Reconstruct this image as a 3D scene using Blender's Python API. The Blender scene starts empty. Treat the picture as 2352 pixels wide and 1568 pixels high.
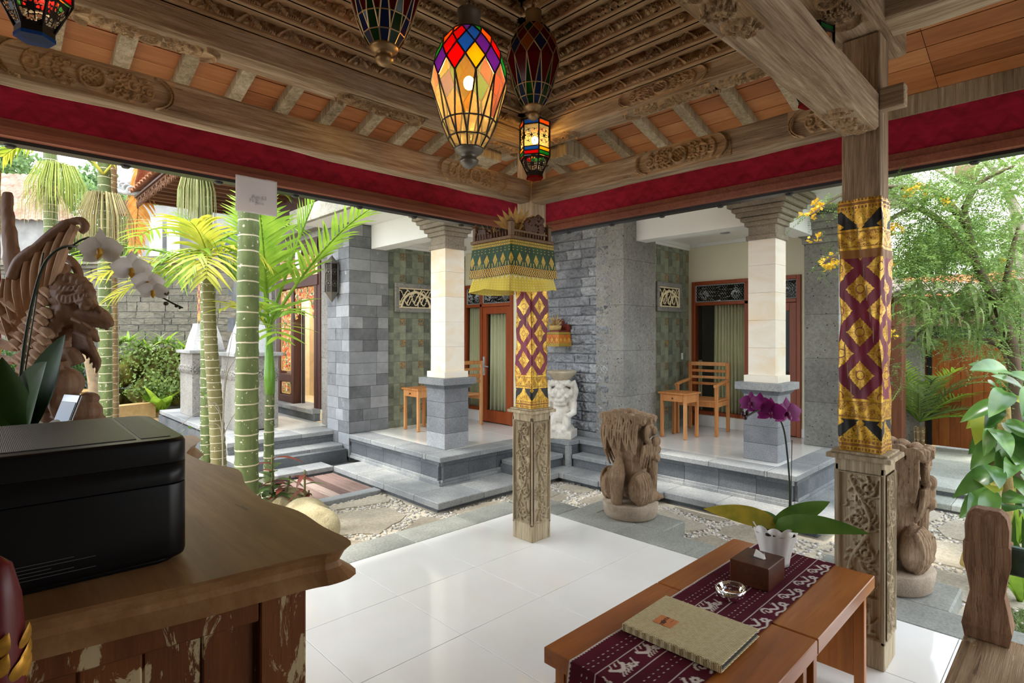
import bpy, bmesh, math, random
import numpy as np
from mathutils import Vector, Matrix, Euler
random.seed(7); NR = np.random.RandomState(7)
SC = bpy.context.scene
COL = SC.collection
PI = math.pi
# ------------------------------------------------------------------ camera
# world: X runs to the right-hand vanishing point, Y to the left-hand one, Z up; camera stands at the origin 1.55 m over the tiles
FPX, CXP, HYP, EYE = 1284.0, 1176.0, 770.0, 1.55
YAW = math.radians(45.88)
cd = bpy.data.cameras.new('camera'); cam = bpy.data.objects.new('camera', cd); COL.objects.link(cam)
cam.location = (0, 0, EYE)
cam.rotation_euler = (PI/2, 0, YAW - PI/2)
cd.sensor_width = 36.0; cd.lens = FPX/2352*36.0
cd.shift_y = -(784-HYP)/2352.0
cd.clip_start = 0.02; cd.clip_end = 300
SC.camera = cam
# ------------------------------------------------------------------ view / sky / sun
vs = SC.view_settings
vs.view_transform = 'Standard'; vs.look = 'None'; vs.gamma = 1.0; vs.use_curve_mapping = False
vs.exposure = 2.3
w = bpy.data.worlds.new('sky'); SC.world = w; w.use_nodes = True
wn, wl = w.node_tree.nodes, w.node_tree.links; wn.clear()
wo = wn.new('ShaderNodeOutputWorld'); wb = wn.new('ShaderNodeBackground'); wl.new(wb.outputs[0], wo.inputs[0])
wt = wn.new('ShaderNodeTexCoord'); wz = wn.new('ShaderNodeTexNoise'); wz.inputs['Scale'].default_value = 2.3; wz.inputs['Detail'].default_value = 6
wm = wn.new('ShaderNodeMapping'); wm.inputs['Scale'].default_value = (1, 1, 2.2)
wl.new(wt.outputs['Generated'], wm.inputs[0]); wl.new(wm.outputs[0], wz.inputs['Vector'])
wr = wn.new('ShaderNodeValToRGB'); wr.color_ramp.elements[0].position = .38; wr.color_ramp.elements[0].color = (.62, .78, 1.0, 1)
wr.color_ramp.elements[1].position = .55; wr.color_ramp.elements[1].color = (1, .99, .97, 1)
wl.new(wz.outputs['Fac'], wr.inputs[0]); wl.new(wr.outputs[0], wb.inputs[0]); wb.inputs[1].default_value = 1.0
sd = bpy.data.lights.new('sun', 'SUN'); so = bpy.data.objects.new('sun', sd); COL.objects.link(so)
sd.energy = .95; sd.angle = math.radians(6); sd.color = (1, .95, .86)
_sv = Vector((-.30, .16, 1.0)).normalized()      # direction towards the sun
so.rotation_euler = _sv.to_track_quat('Z', 'Y').to_euler()
# ------------------------------------------------------------------ pixel helpers (only give directions; distance from what a thing touches)
_fw = (math.cos(YAW), math.sin(YAW)); _rt = (math.sin(YAW), -math.cos(YAW))
def ray(x, y):
    a = (x-CXP)/FPX
    return Vector((_fw[0]+a*_rt[0], _fw[1]+a*_rt[1], (HYP-y)/FPX))
def pxd(x, y, d): r = ray(x, y)*d; r.z += EYE; return r
def pxz(x, y, z): r = ray(x, y); return pxd(x, y, (z-EYE)/r.z)
def pxX(x, y, X): r = ray(x, y); return pxd(x, y, X/r.x)
def pxY(x, y, Y): r = ray(x, y); return pxd(x, y, Y/r.y)
# ------------------------------------------------------------------ mesh builder
class MB:
    def __init__(s): s.v = []; s.f = []; s.sm = []
    def add(s, v, f, smooth=False):
        o = len(s.v); s.v.extend([tuple(p) for p in v]); s.f.extend([tuple(i+o for i in q) for q in f]); s.sm.extend([smooth]*len(f)); return s
    def box(s, x0, x1, y0, y1, z0, z1, bev=0.0, M=None):
        if bev > 0:
            b = min(bev, (x1-x0)*.45, (y1-y0)*.45, (z1-z0)*.45)
            X = [x0, x1]; Y = [y0, y1]; Z = [z0, z1]; v = []; idx = {}
            for i in (0, 1):
                for j in (0, 1):
                    for k in (0, 1):
                        sx, sy, sz = (b if i == 0 else -b), (b if j == 0 else -b), (b if k == 0 else -b)
                        for a, p in enumerate(((X[i], Y[j]+sy, Z[k]+sz), (X[i]+sx, Y[j], Z[k]+sz), (X[i]+sx, Y[j]+sy, Z[k]))):
                            idx[(i, j, k, a)] = len(v); v.append(p)
            g = lambda i, j, k, a: idx[(i, j, k, a)]
            f = []
            f.append([g(0,0,0,0), g(0,0,1,0), g(0,1,1,0), g(0,1,0,0)]); f.append([g(1,0,0,0), g(1,1,0,0), g(1,1,1,0), g(1,0,1,0)])
            f.append([g(0,0,0,1), g(1,0,0,1), g(1,0,1,1), g(0,0,1,1)]); f.append([g(0,1,0,1), g(0,1,1,1), g(1,1,1,1), g(1,1,0,1)])
            f.append([g(0,0,0,2), g(0,1,0,2), g(1,1,0,2), g(1,0,0,2)]); f.append([g(0,0,1,2), g(1,0,1,2), g(1,1,1,2), g(0,1,1,2)])
            for j in (0, 1):
                for k in (0, 1): f.append([g(0,j,k,1), g(1,j,k,1), g(1,j,k,2), g(0,j,k,2)])
            for i in (0, 1):
                for k in (0, 1): f.append([g(i,0,k,0), g(i,1,k,0), g(i,1,k,2), g(i,0,k,2)])
            for i in (0, 1):
                for j in (0, 1): f.append([g(i,j,0,0), g(i,j,1,0), g(i,j,1,1), g(i,j,0,1)])
            for i in (0, 1):
                for j in (0, 1):
                    for k in (0, 1): f.append([g(i,j,k,0), g(i,j,k,1), g(i,j,k,2)])
        else:
            v = [(x, y, z) for x in (x0, x1) for y in (y0, y1) for z in (z0, z1)]
            f = [(0,1,3,2), (4,6,7,5), (0,4,5,1), (2,3,7,6), (0,2,6,4), (1,5,7,3)]
        if M is not None: v = [M @ Vector(p) for p in v]
        return s.add(v, f)
    def tube(s, pts, rad, n=8, cap=True, smooth=True, sx=1.0):
        pts = [Vector(p) for p in pts]; m = len(pts)
        if not hasattr(rad, '__len__'): rad = [rad]*m
        elif len(rad) != m: rad = list(np.interp(np.linspace(0, 1, m), np.linspace(0, 1, len(rad)), rad))
        rings = []; T0 = None; N = None
        for i, p in enumerate(pts):
            t = (pts[min(i+1, m-1)]-pts[max(i-1, 0)])
            if t.length < 1e-9: t = Vector((0, 0, 1))
            t.normalize()
            if N is None:
                a = Vector((0, 0, 1)) if abs(t.z) < .9 else Vector((1, 0, 0)); N = t.cross(a).normalized()
            else:
                N = (N-t*N.dot(t)); N = N.normalized() if N.length > 1e-6 else t.orthogonal().normalized()
            B = t.cross(N)
            rings.append([p+(N*math.cos(2*PI*k/n)*sx+B*math.sin(2*PI*k/n))*rad[i] for k in range(n)])
        v = [q for r in rings for q in r]; f = []
        for i in range(m-1):
            for k in range(n):
                f.append((i*n+k, i*n+(k+1) % n, (i+1)*n+(k+1) % n, (i+1)*n+k))
        s.add(v, f, smooth)
        if cap: o = len(s.v)-len(v); s.f.append(tuple(o+k for k in reversed(range(n)))); s.f.append(tuple(o+(m-1)*n+k for k in range(n))); s.sm += [False, False]
        return s
    def lathe(s, prof, n=24, c=(0, 0, 0), smooth=True, lobes=0, amp=0, caps=True):
        v = []; f = []
        for (r, z) in prof:
            for k in range(n):
                a = 2*PI*k/n; rr = r*(1+(amp*abs(math.sin(a*lobes/2)) if lobes else 0))
                v.append((c[0]+rr*math.cos(a), c[1]+rr*math.sin(a), c[2]+z))
        for i in range(len(prof)-1):
            for k in range(n): f.append((i*n+k, i*n+(k+1) % n, (i+1)*n+(k+1) % n, (i+1)*n+k))
        s.add(v, f, smooth)
        if caps: o = len(s.v)-len(v); s.f.append(tuple(o+k for k in reversed(range(n)))); s.f.append(tuple(o+(len(prof)-1)*n+k for k in range(n))); s.sm += [False, False]
        return s
    def ell(s, c, r, R=None, nu=10, nv=7):
        if not hasattr(r, '__len__'): r = (r, r, r)
        v = []; f = []
        for j in range(nv+1):
            ph = PI*j/nv
            for k in range(nu):
                a = 2*PI*k/nu; p = Vector((r[0]*math.sin(ph)*math.cos(a), r[1]*math.sin(ph)*math.sin(a), -r[2]*math.cos(ph)))
                if R is not None: p = R @ p
                v.append(p+Vector(c))
        for j in range(nv):
            for k in range(nu): f.append((j*nu+k, j*nu+(k+1) % nu, (j+1)*nu+(k+1) % nu, (j+1)*nu+k))
        return s.add(v, f, True)
    def prism(s, poly, z0, z1, M=None):
        n = len(poly); v = [(x, y, z0) for x, y in poly]+[(x, y, z1) for x, y in poly]
        f = [tuple(reversed(range(n))), tuple(range(n, 2*n))]+[(k, (k+1) % n, n+(k+1) % n, n+k) for k in range(n)]
        if M is not None: v = [M @ Vector(p) for p in v]
        return s.add(v, f)
    def sweep(s, path, prof, smooth=False, closed=False):
        """profile (offset to the right of travel, height) swept along a plan path with mitred corners"""
        P = [Vector((p[0], p[1], p[2] if len(p) > 2 else 0)) for p in path]; m = len(P); v = []
        for i in range(m):
            a = (P[i]-P[i-1]) if (i > 0 or closed) else (P[1]-P[0]); b = (P[(i+1) % m]-P[i]) if (i < m-1 or closed) else a
            if i == 0 and not closed: a = b
            a = Vector((a.x, a.y, 0)).normalized(); b = Vector((b.x, b.y, 0)).normalized()
            na = Vector((a.y, -a.x, 0)); nb = Vector((b.y, -b.x, 0)); nn = na+nb
            nn = nn/(max(nn.dot(na), 1e-3))
            for (o, z) in prof: v.append(P[i]+nn*o+Vector((0, 0, z)))
        k = len(prof); f = []
        for i in range(m if closed else m-1):
            i2 = (i+1) % m
            for j in range(k):
                j2 = (j+1) % k; f.append((i*k+j, i2*k+j, i2*k+j2, i*k+j2))
        s.add(v, f, smooth)
        if not closed: o = len(s.v)-len(v); s.f += [tuple(o+j for j in range(k)), tuple(o+(m-1)*k+j for j in reversed(range(k)))]; s.sm += [False, False]
        return s
    def strip(s, L, Rr, smooth=True):
        n = len(L); v = list(L)+list(Rr)
        return s.add(v, [(i, i+1, n+i+1, n+i) for i in range(n-1)], smooth)
    def mesh(s, name='m'):
        me = bpy.data.meshes.new(name); me.from_pydata([tuple(p) for p in s.v], [], s.f)
        if any(s.sm): me.polygons.foreach_set('use_smooth', s.sm)
        me.update(); return me
    def build(s, name, m, parent=None, loc=(0, 0, 0), rot=(0, 0, 0)):
        me = s.mesh(name); return mk(name, me, m, parent, loc, rot)
def fixn(me):
    bm = bmesh.new(); bm.from_mesh(me); bmesh.ops.recalc_face_normals(bm, faces=bm.faces); bm.to_mesh(me); bm.free()
def mk(name, me, m=None, parent=None, loc=(0, 0, 0), rot=(0, 0, 0)):
    o = bpy.data.objects.new(name, me); COL.objects.link(o)
    if m is not None and len(me.materials) == 0: me.materials.append(m)
    o.location = loc; o.rotation_euler = rot
    if parent: o.parent = parent
    return o
def tag(o, label, cat, group=None, kind=None):
    o['label'] = label; o['category'] = cat
    if group: o['group'] = group
    if kind: o['kind'] = kind
    return o
def thing(name, label, cat, loc=(0, 0, 0), rz=0, group=None, kind=None):
    o = bpy.data.objects.new(name, None); COL.objects.link(o); o.empty_display_size = .1
    o.location = loc; o.rotation_euler = (0, 0, rz); return tag(o, label, cat, group, kind)
def struct(name, label, cat='structure', loc=(0, 0, 0), rz=0): return thing(name, label, cat, loc, rz, None, 'structure')
def dup(o, parent=None):
    c = o.copy(); COL.objects.link(c); c.parent = parent
    for ch in list(o.children): dup(ch, c)
    return c
# ------------------------------------------------------------------ node helper: arithmetic on sockets
class V:
    nt = None
    def __init__(s, x): s.x = x
    @staticmethod
    def op(kind, *a):
        n = V.nt.nodes.new('ShaderNodeMath'); n.operation = kind
        for i, q in enumerate(a):
            if isinstance(q, V): V.nt.links.new(q.x, n.inputs[i])
            else: n.inputs[i].default_value = q
        return V(n.outputs[0])
    def __add__(s, o): return V.op('ADD', s, o)
    __radd__ = __add__
    def __sub__(s, o): return V.op('SUBTRACT', s, o)
    def __rsub__(s, o): return V.op('SUBTRACT', o, s)
    def __mul__(s, o): return V.op('MULTIPLY', s, o)
    __rmul__ = __mul__
    def __truediv__(s, o): return V.op('DIVIDE', s, o)
    def __lt__(s, o): return V.op('LESS_THAN', s, o)
    def __gt__(s, o): return V.op('GREATER_THAN', s, o)
def fr(a): return V.op('FRACT', a)
def ab(a): return V.op('ABSOLUTE', a)
def sn(a): return V.op('SINE', a)
def fl(a): return V.op('FLOOR', a)
def mx(a, b): return V.op('MAXIMUM', a, b)
def mn(a, b): return V.op('MINIMUM', a, b)
def sq(a): return V.op('SQRT', a)
def c4(c): return (c[0], c[1], c[2], 1.0)
def hexc(h):
    f = lambda v: (v/255/12.92) if v/255 <= .04045 else ((v/255+.055)/1.055)**2.4
    return tuple(f(int(h[i:i+2], 16)) for i in (0, 2, 4))
class NT:
    """one principled material with helpers"""
    def __init__(s, name, rough=.6, metal=0.0, spec=.5):
        s.m = bpy.data.materials.new(name); s.m.use_nodes = True; s.t = s.m.node_tree; s.b = s.t.nodes['Principled BSDF']; V.nt = s.t
        s.b.inputs['Roughness'].default_value = rough; s.b.inputs['Metallic'].default_value = metal
        s.b.inputs['Specular IOR Level'].default_value = spec
    def pos(s): return s.t.nodes.new('ShaderNodeNewGeometry').outputs['Position']
    def obj(s): return s.t.nodes.new('ShaderNodeTexCoord').outputs['Object']
    def uv(s):
        n = s.t.nodes.new('ShaderNodeSeparateXYZ'); s.t.links.new(s.t.nodes.new('ShaderNodeTexCoord').outputs['UV'], n.inputs[0]); return V(n.outputs[0]), V(n.outputs[1])
    def xyz(s, src=None):
        n = s.t.nodes.new('ShaderNodeSeparateXYZ'); s.t.links.new(src or s.pos(), n.inputs[0]); return V(n.outputs[0]), V(n.outputs[1]), V(n.outputs[2])
    def vec(s, src, scale=(1, 1, 1), rot=(0, 0, 0)):
        n = s.t.nodes.new('ShaderNodeMapping'); n.inputs['Scale'].default_value = scale; n.inputs['Rotation'].default_value = rot; s.t.links.new(src, n.inputs[0]); return n.outputs[0]
    def noise(s, src, scale=5, detail=4, rough=.55, dist=0):
        n = s.t.nodes.new('ShaderNodeTexNoise'); n.inputs['Scale'].default_value = scale; n.inputs['Detail'].default_value = detail; n.inputs['Roughness'].default_value = rough; n.inputs['Distortion'].default_value = dist
        s.t.links.new(src, n.inputs['Vector']); return V(n.outputs['Fac'])
    def voro(s, src, scale=5, feat='F1', out='Distance'):
        n = s.t.nodes.new('ShaderNodeTexVoronoi'); n.inputs['Scale'].default_value = scale; n.feature = feat; s.t.links.new(src, n.inputs['Vector']); return V(n.outputs[out])
    def rnd(s): return V(s.t.nodes.new('ShaderNodeObjectInfo').outputs['Random'])
    def ramp(s, fac, stops):
        n = s.t.nodes.new('ShaderNodeValToRGB'); e = n.color_ramp.elements
        while len(e) < len(stops): e.new(.5)
        for i, (p, c) in enumerate(stops): e[i].position = p; e[i].color = c4(c)
        s.t.links.new(fac.x, n.inputs[0]); return n.outputs[0]
    def mix(s, fac, a, b, mode='MIX'):
        n = s.t.nodes.new('ShaderNodeMix'); n.data_type = 'RGBA'; n.blend_type = mode
        if isinstance(fac, V): s.t.links.new(fac.x, n.inputs[0])
        else: n.inputs[0].default_value = fac
        for i, q in ((6, a), (7, b)):
            if isinstance(q, tuple): n.inputs[i].default_value = c4(q)
            else: s.t.links.new(q, n.inputs[i])
        return n.outputs[2]
    def color(s, c):
        if isinstance(c, tuple): s.b.inputs['Base Color'].default_value = c4(c)
        else: s.t.links.new(c, s.b.inputs['Base Color'])
        return s
    def attr(s, name='col'):
        n = s.t.nodes.new('ShaderNodeAttribute'); n.attribute_name = name; return n.outputs['Color']
    def bump(s, h, strength=.4, dist=.01):
        n = s.t.nodes.new('ShaderNodeBump'); n.inputs['Strength'].default_value = strength; n.inputs['Distance'].default_value = dist
        s.t.links.new(h.x, n.inputs['Height']); s.t.links.new(n.outputs[0], s.b.inputs['Normal']); return s
    def set(s, k, v):
        if isinstance(v, V): s.t.links.new(v.x, s.b.inputs[k])
        else: s.b.inputs[k].default_value = v
        return s
def plain(name, c, rough=.6, metal=0, spec=.5, var=0.12, scale=6, bump=0):
    n = NT(name, rough, metal, spec); p = n.pos(); f = n.noise(p, scale, 4)
    a = tuple(max(0, x*(1-var)) for x in c); b = tuple(min(1, x*(1+var)) for x in c)
    n.color(n.ramp(f, [(.3, a), (.7, b)]))
    if bump: n.bump(n.noise(p, scale*6, 3), bump, .01)
    return n.m
def stone(name, dark, mid, light, scale=3, speck=0, speckc=(.03, .03, .035), rough=.85, bump=.4, rnd=0, spec=.3):
    n = NT(name, rough, 0, spec); p = n.pos(); f = n.noise(p, scale, 8, .65)
    if rnd: f = f*(1-rnd*.5)+n.rnd()*rnd*.9-rnd*.2
    c = n.ramp(f, [(.25, dark), (.5, mid), (.75, light)])
    fine = n.noise(p, scale*30, 3, .6)
    c = n.mix(.35, c, n.ramp(fine, [(.3, (.25, .25, .25)), (.7, (.9, .9, .9))]), 'OVERLAY')
    if speck: c = n.mix((n.voro(n.vec(p, (1, 1, 1)), speck) < .17)*(n.noise(p, speck*.6, 2) > .52), c, speckc)
    n.color(c)
    if bump: n.bump(fine*.5+n.noise(p, scale*8, 5)*.8, bump, .012)
    return n.m
def wood(name, stops, axis='X', scale=4.0, rough=.6, bump=.3, rnd=.25, crack=True, spec=.35, stretch=14, chips=None):
    n = NT(name, rough, 0, spec); p = n.pos(); r = n.rnd()
    sc = {'X': (1, stretch, stretch), 'Y': (stretch, 1, stretch), 'Z': (stretch, stretch, 1)}[axis]
    g = n.noise(n.vec(p, sc), scale, 6, .65, .25); f2 = n.noise(n.vec(p, tuple(q*.3 for q in sc)), scale*.8, 4); f3 = n.noise(n.vec(p, tuple(q*2.2 if q > 1 else q for q in sc)), scale*1.6, 3, .7)
    f = g*.5+f2*.3+f3*.3-.05+(r-.5)*rnd
    c = n.ramp(f, stops)
    if chips:
        c = n.mix(n.ramp_fac(n.noise(n.vec(p, tuple(q**.5 for q in sc)), chips[1], 6, .7, .8), chips[2], chips[2]+.03), c, chips[0])
    if crack:
        k = n.noise(n.vec(p, tuple(q*.6 for q in sc)), scale*1.7, 4, .6) ; c = n.mix((k < .3)*.55, c, tuple(q*.3 for q in stops[0][1]))
    n.color(c); n.bump(g*.6+f3*.6, bump, .008); return n.m
def _rf(s, fac, lo, hi):
    n = s.t.nodes.new('ShaderNodeMapRange'); n.inputs[1].default_value = lo; n.inputs[2].default_value = hi; s.t.links.new(fac.x, n.inputs[0]); return V(n.outputs[0])
NT.ramp_fac = _rf
def emis(name, c, k):
    n = NT(name); n.color((0, 0, 0)); n.b.inputs['Emission Color'].default_value = c4(c); n.b.inputs['Emission Strength'].default_value = k; return n.m
def glassm(name, c, rough=.05, alpha=1, trans=1.0, ior=1.45):
    n = NT(name, rough); n.color(c); n.set('Transmission Weight', trans); n.set('IOR', ior); return n.m
def thin(name, c, t=.6, rough=.15, glow=.0):
    """thin coloured pane: tinted see-through, some light scattered through, plus a glossy coat (same for every ray)"""
    n = NT(name, rough); n.color(c); tr = n.t.nodes.new('ShaderNodeBsdfTransparent'); tr.inputs[0].default_value = c4(c)
    last = n.b.outputs[0]
    if glow:
        tl = n.t.nodes.new('ShaderNodeBsdfTranslucent'); tl.inputs[0].default_value = c4(c); m2 = n.t.nodes.new('ShaderNodeMixShader'); m2.inputs[0].default_value = glow
        n.t.links.new(last, m2.inputs[1]); n.t.links.new(tl.outputs[0], m2.inputs[2]); last = m2.outputs[0]
    mxs = n.t.nodes.new('ShaderNodeMixShader'); mxs.inputs[0].default_value = 1-t
    n.t.links.new(tr.outputs[0], mxs.inputs[1]); n.t.links.new(last, mxs.inputs[2]); n.t.links.new(mxs.outputs[0], n.t.nodes['Material Output'].inputs[0]); return n.m
# ------------------------------------------------------------------ carving: strokes -> height field -> relief mesh
def spiral(cx, cy, r0, r1, a0, turns, n=40):
    t = np.linspace(0, 1, n); a = a0+turns*2*PI*t; r = r0+(r1-r0)*t
    return np.stack([cx+r*np.cos(a), cy+r*np.sin(a)], 1)
def arc(cx, cy, rx, ry, a0, a1, n=24):
    t = np.linspace(a0, a1, n); return np.stack([cx+rx*np.cos(t), cy+ry*np.sin(t)], 1)
def line(*p):
    out = []
    for a, b in zip(p[:-1], p[1:]):
        L = math.hypot(b[0]-a[0], b[1]-a[1]); k = max(2, int(L/.004)); t = np.linspace(0, 1, k)[:, None]
        out.append(np.array(a)[None]*(1-t)+np.array(b)[None]*t)
    return np.concatenate(out)
def hfield(U, Vv, strokes):
    """strokes: (points, half width, height); returns max of round ridges"""
    H = np.zeros(U.shape)
    for pts, wd, ht in strokes:
        pts = np.asarray(pts, float); x0, y0 = pts.min(0)-wd; x1, y1 = pts.max(0)+wd
        ii, jj = np.where((U >= x0) & (U <= x1) & (Vv >= y0) & (Vv <= y1))
        if len(ii) == 0: continue
        q = np.stack([U[ii, jj], Vv[ii, jj]], 1); d = np.full(len(ii), 1e9)
        for k in range(0, len(pts), 64):
            c = pts[k:k+64]; d = np.minimum(d, (((q[:, None, :]-c[None])**2).sum(2)).min(1))
        h = ht*np.sqrt(np.clip(1-d/(wd*wd), 0, 1)); H[ii, jj] = np.maximum(H[ii, jj], h)
    return H
def grid(lu, lv, du):
    nu = max(2, int(round(lu/du))+1); nv = max(2, int(round(lv/du))+1)
    return np.meshgrid(np.linspace(0, lu, nu), np.linspace(0, lv, nv), indexing='ij')
def relief(U, Vv, H, o, ud, vd, mask=None, thick=0, smooth=True, name='relief', col=None):
    """height field -> mesh at origin o with unit axes ud, vd; mask keeps faces; thick gives a pierced board real thickness"""
    o, ud, vd = (np.array(q, float) for q in (o, ud, vd)); nd = np.cross(ud, vd); nd /= np.linalg.norm(nd)
    P = o+U[..., None]*ud+Vv[..., None]*vd+H[..., None]*nd
    nu, nv = U.shape; idx = np.arange(nu*nv).reshape(nu, nv)
    F = np.stack([idx[:-1, :-1], idx[1:, :-1], idx[1:, 1:], idx[:-1, 1:]], -1).reshape(-1, 4)
    if mask is not None:
        mk_ = mask[:-1, :-1] & mask[1:, :-1] & mask[1:, 1:] & mask[:-1, 1:]; F = F[mk_.reshape(-1)]
        used = np.unique(F); re = np.full(nu*nv, -1); re[used] = np.arange(len(used)); F = re[F]; Pv = P.reshape(-1, 3)[used]
    else: Pv = P.reshape(-1, 3); used = np.arange(nu*nv)
    if thick:
        n0 = len(Pv); B = Pv-nd*thick; E = {}
        for q in F:
            for a, b in ((q[0], q[1]), (q[1], q[2]), (q[2], q[3]), (q[3], q[0])):
                if (b, a) in E: del E[(b, a)]
                else: E[(a, b)] = 1
        S = np.array([(a, a+n0, b+n0, b) for a, b in E], int) if E else np.zeros((0, 4), int)
        F = np.concatenate([F, F[:, ::-1]+n0, S]); Pv = np.concatenate([Pv, B])
    me = bpy.data.meshes.new(name); me.vertices.add(len(Pv)); me.vertices.foreach_set('co', Pv.astype(np.float32).ravel())
    me.loops.add(len(F)*4); me.loops.foreach_set('vertex_index', F.astype(np.int32).ravel())
    me.polygons.add(len(F)); me.polygons.foreach_set('loop_start', np.arange(0, len(F)*4, 4, dtype=np.int32))
    if smooth: me.polygons.foreach_set('use_smooth', np.ones(len(F), bool))
    me.update(calc_edges=True)
    if col is not None:
        cc = np.ones((len(Pv), 4), np.float32); c3 = col.reshape(-1, 3)[used]; cc[:len(c3), :3] = c3
        if thick: cc[len(c3):, :3] = c3
        at = me.color_attributes.new('col', 'FLOAT_COLOR', 'POINT'); at.data.foreach_set('color', cc.ravel())
    return me
def blob(parts, voxel, smooth=2):
    """union of ellipsoids/tubes fused by a voxel remesh"""
    me = parts.mesh('tmp'); o = bpy.data.objects.new('tmp', me); COL.objects.link(o)
    md = o.modifiers.new('r', 'REMESH'); md.mode = 'VOXEL'; md.voxel_size = voxel; md.use_smooth_shade = True
    if smooth: ms = o.modifiers.new('s', 'SMOOTH'); ms.iterations = smooth; ms.factor = .5
    dg = bpy.context.evaluated_depsgraph_get(); ev = o.evaluated_get(dg); out = bpy.data.meshes.new_from_object(ev)
    bpy.data.objects.remove(o); bpy.data.meshes.remove(me)
    out.polygons.foreach_set('use_smooth', [True]*len(out.polygons)); return out
def setuv(me, fn):
    uvl = me.uv_layers.new(name='UVMap')
    for li, lp in enumerate(me.loops):
        uvl.data[li].uv = fn(me.vertices[lp.vertex_index].co, lp.vertex_index)
def noise2(U, Vv, seed, octs=((6, 1.0), (14, .5), (33, .25))):
    r = np.random.RandomState(seed); H = np.zeros(U.shape)
    for f, a in octs:
        for _ in range(5):
            th = r.rand()*2*PI; ph = r.rand()*2*PI; H += a*np.sin((U*np.cos(th)+Vv*np.sin(th))*f*(.7+.6*r.rand())*2*PI+ph)
    return H/5
# ================================================================== materials
H_ = hexc
def oldwood(nm, ax, s=(('4a3b2c'), ('99826a'), ('d0bfa6')), **k):
    return wood(nm, [(.30, H_(s[0])), (.5, H_(s[1])), (.72, H_(s[2]))], ax, 3.2, .8, .7, .15, True, .15, 16, **k)
W_X, W_Y, W_Z = oldwood('weathered_teak_x', 'X'), oldwood('weathered_teak_y', 'Y'), oldwood('weathered_teak_z', 'Z')
W_CARVE = oldwood('carved_teak', 'X', ('654f3a', 'a88a69', 'd2b793'))
W_CARVEY = oldwood('carved_teak_y', 'Y', ('654f3a', 'a88a69', 'd2b793'))
W_PALE = oldwood('pale_driftwood', 'Z', ('6a5c48', 'a6967a', 'd4c9b0'))
def sheath(nm, ax): return wood(nm, [(.2, H_('74421f')), (.5, H_('a86838')), (.8, H_('c48a58'))], ax, 3, .5, .15, .35, False, .4, 10)
SH_X, SH_Y = sheath('roof_board_x', 'X'), sheath('roof_board_y', 'Y')
def velvet():
    n = NT('red_velvet', .9, 0, .1); x, y, z = n.xyz(); u = x+y
    zz = ab(fr(u*7.0)-.5)*.16; band = ab(fr((z-zz)*7.0)-.5) < .13
    c = n.ramp(n.noise(n.vec(n.pos(), (1, 1, 3)), 7, 5, .6), [(.3, H_('860a24')), (.7, H_('b01a3c'))]); c = n.mix(band*.3, c, H_('6a0519')); n.color(c); n.set('Sheen Weight', .3); return n.m
M_VEL = velvet()
M_MOULD = wood('brown_moulding', [(.3, H_('6a3324')), (.7, H_('9c5f46'))], 'X', 4, .5, .1, .1, False)
M_BLACK = plain('black_gutter', (.012, .012, .014), .4)
M_WTILE = (lambda n: (n.color(n.ramp(n.noise(n.pos(), 1.2, 3), [(.3, H_('e4e2dc')), (.7, H_('efeeea'))])), n.m)[1])(NT('white_porcelain', .07, 0, .5))
M_GROUT = plain('grout', H_('b9b6ae'), .9)
M_CANDI = stone('grey_lava_stone', H_('757670'), H_('8d8e87'), H_('a5a69d'), 2.0, 0, rough=.75, bump=.12, rnd=.25)
M_SANDW = stone('pale_mortar', H_('b5aa96'), H_('c9beab'), H_('d8d0c0'), 2, 0, bump=.4)

def beam(name, x0, x1, y0, y1, z0, z1, m, parent=None, wob=.006, seg=.25, bev=.012):
    """old hewn beam: bevelled box whose long edges wander a little"""
    L = (x1-x0, y1-y0, z1-z0); ax = L.index(max(L)); n = max(2, int(L[ax]/seg)); b = MB()
    lo = [x0, y0, z0]; hi = [x1, y1, z1]; a, c = [(1, 2), (2, 0), (0, 1)][ax]
    r = np.random.RandomState(abs(hash((round(x0*100), round(y0*100), round(z0*100)))) % 9999)
    prof = [(lo[a]+bev, lo[c]), (hi[a]-bev, lo[c]), (hi[a], lo[c]+bev), (hi[a], hi[c]-bev), (hi[a]-bev, hi[c]), (lo[a]+bev, hi[c]), (lo[a], hi[c]-bev), (lo[a], lo[c]+bev)]
    v = []; f = []
    for i in range(n+1):
        t = lo[ax]+L[ax]*i/n
        for (p, q) in prof:
            e = 0 if i in (0, n) else wob; pt = [0, 0, 0]; pt[ax] = t; pt[a] = p+r.uniform(-e, e); pt[c] = q+r.uniform(-e, e); v.append(pt)
    for i in range(n):
        for k in range(8): f.append((i*8+k, i*8+(k+1) % 8, i*8+8+(k+1) % 8, i*8+8+k))
    f.append(tuple(range(7, -1, -1))); f.append(tuple(n*8+k for k in range(8)))
    b.add(v, f); return b.build(name, m, parent)

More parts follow.
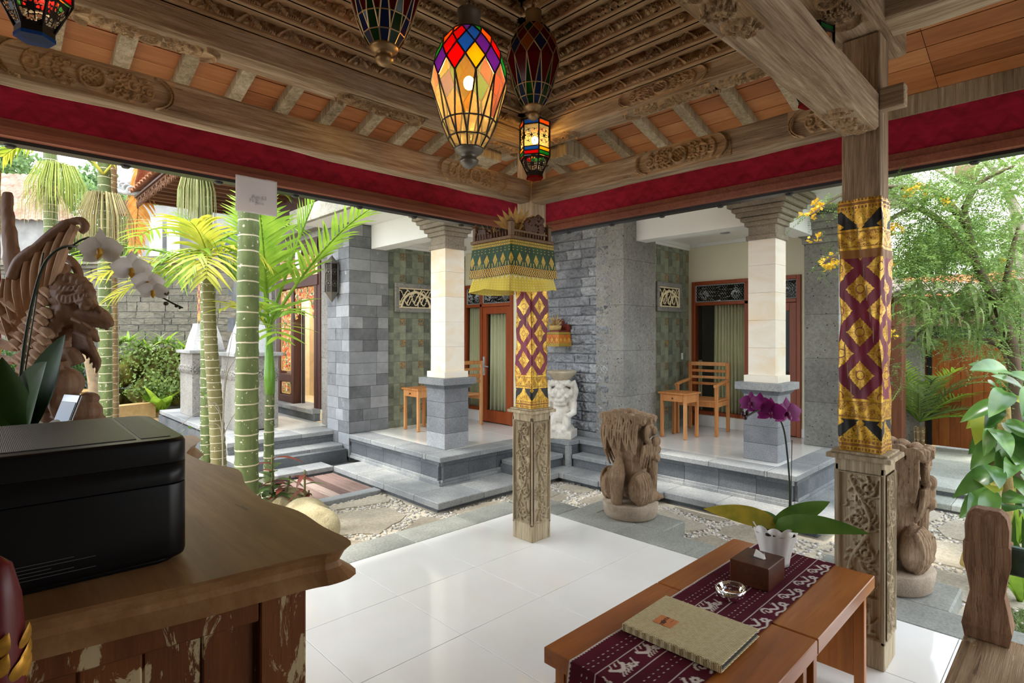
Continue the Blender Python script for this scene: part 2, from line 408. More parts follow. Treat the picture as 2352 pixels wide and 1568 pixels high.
# ---- carving motifs (unit cells, metres)
def m_rosette(cx, cy, r, petals=8, w=.006, h=.012):
    S = [(arc(cx, cy, r*.28, r*.28, 0, 2*PI), w*.9, h), (arc(cx, cy, .001, .001, 0, 1, 3), r*.24, h*.9)]
    for k in range(petals):
        a = 2*PI*k/petals; px, py = cx+.66*r*math.cos(a), cy+.66*r*math.sin(a)
        t = np.linspace(0, 2*PI, 20); e = np.stack([.34*r*np.cos(t), .2*r*np.sin(t)], 1); R = np.array([[math.cos(a), -math.sin(a)], [math.sin(a), math.cos(a)]])
        S.append((e @ R.T+[px, py], w*.7, h*.9)); S.append((line((cx+.3*r*math.cos(a), cy+.3*r*math.sin(a)), (cx+.95*r*math.cos(a), cy+.95*r*math.sin(a))), w*.8, h*.5))
    return S
def m_scroll(x0, y0, w_, h_, flip=1, wd=.006, ht=.011):
    """one S-scroll with curled leaves, in a w_ x h_ cell"""
    S = []; cy = y0+h_/2
    S.append((spiral(x0+w_*.3, cy+flip*h_*.05, h_*.42, h_*.05, -PI/2*flip, 1.6*flip, 60), wd, ht))
    S.append((spiral(x0+w_*.72, cy-flip*h_*.08, h_*.34, h_*.04, PI/2*flip, 1.5*flip, 50), wd*.9, ht))
    for k in range(6):
        a = -1.2+.45*k; S.append((np.array([[x0+w_*.3+r*math.cos(a), cy+flip*r*math.sin(a)+flip*.2*r*r/h_] for r in np.linspace(h_*.3, h_*.55, 10)]), wd*.6, ht*.7))
    for k in range(5):
        a = 1.4+.4*k; S.append((np.array([[x0+w_*.72+r*math.cos(a), cy-flip*r*math.sin(a)] for r in np.linspace(h_*.25, h_*.48, 10)]), wd*.6, ht*.7))
    return S
def m_tri(x0, y0, w_, h_):
    S = [(line((x0+.02*w_, y0+h_*.1), (x0+.3*w_, y0+h_*.9), (x0+.58*w_, y0+h_*.1)), .005, .012)]
    for k in (1, 2): S.append((line((x0+(.13+.05*k)*w_, y0+h_*.1), (x0+(.24+.03*k)*w_, y0+h_*(.75-.2*k))), .004, .008)); S.append((line((x0+(.32+.05*k)*w_, y0+h_*.12), (x0+(.34+.03*k)*w_, y0+h_*(.75-.2*k))), .004, .008))
    for k in range(6): S.append((np.array([[x0+(.62+.06*k)*w_+.03*w_*math.sin(t*3), y0+h_*t] for t in np.linspace(.12, .88-.08*(k % 2), 14)]), .004, .009))
    return S
def m_fan(cx, y0, r):
    S = [(arc(cx, y0, r, r*.95, 0, PI), .005, .012), (arc(cx, y0, r*.35, r*.35, 0, PI), .006, .013)]
    for k in range(9):
        a = PI*(k+.5)/9; S.append((line((cx+.4*r*math.cos(a), y0+.4*r*math.sin(a)), (cx+.92*r*math.cos(a), y0+.88*r*math.sin(a))), .0045, .009))
    return S
def motif(kind, cell, h):
    if kind == 0: return m_tri(0, 0, cell, h)
    if kind == 1: return m_rosette(cell*.3, h*.52, h*.46)+m_scroll(cell*.5, 0, cell*.5, h, 1, .005)
    if kind == 2: return m_scroll(0, 0, cell*.62, h, 1, .0055)+[(line((cell*.62, h*.1), (cell*.8, h*.85), (cell*.98, h*.1)), .005, .011), (line((cell*.7, h*.1), (cell*.8, h*.5), (cell*.9, h*.1)), .004, .009)]
    if kind == 3: return m_fan(cell*.5, h*.06, h*.84)+[(line((0, h*.9), (cell*.12, h*.3), (0, h*.05)), .004, .009), (line((cell, h*.9), (cell*.88, h*.3), (cell, h*.05)), .004, .009)]
def frieze(o, ud, vd, L, h, kind, cell, du=.0055, name='carving', jit=0):
    U, Vv = grid(cell, h, du); Hc = hfield(U, Vv, motif(kind, cell, h)); n = max(1, int(round(L/cell))); sc = L/(n*cell)
    Hh = np.concatenate([Hc[:-1]]*n+[Hc[-1:]]); Uu = np.concatenate([(U[:-1]+i*cell)*sc for i in range(n)]+[(U[-1:]+(n-1)*cell)*sc]); Vq = np.concatenate([Vv[:-1]]*n+[Vv[-1:]])
    Hh = Hh*2.6+.0015*noise2(Uu, Vq, 3, ((4, 1), (11, 1)))
    return relief(Uu, Vq, Hh, o, ud, vd, name=name)
def cartouche(L=.62, h=.15, du=.004):
    """scalloped carved panel with a latticed disc in its middle"""
    cx, cy = L/2, h/2; r = h*.3; S = [(arc(cx, cy, r, r, 0, 2*PI, 60), .006, .016)]
    for k in range(-3, 4):
        q = k*r*.36
        if abs(q) < r: c = math.sqrt(r*r-q*q)*.95; S += [(line((cx-c*.72+q*.7, cy-c*.72-q*.7), (cx+c*.72+q*.7, cy+c*.72-q*.7)), .003, .009), (line((cx-c*.72+q*.7, cy+c*.72+q*.7), (cx+c*.72+q*.7, cy-c*.72+q*.7)), .003, .009)]
    for s in (-1, 1):
        for ring, (rr, n, a0) in enumerate(((.42, 5, .9), (.7, 7, .95), (1.05, 9, .8), (1.6, 11, .62))):
            for k in range(n):
                a = (k/(n-1)-.5)*2*a0*(1.35 if ring == 0 else 1.0); x, y = cx+s*(r+rr*h*.5*(1+.25*math.cos(a)))*math.cos(a*.6)*1.08, cy+math.sin(a)*h*(.28+.07*ring)
                if 0.01 < x < L-.01 and .006 < y < h-.006: S.append((arc(x, y, h*.085, h*.07, -2.0 if s > 0 else PI-2.0, 2.0 if s > 0 else PI+2.0, 16), .0042, .013-.0015*ring)); S.append((line((x-s*h*.08, y), (x+s*h*.05, y)), .0035, .006))
        S += m_scroll(cx+s*L*.28-h*.45, cy-h*.3, h*.9, h*.6, s, .005, .012)
        S.append((arc(cx+s*L*.34, cy, L*.13, h*.47, (-1.3 if s > 0 else PI-1.3), (1.3 if s > 0 else PI+1.3), 60), .005, .015)); S.append((arc(cx+s*L*.36, cy, L*.13, h*.49, (-1.1 if s > 0 else PI-1.1), (1.1 if s > 0 else PI+1.1), 60), .003, .010))
    U, Vv = grid(L, h, du); return U, Vv, hfield(U, Vv, S)
CU, CV, CH = cartouche()
def put_cart(o, ud, vd, parent, m, name='carved_cartouche', part=None):
    """the cartouche on a beam face; only raised faces plus margin so it grows out of the wood"""
    U, Vq, Hh = (CU, CV, CH) if part is None else (CU[part], CV[part], CH[part])
    me = relief(U, Vq, Hh*1.6-.001, o, ud, vd, name=name); return mk(name, me, m, parent)

# ================================================================== pavilion floor
fl_ = struct('floor', 'glossy white tiled floor of the open wooden pavilion', 'floor')
b = MB(); b.box(-2.4, 3.635, -3.2, 3.5, -.2, -.006); b.build('grout_bed', M_GROUT, fl_)
tile = MB().box(.0015, .5985, .0015, .5985, -.008, 0, .001).mesh('tile')
def tile_at(x, y, sx=1, sy=1):
    o = mk('tile', tile, M_WTILE, fl_, (x, y, 0)); o.scale = (sx, sy, 1)
for i in range(-4, 6):
    for j in range(-4, 7):
        x = 1.83+.6*(i-3); y = 2.86+.6*(j-6)
        tile_at(x, y, 1, (3.5-2.86)/.6 if j == 6 else 1)
bd = struct('trim_1', 'grey stone border slabs edging the white pavilion floor', 'border')
def slab(parent, x0, x1, y0, y1, z0, z1, m=None, name='slab', bev=.006): return MB().box(x0, x1, y0, y1, z0, z1, bev).build(name, m or M_CANDI, parent)
ys = 3.5
x = -2.4
while x < 3.6:
    x2 = min(x+.6, 3.637); slab(bd, x+.001, x2-.001, 3.502, 3.8, -.2, .0); x = x2
y = 3.8
while y > -2.6:
    y2 = y-.6; slab(bd, 3.637, 3.945, y2+.001, y-.001, -.2, .0); y = y2
slab(bd, 3.946, 4.30, 2.35, 3.0, -.13, -.003, bev=.01); slab(bd, 3.946, 4.30, 3.001, 3.2, -.13, -.003, bev=.01); slab(bd, 3.946, 4.38, .54, 1.3, -.13, -.003, bev=.01)

# ================================================================== posts
def brocade():
    """maroon cloth with a gold lattice of diamonds and banded gold ends; u one unit per two faces, v metres up"""
    n = NT('gold_brocade', .45, 0, .5); u, v = n.uv(); p = n.pos(); T = .205; uu = u*2.0
    a1 = fr(uu+.5)-.5; b1 = fr((v-.26)/T)-.5; a2 = fr(uu)-.5; b2 = fr((v-.26)/T+.5)-.5
    d1 = ab(a1)+ab(b1); d2 = ab(a2)+ab(b2); pick = d1 < d2; d = mn(d1, d2); A = n_sel(n, pick, a1, a2); Bq = n_sel(n, pick, b1, b2)
    ang = V.op('ARCTAN2', Bq, A); rad = sq(A*A+Bq*Bq)
    scal = d+.02*ab(sn(ang*10.0)); dm = scal < .345
    fine = n.noise(p, 95, 2, .5, 2.0)
    dark = mx((ab(sn(ang*8.0)) < .16)*(rad > .09)*(d < .28), (ab(rad-.1) < .012))
    gold_on = dm*(1.0-dark*.85)*((fine > .36))
    low = v < .25; hi_ = v > .92; band = mx(low, hi_); vv = n_sel(n, hi_, 1.21-v, v)
    z1 = (vv > .055)*(vv < .15)
    saw = ab(fr(uu*1.0)-.5)*.19 > (vv-.055); saw2 = z1*saw*(fine > .4)
    dots = z1*(ab(fr(uu*2.0+.5)-.5)+ab(fr(vv*11)-.5) < .22)
    key = (vv < .055)*mx(fr(vv*55) < .3, (fr(uu*12) < .35)*(fr(vv*27) < .5))
    vine = (vv > .16)*mx(ab(sn(uu*12.0)*.022+.2-vv) < .011, (fine > .5)*(vv > .165)*(vv < .235))
    rule = mx(ab(vv-.156) < .005, ab(vv-.244) < .006)
    g2 = mx(mx(saw2, dots), mx(key, mx(vine, rule)))
    gold = n_sel(n, band, g2, gold_on)
    base = n.mix(band, n.ramp(n.noise(p, 5, 3), [(.3, H_('5e1026')), (.7, H_('851c38'))]), n.mix(z1, H_('8a5a14'), H_('0b0b0a')))
    c = n.mix(gold, base, n.ramp(n.noise(p, 30, 2), [(.3, H_('b07c10')), (.7, H_('e6bd45'))])); n.color(c)
    n.set('Metallic', gold*.4); n.set('Roughness', .55-gold*.2); n.bump(n.noise(p, 9, 2)*1.0+fine*.05, .5, .02); return n.m
def n_sel(n, f, a, b):
    a = a if isinstance(a, V) else V.op('ADD', a, 0.0)
    return f*a+(1.0-f)*b
M_BROC = brocade()
def foliage_panel(L, h, seed=0, du=.0045):
    S = []; r = random.Random(seed); n = 4; c = h/n
    pts = [(L*.5+L*.24*math.sin(2*PI*t*1.6+seed), h*t) for t in np.linspace(.03, .97, 160)]; S.append((np.array(pts), .007, .014))
    for k in range(5):
        t = (k+.5)/5; x = L*.5+L*.24*math.sin(2*PI*t*1.6+seed); s = -1 if x > L*.5 else 1; y = h*t
        S.append((spiral(x+s*L*.26, y+.01, L*.26, L*.03, PI if s > 0 else 0, 1.5*(1 if s > 0 else -1), 60), .006, .014)); S.append((np.array([[x+s*L*.26, y+.01]]*2), L*.07, .015))
        for q in range(7):
            a = q*.9+k; S.append((np.array([[x+s*L*.2+rr*math.cos(a+3*rr/L), y+rr*math.sin(a+3*rr/L)*1.15] for rr in np.linspace(L*.12, L*.38, 12)]), .005, .011))
    for k in range(26): 
        x, y, a = r.uniform(.1, .9)*L, r.uniform(.02, .98)*h, r.uniform(0, 6)
        S.append((np.array([[x+t*.03*math.cos(a+t), y+t*.03*math.sin(a+t)] for t in np.linspace(-.5, .9, 9)]), .0045, .009))
    S = [(np.clip(np.asarray(p), [.008, .008], [L-.008, h-.008]), w_, t_) for p, w_, t_ in S]
    S.append((line((0, 0), (L, 0), (L, h), (0, h), (0, 0)), .008, .014)); U, Vv = grid(L, h, du); return U, Vv, hfield(U, Vv, S)
def post(cx, cy, label, full=True, wrapcol=True):
    t = thing('carved_post', label, 'post', (cx, cy, 0)); a = .103
    ped = MB().box(-a+.012, a-.012, -a+.012, a-.012, .13, .92).box(-a, a, -a, a, 0, .135, .004).box(-a, a, -a, a, .90, .962, .004)
    for sx in (-1, 1):
        for sy in (-1, 1): ped.box(sx*a-.014 if sx > 0 else -a, sx*a if sx > 0 else -a+.014, sy*a-.014 if sy > 0 else -a, sy*a if sy > 0 else -a+.014, .12, .93)
    p = ped.build('pedestal', W_PALE, t)
    for k, (o, ud) in enumerate((((-a+.010, a-.014, .135), (0, -1, 0)), ((-a+.014, -a+.010, .135), (1, 0, 0)), ((a-.012, -a+.014, .135), (0, 1, 0)), ((a-.014, a-.012, .135), (-1, 0, 0)))):
        if not full and k > 1: continue
        U, Vv, Hh = foliage_panel(2*a-.028, .765, k*1.7+cy); mk('carved_panel', relief(U, Vv, Hh*1.25, o, ud, (0, 0, 1)), W_PALE, p)
    MB().box(-.135, .135, -.135, .135, .962, .985, .004).box(-.118, .118, -.118, .118, .985, .997, .003).build('cap_plate', W_PALE, t)
    s = .08; sh = MB().box(-s, s, -s, s, .99, 2.97, .006).build('shaft', W_Z, t)
    # cloth sleeve, lightly rumpled: rounded square tube
    n = 48; rows = 60; z0, z1 = .998, 2.62 if False else .998+1.34*1.0
    z1 = 2.20 if wrapcol else 2.0
    v = []; f = []; uv = []; r = np.random.RandomState(int(cy*10)+3)
    for j in range(rows+1):
        tz = j/rows; z = z0+(z1-z0)*tz
        for k in range(n):
            q = k/n*4; side = int(q); w_ = q-side; h = s+.006+.004*math.sin(tz*9+k*.7)+.0035*math.sin(tz*23+k*1.9+cy)+(.006*math.exp(-((w_-.95)/.05)**2))
            rr = .018; e = (w_*2-1)*h; 
            pt = [(e, -h), (h, e), (-e, h), (-h, -e)][side]
            v.append((pt[0], pt[1], z)); uv.append((q*.5+.25, z-z0))
    for j in range(rows):
        for k in range(n): f.append((j*n+k, j*n+(k+1) % n, (j+1)*n+(k+1) % n, (j+1)*n+k))
    me = bpy.data.meshes.new('cloth_wrap'); me.from_pydata(v, [], f); me.polygons.foreach_set('use_smooth', [True]*len(f)); ul = me.uv_layers.new(name='UVMap')
    for pl in me.polygons:
        us = [uv[i][0] for i in pl.vertices]; wrap = max(us)-min(us) > 1
        for li, vi in zip(pl.loop_indices, pl.vertices):
            a_, b_ = uv[vi]; ul.data[li].uv = (a_+2.0 if wrap and a_ < 1 else a_, b_)
    mk('cloth_wrap', me, M_BROC, t); return t
P1 = post(3.11, 2.99, 'carved teak corner post in a maroon and gold brocade sleeve under the little shrine')
P2 = post(3.12, .755, 'carved teak post in maroon and gold brocade beside the coffee tables')
P3 = post(-.005, 2.99, 'carved teak post in maroon cloth behind the reception counter', False)

# ================================================================== tie beams, ring beams
def mkbeam(label, args, m, extra=None, name='carved_beam'):
    o = beam('timber', *args, m); t = thing(name, label, 'beam'); o.parent = t; return t
tL = mkbeam('weathered tie beam with carved medallions running from the shrine post over the reception counter', (-.3, 3.03, 2.93, 3.05, 2.555, 2.715), W_X)
put_cart((2.17, 2.929, 2.563), (1, 0, 0), (0, 0, 1), tL, W_CARVE); put_cart((.06, 2.929, 2.563), (1, 0, 0), (0, 0, 1), tL, W_CARVE); put_cart((1.12, 2.929, 2.563), (1, 0, 0), (0, 0, 1), tL, W_CARVE) if False else None
tR = mkbeam('weathered tie beam with carved medallions joining the two brocade posts', (3.03, 3.15, .84, 2.91, 2.545, 2.70), W_Y)
put_cart((3.029, 2.0, 2.548), (0, -1, 0), (0, 0, 1), tR, W_CARVEY); put_cart((3.029, 1.08, 2.548), (0, -1, 0), (0, 0, 1), tR, W_CARVEY, part=(slice(0, 100), slice(None)))
put_cart((3.029, 2.90, 2.548), (0, -1, 0), (0, 0, 1), tR, W_CARVEY, part=(slice(95, None), slice(None))) if False else None
tB = mkbeam('weathered tie beam with a carved collar, end butting the post by the coffee tables', (-.6, 3.035, .68, .835, 2.51, 2.685), W_X)
def underside(parent, x0, L, y0, wd, z, kind=1):
    U, Vv = grid(L, wd, .0045); S = m_rosette(L*.5, wd*.5, wd*.36, 10, .006, .014)+m_scroll(0, wd*.1, L*.34, wd*.8, 1)+m_scroll(L*.66, wd*.1, L*.34, wd*.8, -1)
    mk('carved_collar', relief(U, Vv, hfield(U, Vv, S)*1.7, (x0, y0+wd, z), (1, 0, 0), (0, -1, 0)), W_CARVE, parent)
underside(tB, 2.62, .40, .685, .145, 2.511); underside(tB, 1.36, .44, .685, .145, 2.511)
MB().box(3.04, 3.10, .58, .68, 2.60, 2.70, .004).build('tenon', W_Y, tR)
tC = mkbeam('weathered ring beam with pale carved underside on the counter side of the ceiling', (-.6, 3.42, 2.98, 3.18, 2.97, 3.10), W_X)
tD = mkbeam('weathered ring beam with a carved flower boss over the two brocade posts', (2.99, 3.19, -2.6, 3.35, 2.985, 3.11), W_Y)
tE = mkbeam('ring beam with carved fish scale underside crossing the top of the post by the coffee tables', (-.6, 3.42, .645, .865, 2.975, 3.14), W_X)
for tt, o, ud, vd, m in ((tC, (1.55, 3.17, 2.968), (1, 0, 0), (0, -1, 0), W_CARVE), (tC, (.3, 3.17, 2.968), (1, 0, 0), (0, -1, 0), W_CARVE), (tC, (2.72, 3.16, 2.968), (1, 0, 0), (0, -1, 0), W_CARVE), (tE, (2.3, .845, 2.973), (1, 0, 0), (0, -1, 0), W_CARVE)): put_cart(o, ud, vd, tt, m)
put_cart((3.0, 1.5, 2.983), (0, 1, 0), (1, 0, 0), tD, W_CARVEY); put_cart((3.0, .95, 2.983), (0, 1, 0), (1, 0, 0), tD, W_CARVEY); put_cart((3.0, 2.5, 2.983), (0, 1, 0), (1, 0, 0), tD, W_CARVEY)
put_cart((2.989, 2.1, 2.99), (0, -1, 0), (0, 0, .7), tD, W_CARVEY) 
tF = mkbeam('ring beam far behind the reception desk closing the carved ceiling', (-.5, -.3, .86, 2.98, 2.97, 3.10), W_Y)

# ================================================================== corbelled carved frames
cap = struct('ceiling', 'sloping orange board ceiling with rafters around the carved centre of the pavilion roof', 'ceiling')
NF = 9
kinds = [0, 0, 1, 2, 3, 1, 2, 3, 1]; 
for k in range(NF):
    q = .045+.083*k; z = 3.085+.072*k; xi, yi, xo, yo = 2.99-q, 2.98-q, -.30+q, .865+q
    for side in range(4):
        m = W_CARVE if side in (0, 2) else W_CARVEY
        h = .085; B = MB(); e = .11
        if side == 0: B.box(xo-.03, xi+.07, yi+.012, yi+e, z, z+.075, .004).box(xo-.03, xi+.05, yi-.004, yi+.03, z, z+.016, .003); o, ud, vd, L = (xo, yi+.002, z+.016), (1, 0, 0), (0, .22, 1), xi-xo
        elif side == 1: B.box(xi+.012, xi+e, yo-.03, yi+.07, z, z+.075, .004).box(xi-.004, xi+.03, yo-.03, yi+.05, z, z+.016, .003); o, ud, vd, L = (xi+.002, yi, z+.016), (0, -1, 0), (.22, 0, 1), yi-yo
        elif side == 2: B.box(xo-.03, xi+.07, yo-e, yo-.012, z, z+.075, .004); o, ud, vd, L = (xi, yo-.002, z+.016), (-1, 0, 0), (0, -.22, 1), xi-xo
        else: B.box(xo-e, xo-.012, yo-.03, yi+.07, z, z+.075, .004); o, ud, vd, L = (xo-.002, yo, z+.016), (0, 1, 0), (-.22, 0, 1), yi-yo
        t = B.build('carved_moulding', m, cap)
        if L > .2 and side < 2: mk('carved_frieze', frieze(o, ud, vd, L, .068, kinds[k], .2 if kinds[k] != 3 else .13), m, t)
q = .045+.083*NF
MB().box(-.30+q-.1, 2.99-q+.1, .865+q-.1, 2.98-q+.1, 3.085+.072*NF, 3.085+.072*NF+.05).build('ceiling_cap', W_X, cap)
# ---- sloping sheathing: boards and rafters
XE, YE = 4.0, 3.8
def zr(d): return 2.905+.30*d            # underside of rafters, d = distance in from the eave
sl = math.atan(.30); bw = .125
def slant(name, m, o, ex, ey, lx, ly, lz):
    """box from corner o along ex, ey (unit) with thickness lz along the upward normal, vertices in world space"""
    ex, ey = Vector(ex), Vector(ey); ez = ex.cross(ey); ez = -ez if ez.z < 0 else ez; o = Vector(o)
    v = [o+ex*x+ey*y+ez*z for x in (0, lx) for y in (0, ly) for z in (0, lz)]
    me = MB().add(v, [(0,1,3,2), (4,6,7,5), (0,4,5,1), (2,3,7,6), (0,2,6,4), (1,5,7,3)]).mesh(name); fixn(me); return mk(name, me, m, cap)
cs, ss = math.cos(sl), math.sin(sl)
def board(axis, i, a0, a1):
    """board i counted from the eave; runs along X (eave at YE) or Y (eave at XE)"""
    d0 = i*bw; z = zr(d0)+.058+random.uniform(-.002, .002)
    if axis == 'X': slant('board', SH_X, (a0, YE-d0, z), (1, 0, 0), (0, -cs, ss), a1-a0, bw/cs-.005, .018)
    else: slant('board', SH_Y, (XE-d0, a0, z), (0, 1, 0), (-cs, 0, ss), a1-a0, bw/cs-.005, .018)
for i in range(8):
    d = i*bw
    board('X', i, -1.6, 1.2); board('X', i, 1.203, XE-d)
    board('Y', i, .6, YE-d); board('Y', i, -2.6, .597)
for i in range(8, 14): board('Y', i, -2.6, .60)
def rafter(axis, a, wd=.075, dmax=.66):
    if axis == 'X': slant('rafter', W_PALE, (a-wd/2, YE-.04, zr(.04)), (1, 0, 0), (0, -cs, ss), wd, dmax/cs, .055)
    else: slant('rafter', W_PALE, (XE-.04, a-wd/2, zr(.04)), (0, 1, 0), (-cs, 0, ss), wd, dmax/cs, .055)
for k in range(-4, 13): rafter('X', .01+.285*k+.28)
for k in range(0, 8): rafter('Y', 1.27+.325*k-.325, .075, .86)
for yq in (.12, -.7, -1.5): rafter('Y', yq, .08, 1.3)
# hip rafter and its block
B = MB(); B.box(-.05, .05, 0, 1.25, -.02, .07, .004); o = B.build('hip_rafter', W_PALE, cap)
d_ = Vector((-1, -1, .30)).normalized(); xax = Vector((1, -1, 0)).normalized(); zax = xax.cross(d_); M = Matrix((xax, d_, zax)).transposed().to_4x4(); M.translation = (XE-.08, YE-.08, zr(.05)); o.matrix_world = M
for (x0, x1, y0, y1) in ((2.78, 2.98, 3.18, 3.36), (3.2, 3.4, 2.72, 2.92)): MB().box(x0, x1, y0, y1, 2.90, 3.03, .01).build('bracket_block', W_PALE, cap)
# flat boards over the bench bay and the roof shell that keeps the rain and the sky out
MB().box(-1.6, 2.99, -2.6, .64, 3.26, 3.29).build('flat_board', W_X, cap)
MB().box(2.05, 2.2, -2.6, .64, 3.12, 3.26, .01).build('cross_beam', W_Y, cap); MB().box(2.2, 2.99, .08, .2, 3.12, 3.25, .01).build('cross_beam', W_X, cap)
MB().box(2.75, 3.2, .2, .45, 3.10, 3.2, .01).build('cross_beam', W_X, cap)
B = MB(); xs0, xs1, y0_, y1_ = -2.0, 4.12, -3.0, 3.92; mx_, my_ = 1.2, .5
B.add([(xs0, y0_, 2.98), (xs1, y0_, 2.98), (xs1, y1_, 2.98), (xs0, y1_, 2.98), (.2, my_, 5.2), (2.2, my_, 5.2)], [(0, 1, 5, 4), (1, 2, 5), (2, 3, 4, 5), (3, 0, 4)])
B.add([(xs0, y0_, 2.94), (xs1, y0_, 2.94), (xs1, y1_, 2.94), (xs0, y1_, 2.94), (.2, my_, 5.1), (2.2, my_, 5.1)], [(4, 5, 1, 0), (5, 2, 1), (5, 4, 3, 2), (4, 0, 3)])
ro = B.build('roof_shell', plain('roof_tile_outer', H_('6b4a3c'), .9), None); tag(ro, 'tiled roof of the open wooden pavilion', 'roof', kind='structure')
# ---- eaves: plate, velvet band, moulding, gutter
ev = struct('trim_2', 'eave of the pavilion with grey wall plate, brown moulding and black gutter', 'eave')
path = [(XE, -2.6), (XE, YE), (-1.7, YE)]
def rect(o0, o1, z0, z1): return [(o0, z0), (o1, z0), (o1, z1), (o0, z1)]
def sw(name, prof, m, par, path=path):
    B = MB().sweep(path, prof); o = B.build(name, m, par); fixn(o.data); return o
sw('wall_plate', rect(-.02, .06, 2.85, 2.965), W_PALE, ev)
sw('moulding', rect(-.012, .05, 2.595, 2.64), M_MOULD, ev); sw('moulding', rect(-.025, .03, 2.575, 2.597), M_MOULD, ev); sw('moulding', rect(-.018, .05, 2.555, 2.577), M_MOULD, ev)
sw('gutter', rect(.04, .12, 2.535, 2.575), M_BLACK, ev)
vb = sw('velvet_band', rect(-.004, .008, 2.635, 2.875), M_VEL, None); tag(vb, 'deep red velvet band stretched along the eaves', 'cloth band')
for i in range(9): MB().tube([(XE-.35-.5*i, YE+.1, 2.537), (XE-.35-.5*i, YE+.1, 2.522)], [.03, .018], 8).build('gutter_clip', M_BLACK, ev)
for i in range(9): MB().tube([(XE+.1, YE-.35-.5*i, 2.537), (XE+.1, YE-.35-.5*i, 2.522)], [.03, .018], 8).build('gutter_clip', M_BLACK, ev)
# ---- plain walls behind the viewer
wb_ = MB().box(-2.4, 2.3, -3.0, -2.85, -.2, 3.1).build('wall_back', plain('old_plaster', H_('8d7f6a'), .9)); tag(wb_, 'plaster wall closing the pavilion behind the viewer', 'wall', kind='structure')
wl_ = MB().box(-1.95, -1.8, -2.85, 2.6, -.2, 3.1).build('wall_left', plain('old_plaster_b', H_('8d7f6a'), .9)); tag(wl_, 'plaster wall behind the end of the reception desk', 'wall', kind='structure')
# ================================================================== courtyard ground
def gmat():
    n = NT('earth', .95, 0, .1); p = n.pos(); n.color(n.ramp(n.noise(p, 3, 6, .7), [(.3, H_('5b4a35')), (.6, H_('7b6a4d')), (.8, H_('6f7a45'))])); n.bump(n.noise(p, 20, 4), .6, .03); return n.m
gr = struct('ground', 'sunlit courtyard ground of pale mortar, flagstones and pebbles', 'ground')
MB().box(-14, 26, -16, 34, -.5, -.2).build('earth_base', gmat(), gr)
M_FLAG = stone('flagstone', H_('8f8676'), H_('a59c8c'), H_('b9b1a2'), 1.6, 0, bump=.5, rnd=.35)
crt = MB().box(-1.0, 6.8, 3.81, 7.2, -.2, -.125).box(3.95, 6.8, -3.2, 3.81, -.2, -.125).build('mortar_bed', M_SANDW, gr)
def inhull(x, y):   # where paving can be seen
    if x > 3.95 and y < 4.05: return x < 4.87 if y > 2.95 else (x < 4.98 if y > 1.5 else x < 6.6)
    return 3.82 < y < 5.15 and x < 3.1 or (3.82 < y < 4.22 and x < 4.8)
rp = np.random.RandomState(11); seeds = []
for i in range(-3, 12):
    for j in range(-5, 9):
        x = i*.72+rp.uniform(-.2, .2)+(j % 2)*.36; y = j*.66+rp.uniform(-.18, .18); seeds.append((x, y))
seeds = np.array(seeds)
def clip(poly, nx, ny, c):
    out = []
    for k in range(len(poly)):
        a, b_ = poly[k], poly[(k+1) % len(poly)]; da, db = a[0]*nx+a[1]*ny-c, b_[0]*nx+b_[1]*ny-c
        if da <= 0: out.append(a)
        if da*db < 0: t = da/(da-db); out.append((a[0]+(b_[0]-a[0])*t, a[1]+(b_[1]-a[1])*t))
    return out
flags = []
for s_ in seeds:
    if not (-.8 < s_[0] < 6.9 and -2.6 < s_[1] < 5.6): continue
    poly = [(s_[0]-.9, s_[1]-.9), (s_[0]+.9, s_[1]-.9), (s_[0]+.9, s_[1]+.9), (s_[0]-.9, s_[1]+.9)]
    for q in seeds:
        dx, dy = q-s_; L = math.hypot(dx, dy)
        if 0 < L < 2.2: mxx, myy = (q+s_)/2; g = rp.uniform(.045, .10); poly = clip(poly, dx/L, dy/L, mxx*dx/L+myy*dy/L-g)
    # regions
    for reg in ((3.96, 4.86, 2.98, 4.07), (3.96, 4.95, 1.52, 2.96), (3.96, 6.58, -2.6, 1.40), (-.9, 3.10, 3.83, 5.16), (3.1, 4.8, 3.83, 4.20)):
        pl = poly
        for nx, ny, c in ((-1, 0, -reg[0]-.03), (1, 0, reg[1]-.03), (0, -1, -reg[2]-.02), (0, 1, reg[3]-.02)): pl = clip(pl, nx, ny, c) if pl else pl
        if len(pl) >= 3:
            A = abs(sum(pl[k][0]*pl[(k+1) % len(pl)][1]-pl[(k+1) % len(pl)][0]*pl[k][1] for k in range(len(pl))))/2
            if A > .05: flags.append(pl)
def rough_poly(pl, amp=.02):
    out = []
    for k in range(len(pl)):
        a, b_ = pl[k], pl[(k+1) % len(pl)]; L = math.hypot(b_[0]-a[0], b_[1]-a[1]); n = max(1, int(L/.12))
        for i in range(n):
            t = i/n; out.append((a[0]+(b_[0]-a[0])*t+rp.uniform(-amp, amp), a[1]+(b_[1]-a[1])*t+rp.uniform(-amp, amp)))
    return out
for pl in flags:
    z = -.112+rp.uniform(-.004, .004); MB().prism(rough_poly(pl), -.13, z).build('flagstone', M_FLAG, gr)
def inpoly(x, y, pl):
    c = False; j = len(pl)-1
    for i in range(len(pl)):
        if (pl[i][1] > y) != (pl[j][1] > y) and x < (pl[j][0]-pl[i][0])*(y-pl[i][1])/(pl[j][1]-pl[i][1]+1e-12)+pl[i][0]: c = not c
        j = i
    return c
peb = MB(); cnt = 0; cell = {}
regs = ((3.96, 4.88, 1.5, 4.1, 1500), (3.96, 6.6, -1.0, 1.45, 1900), (.6, 3.12, 3.82, 5.2, 1300), (3.1, 4.82, 3.82, 4.22, 500))
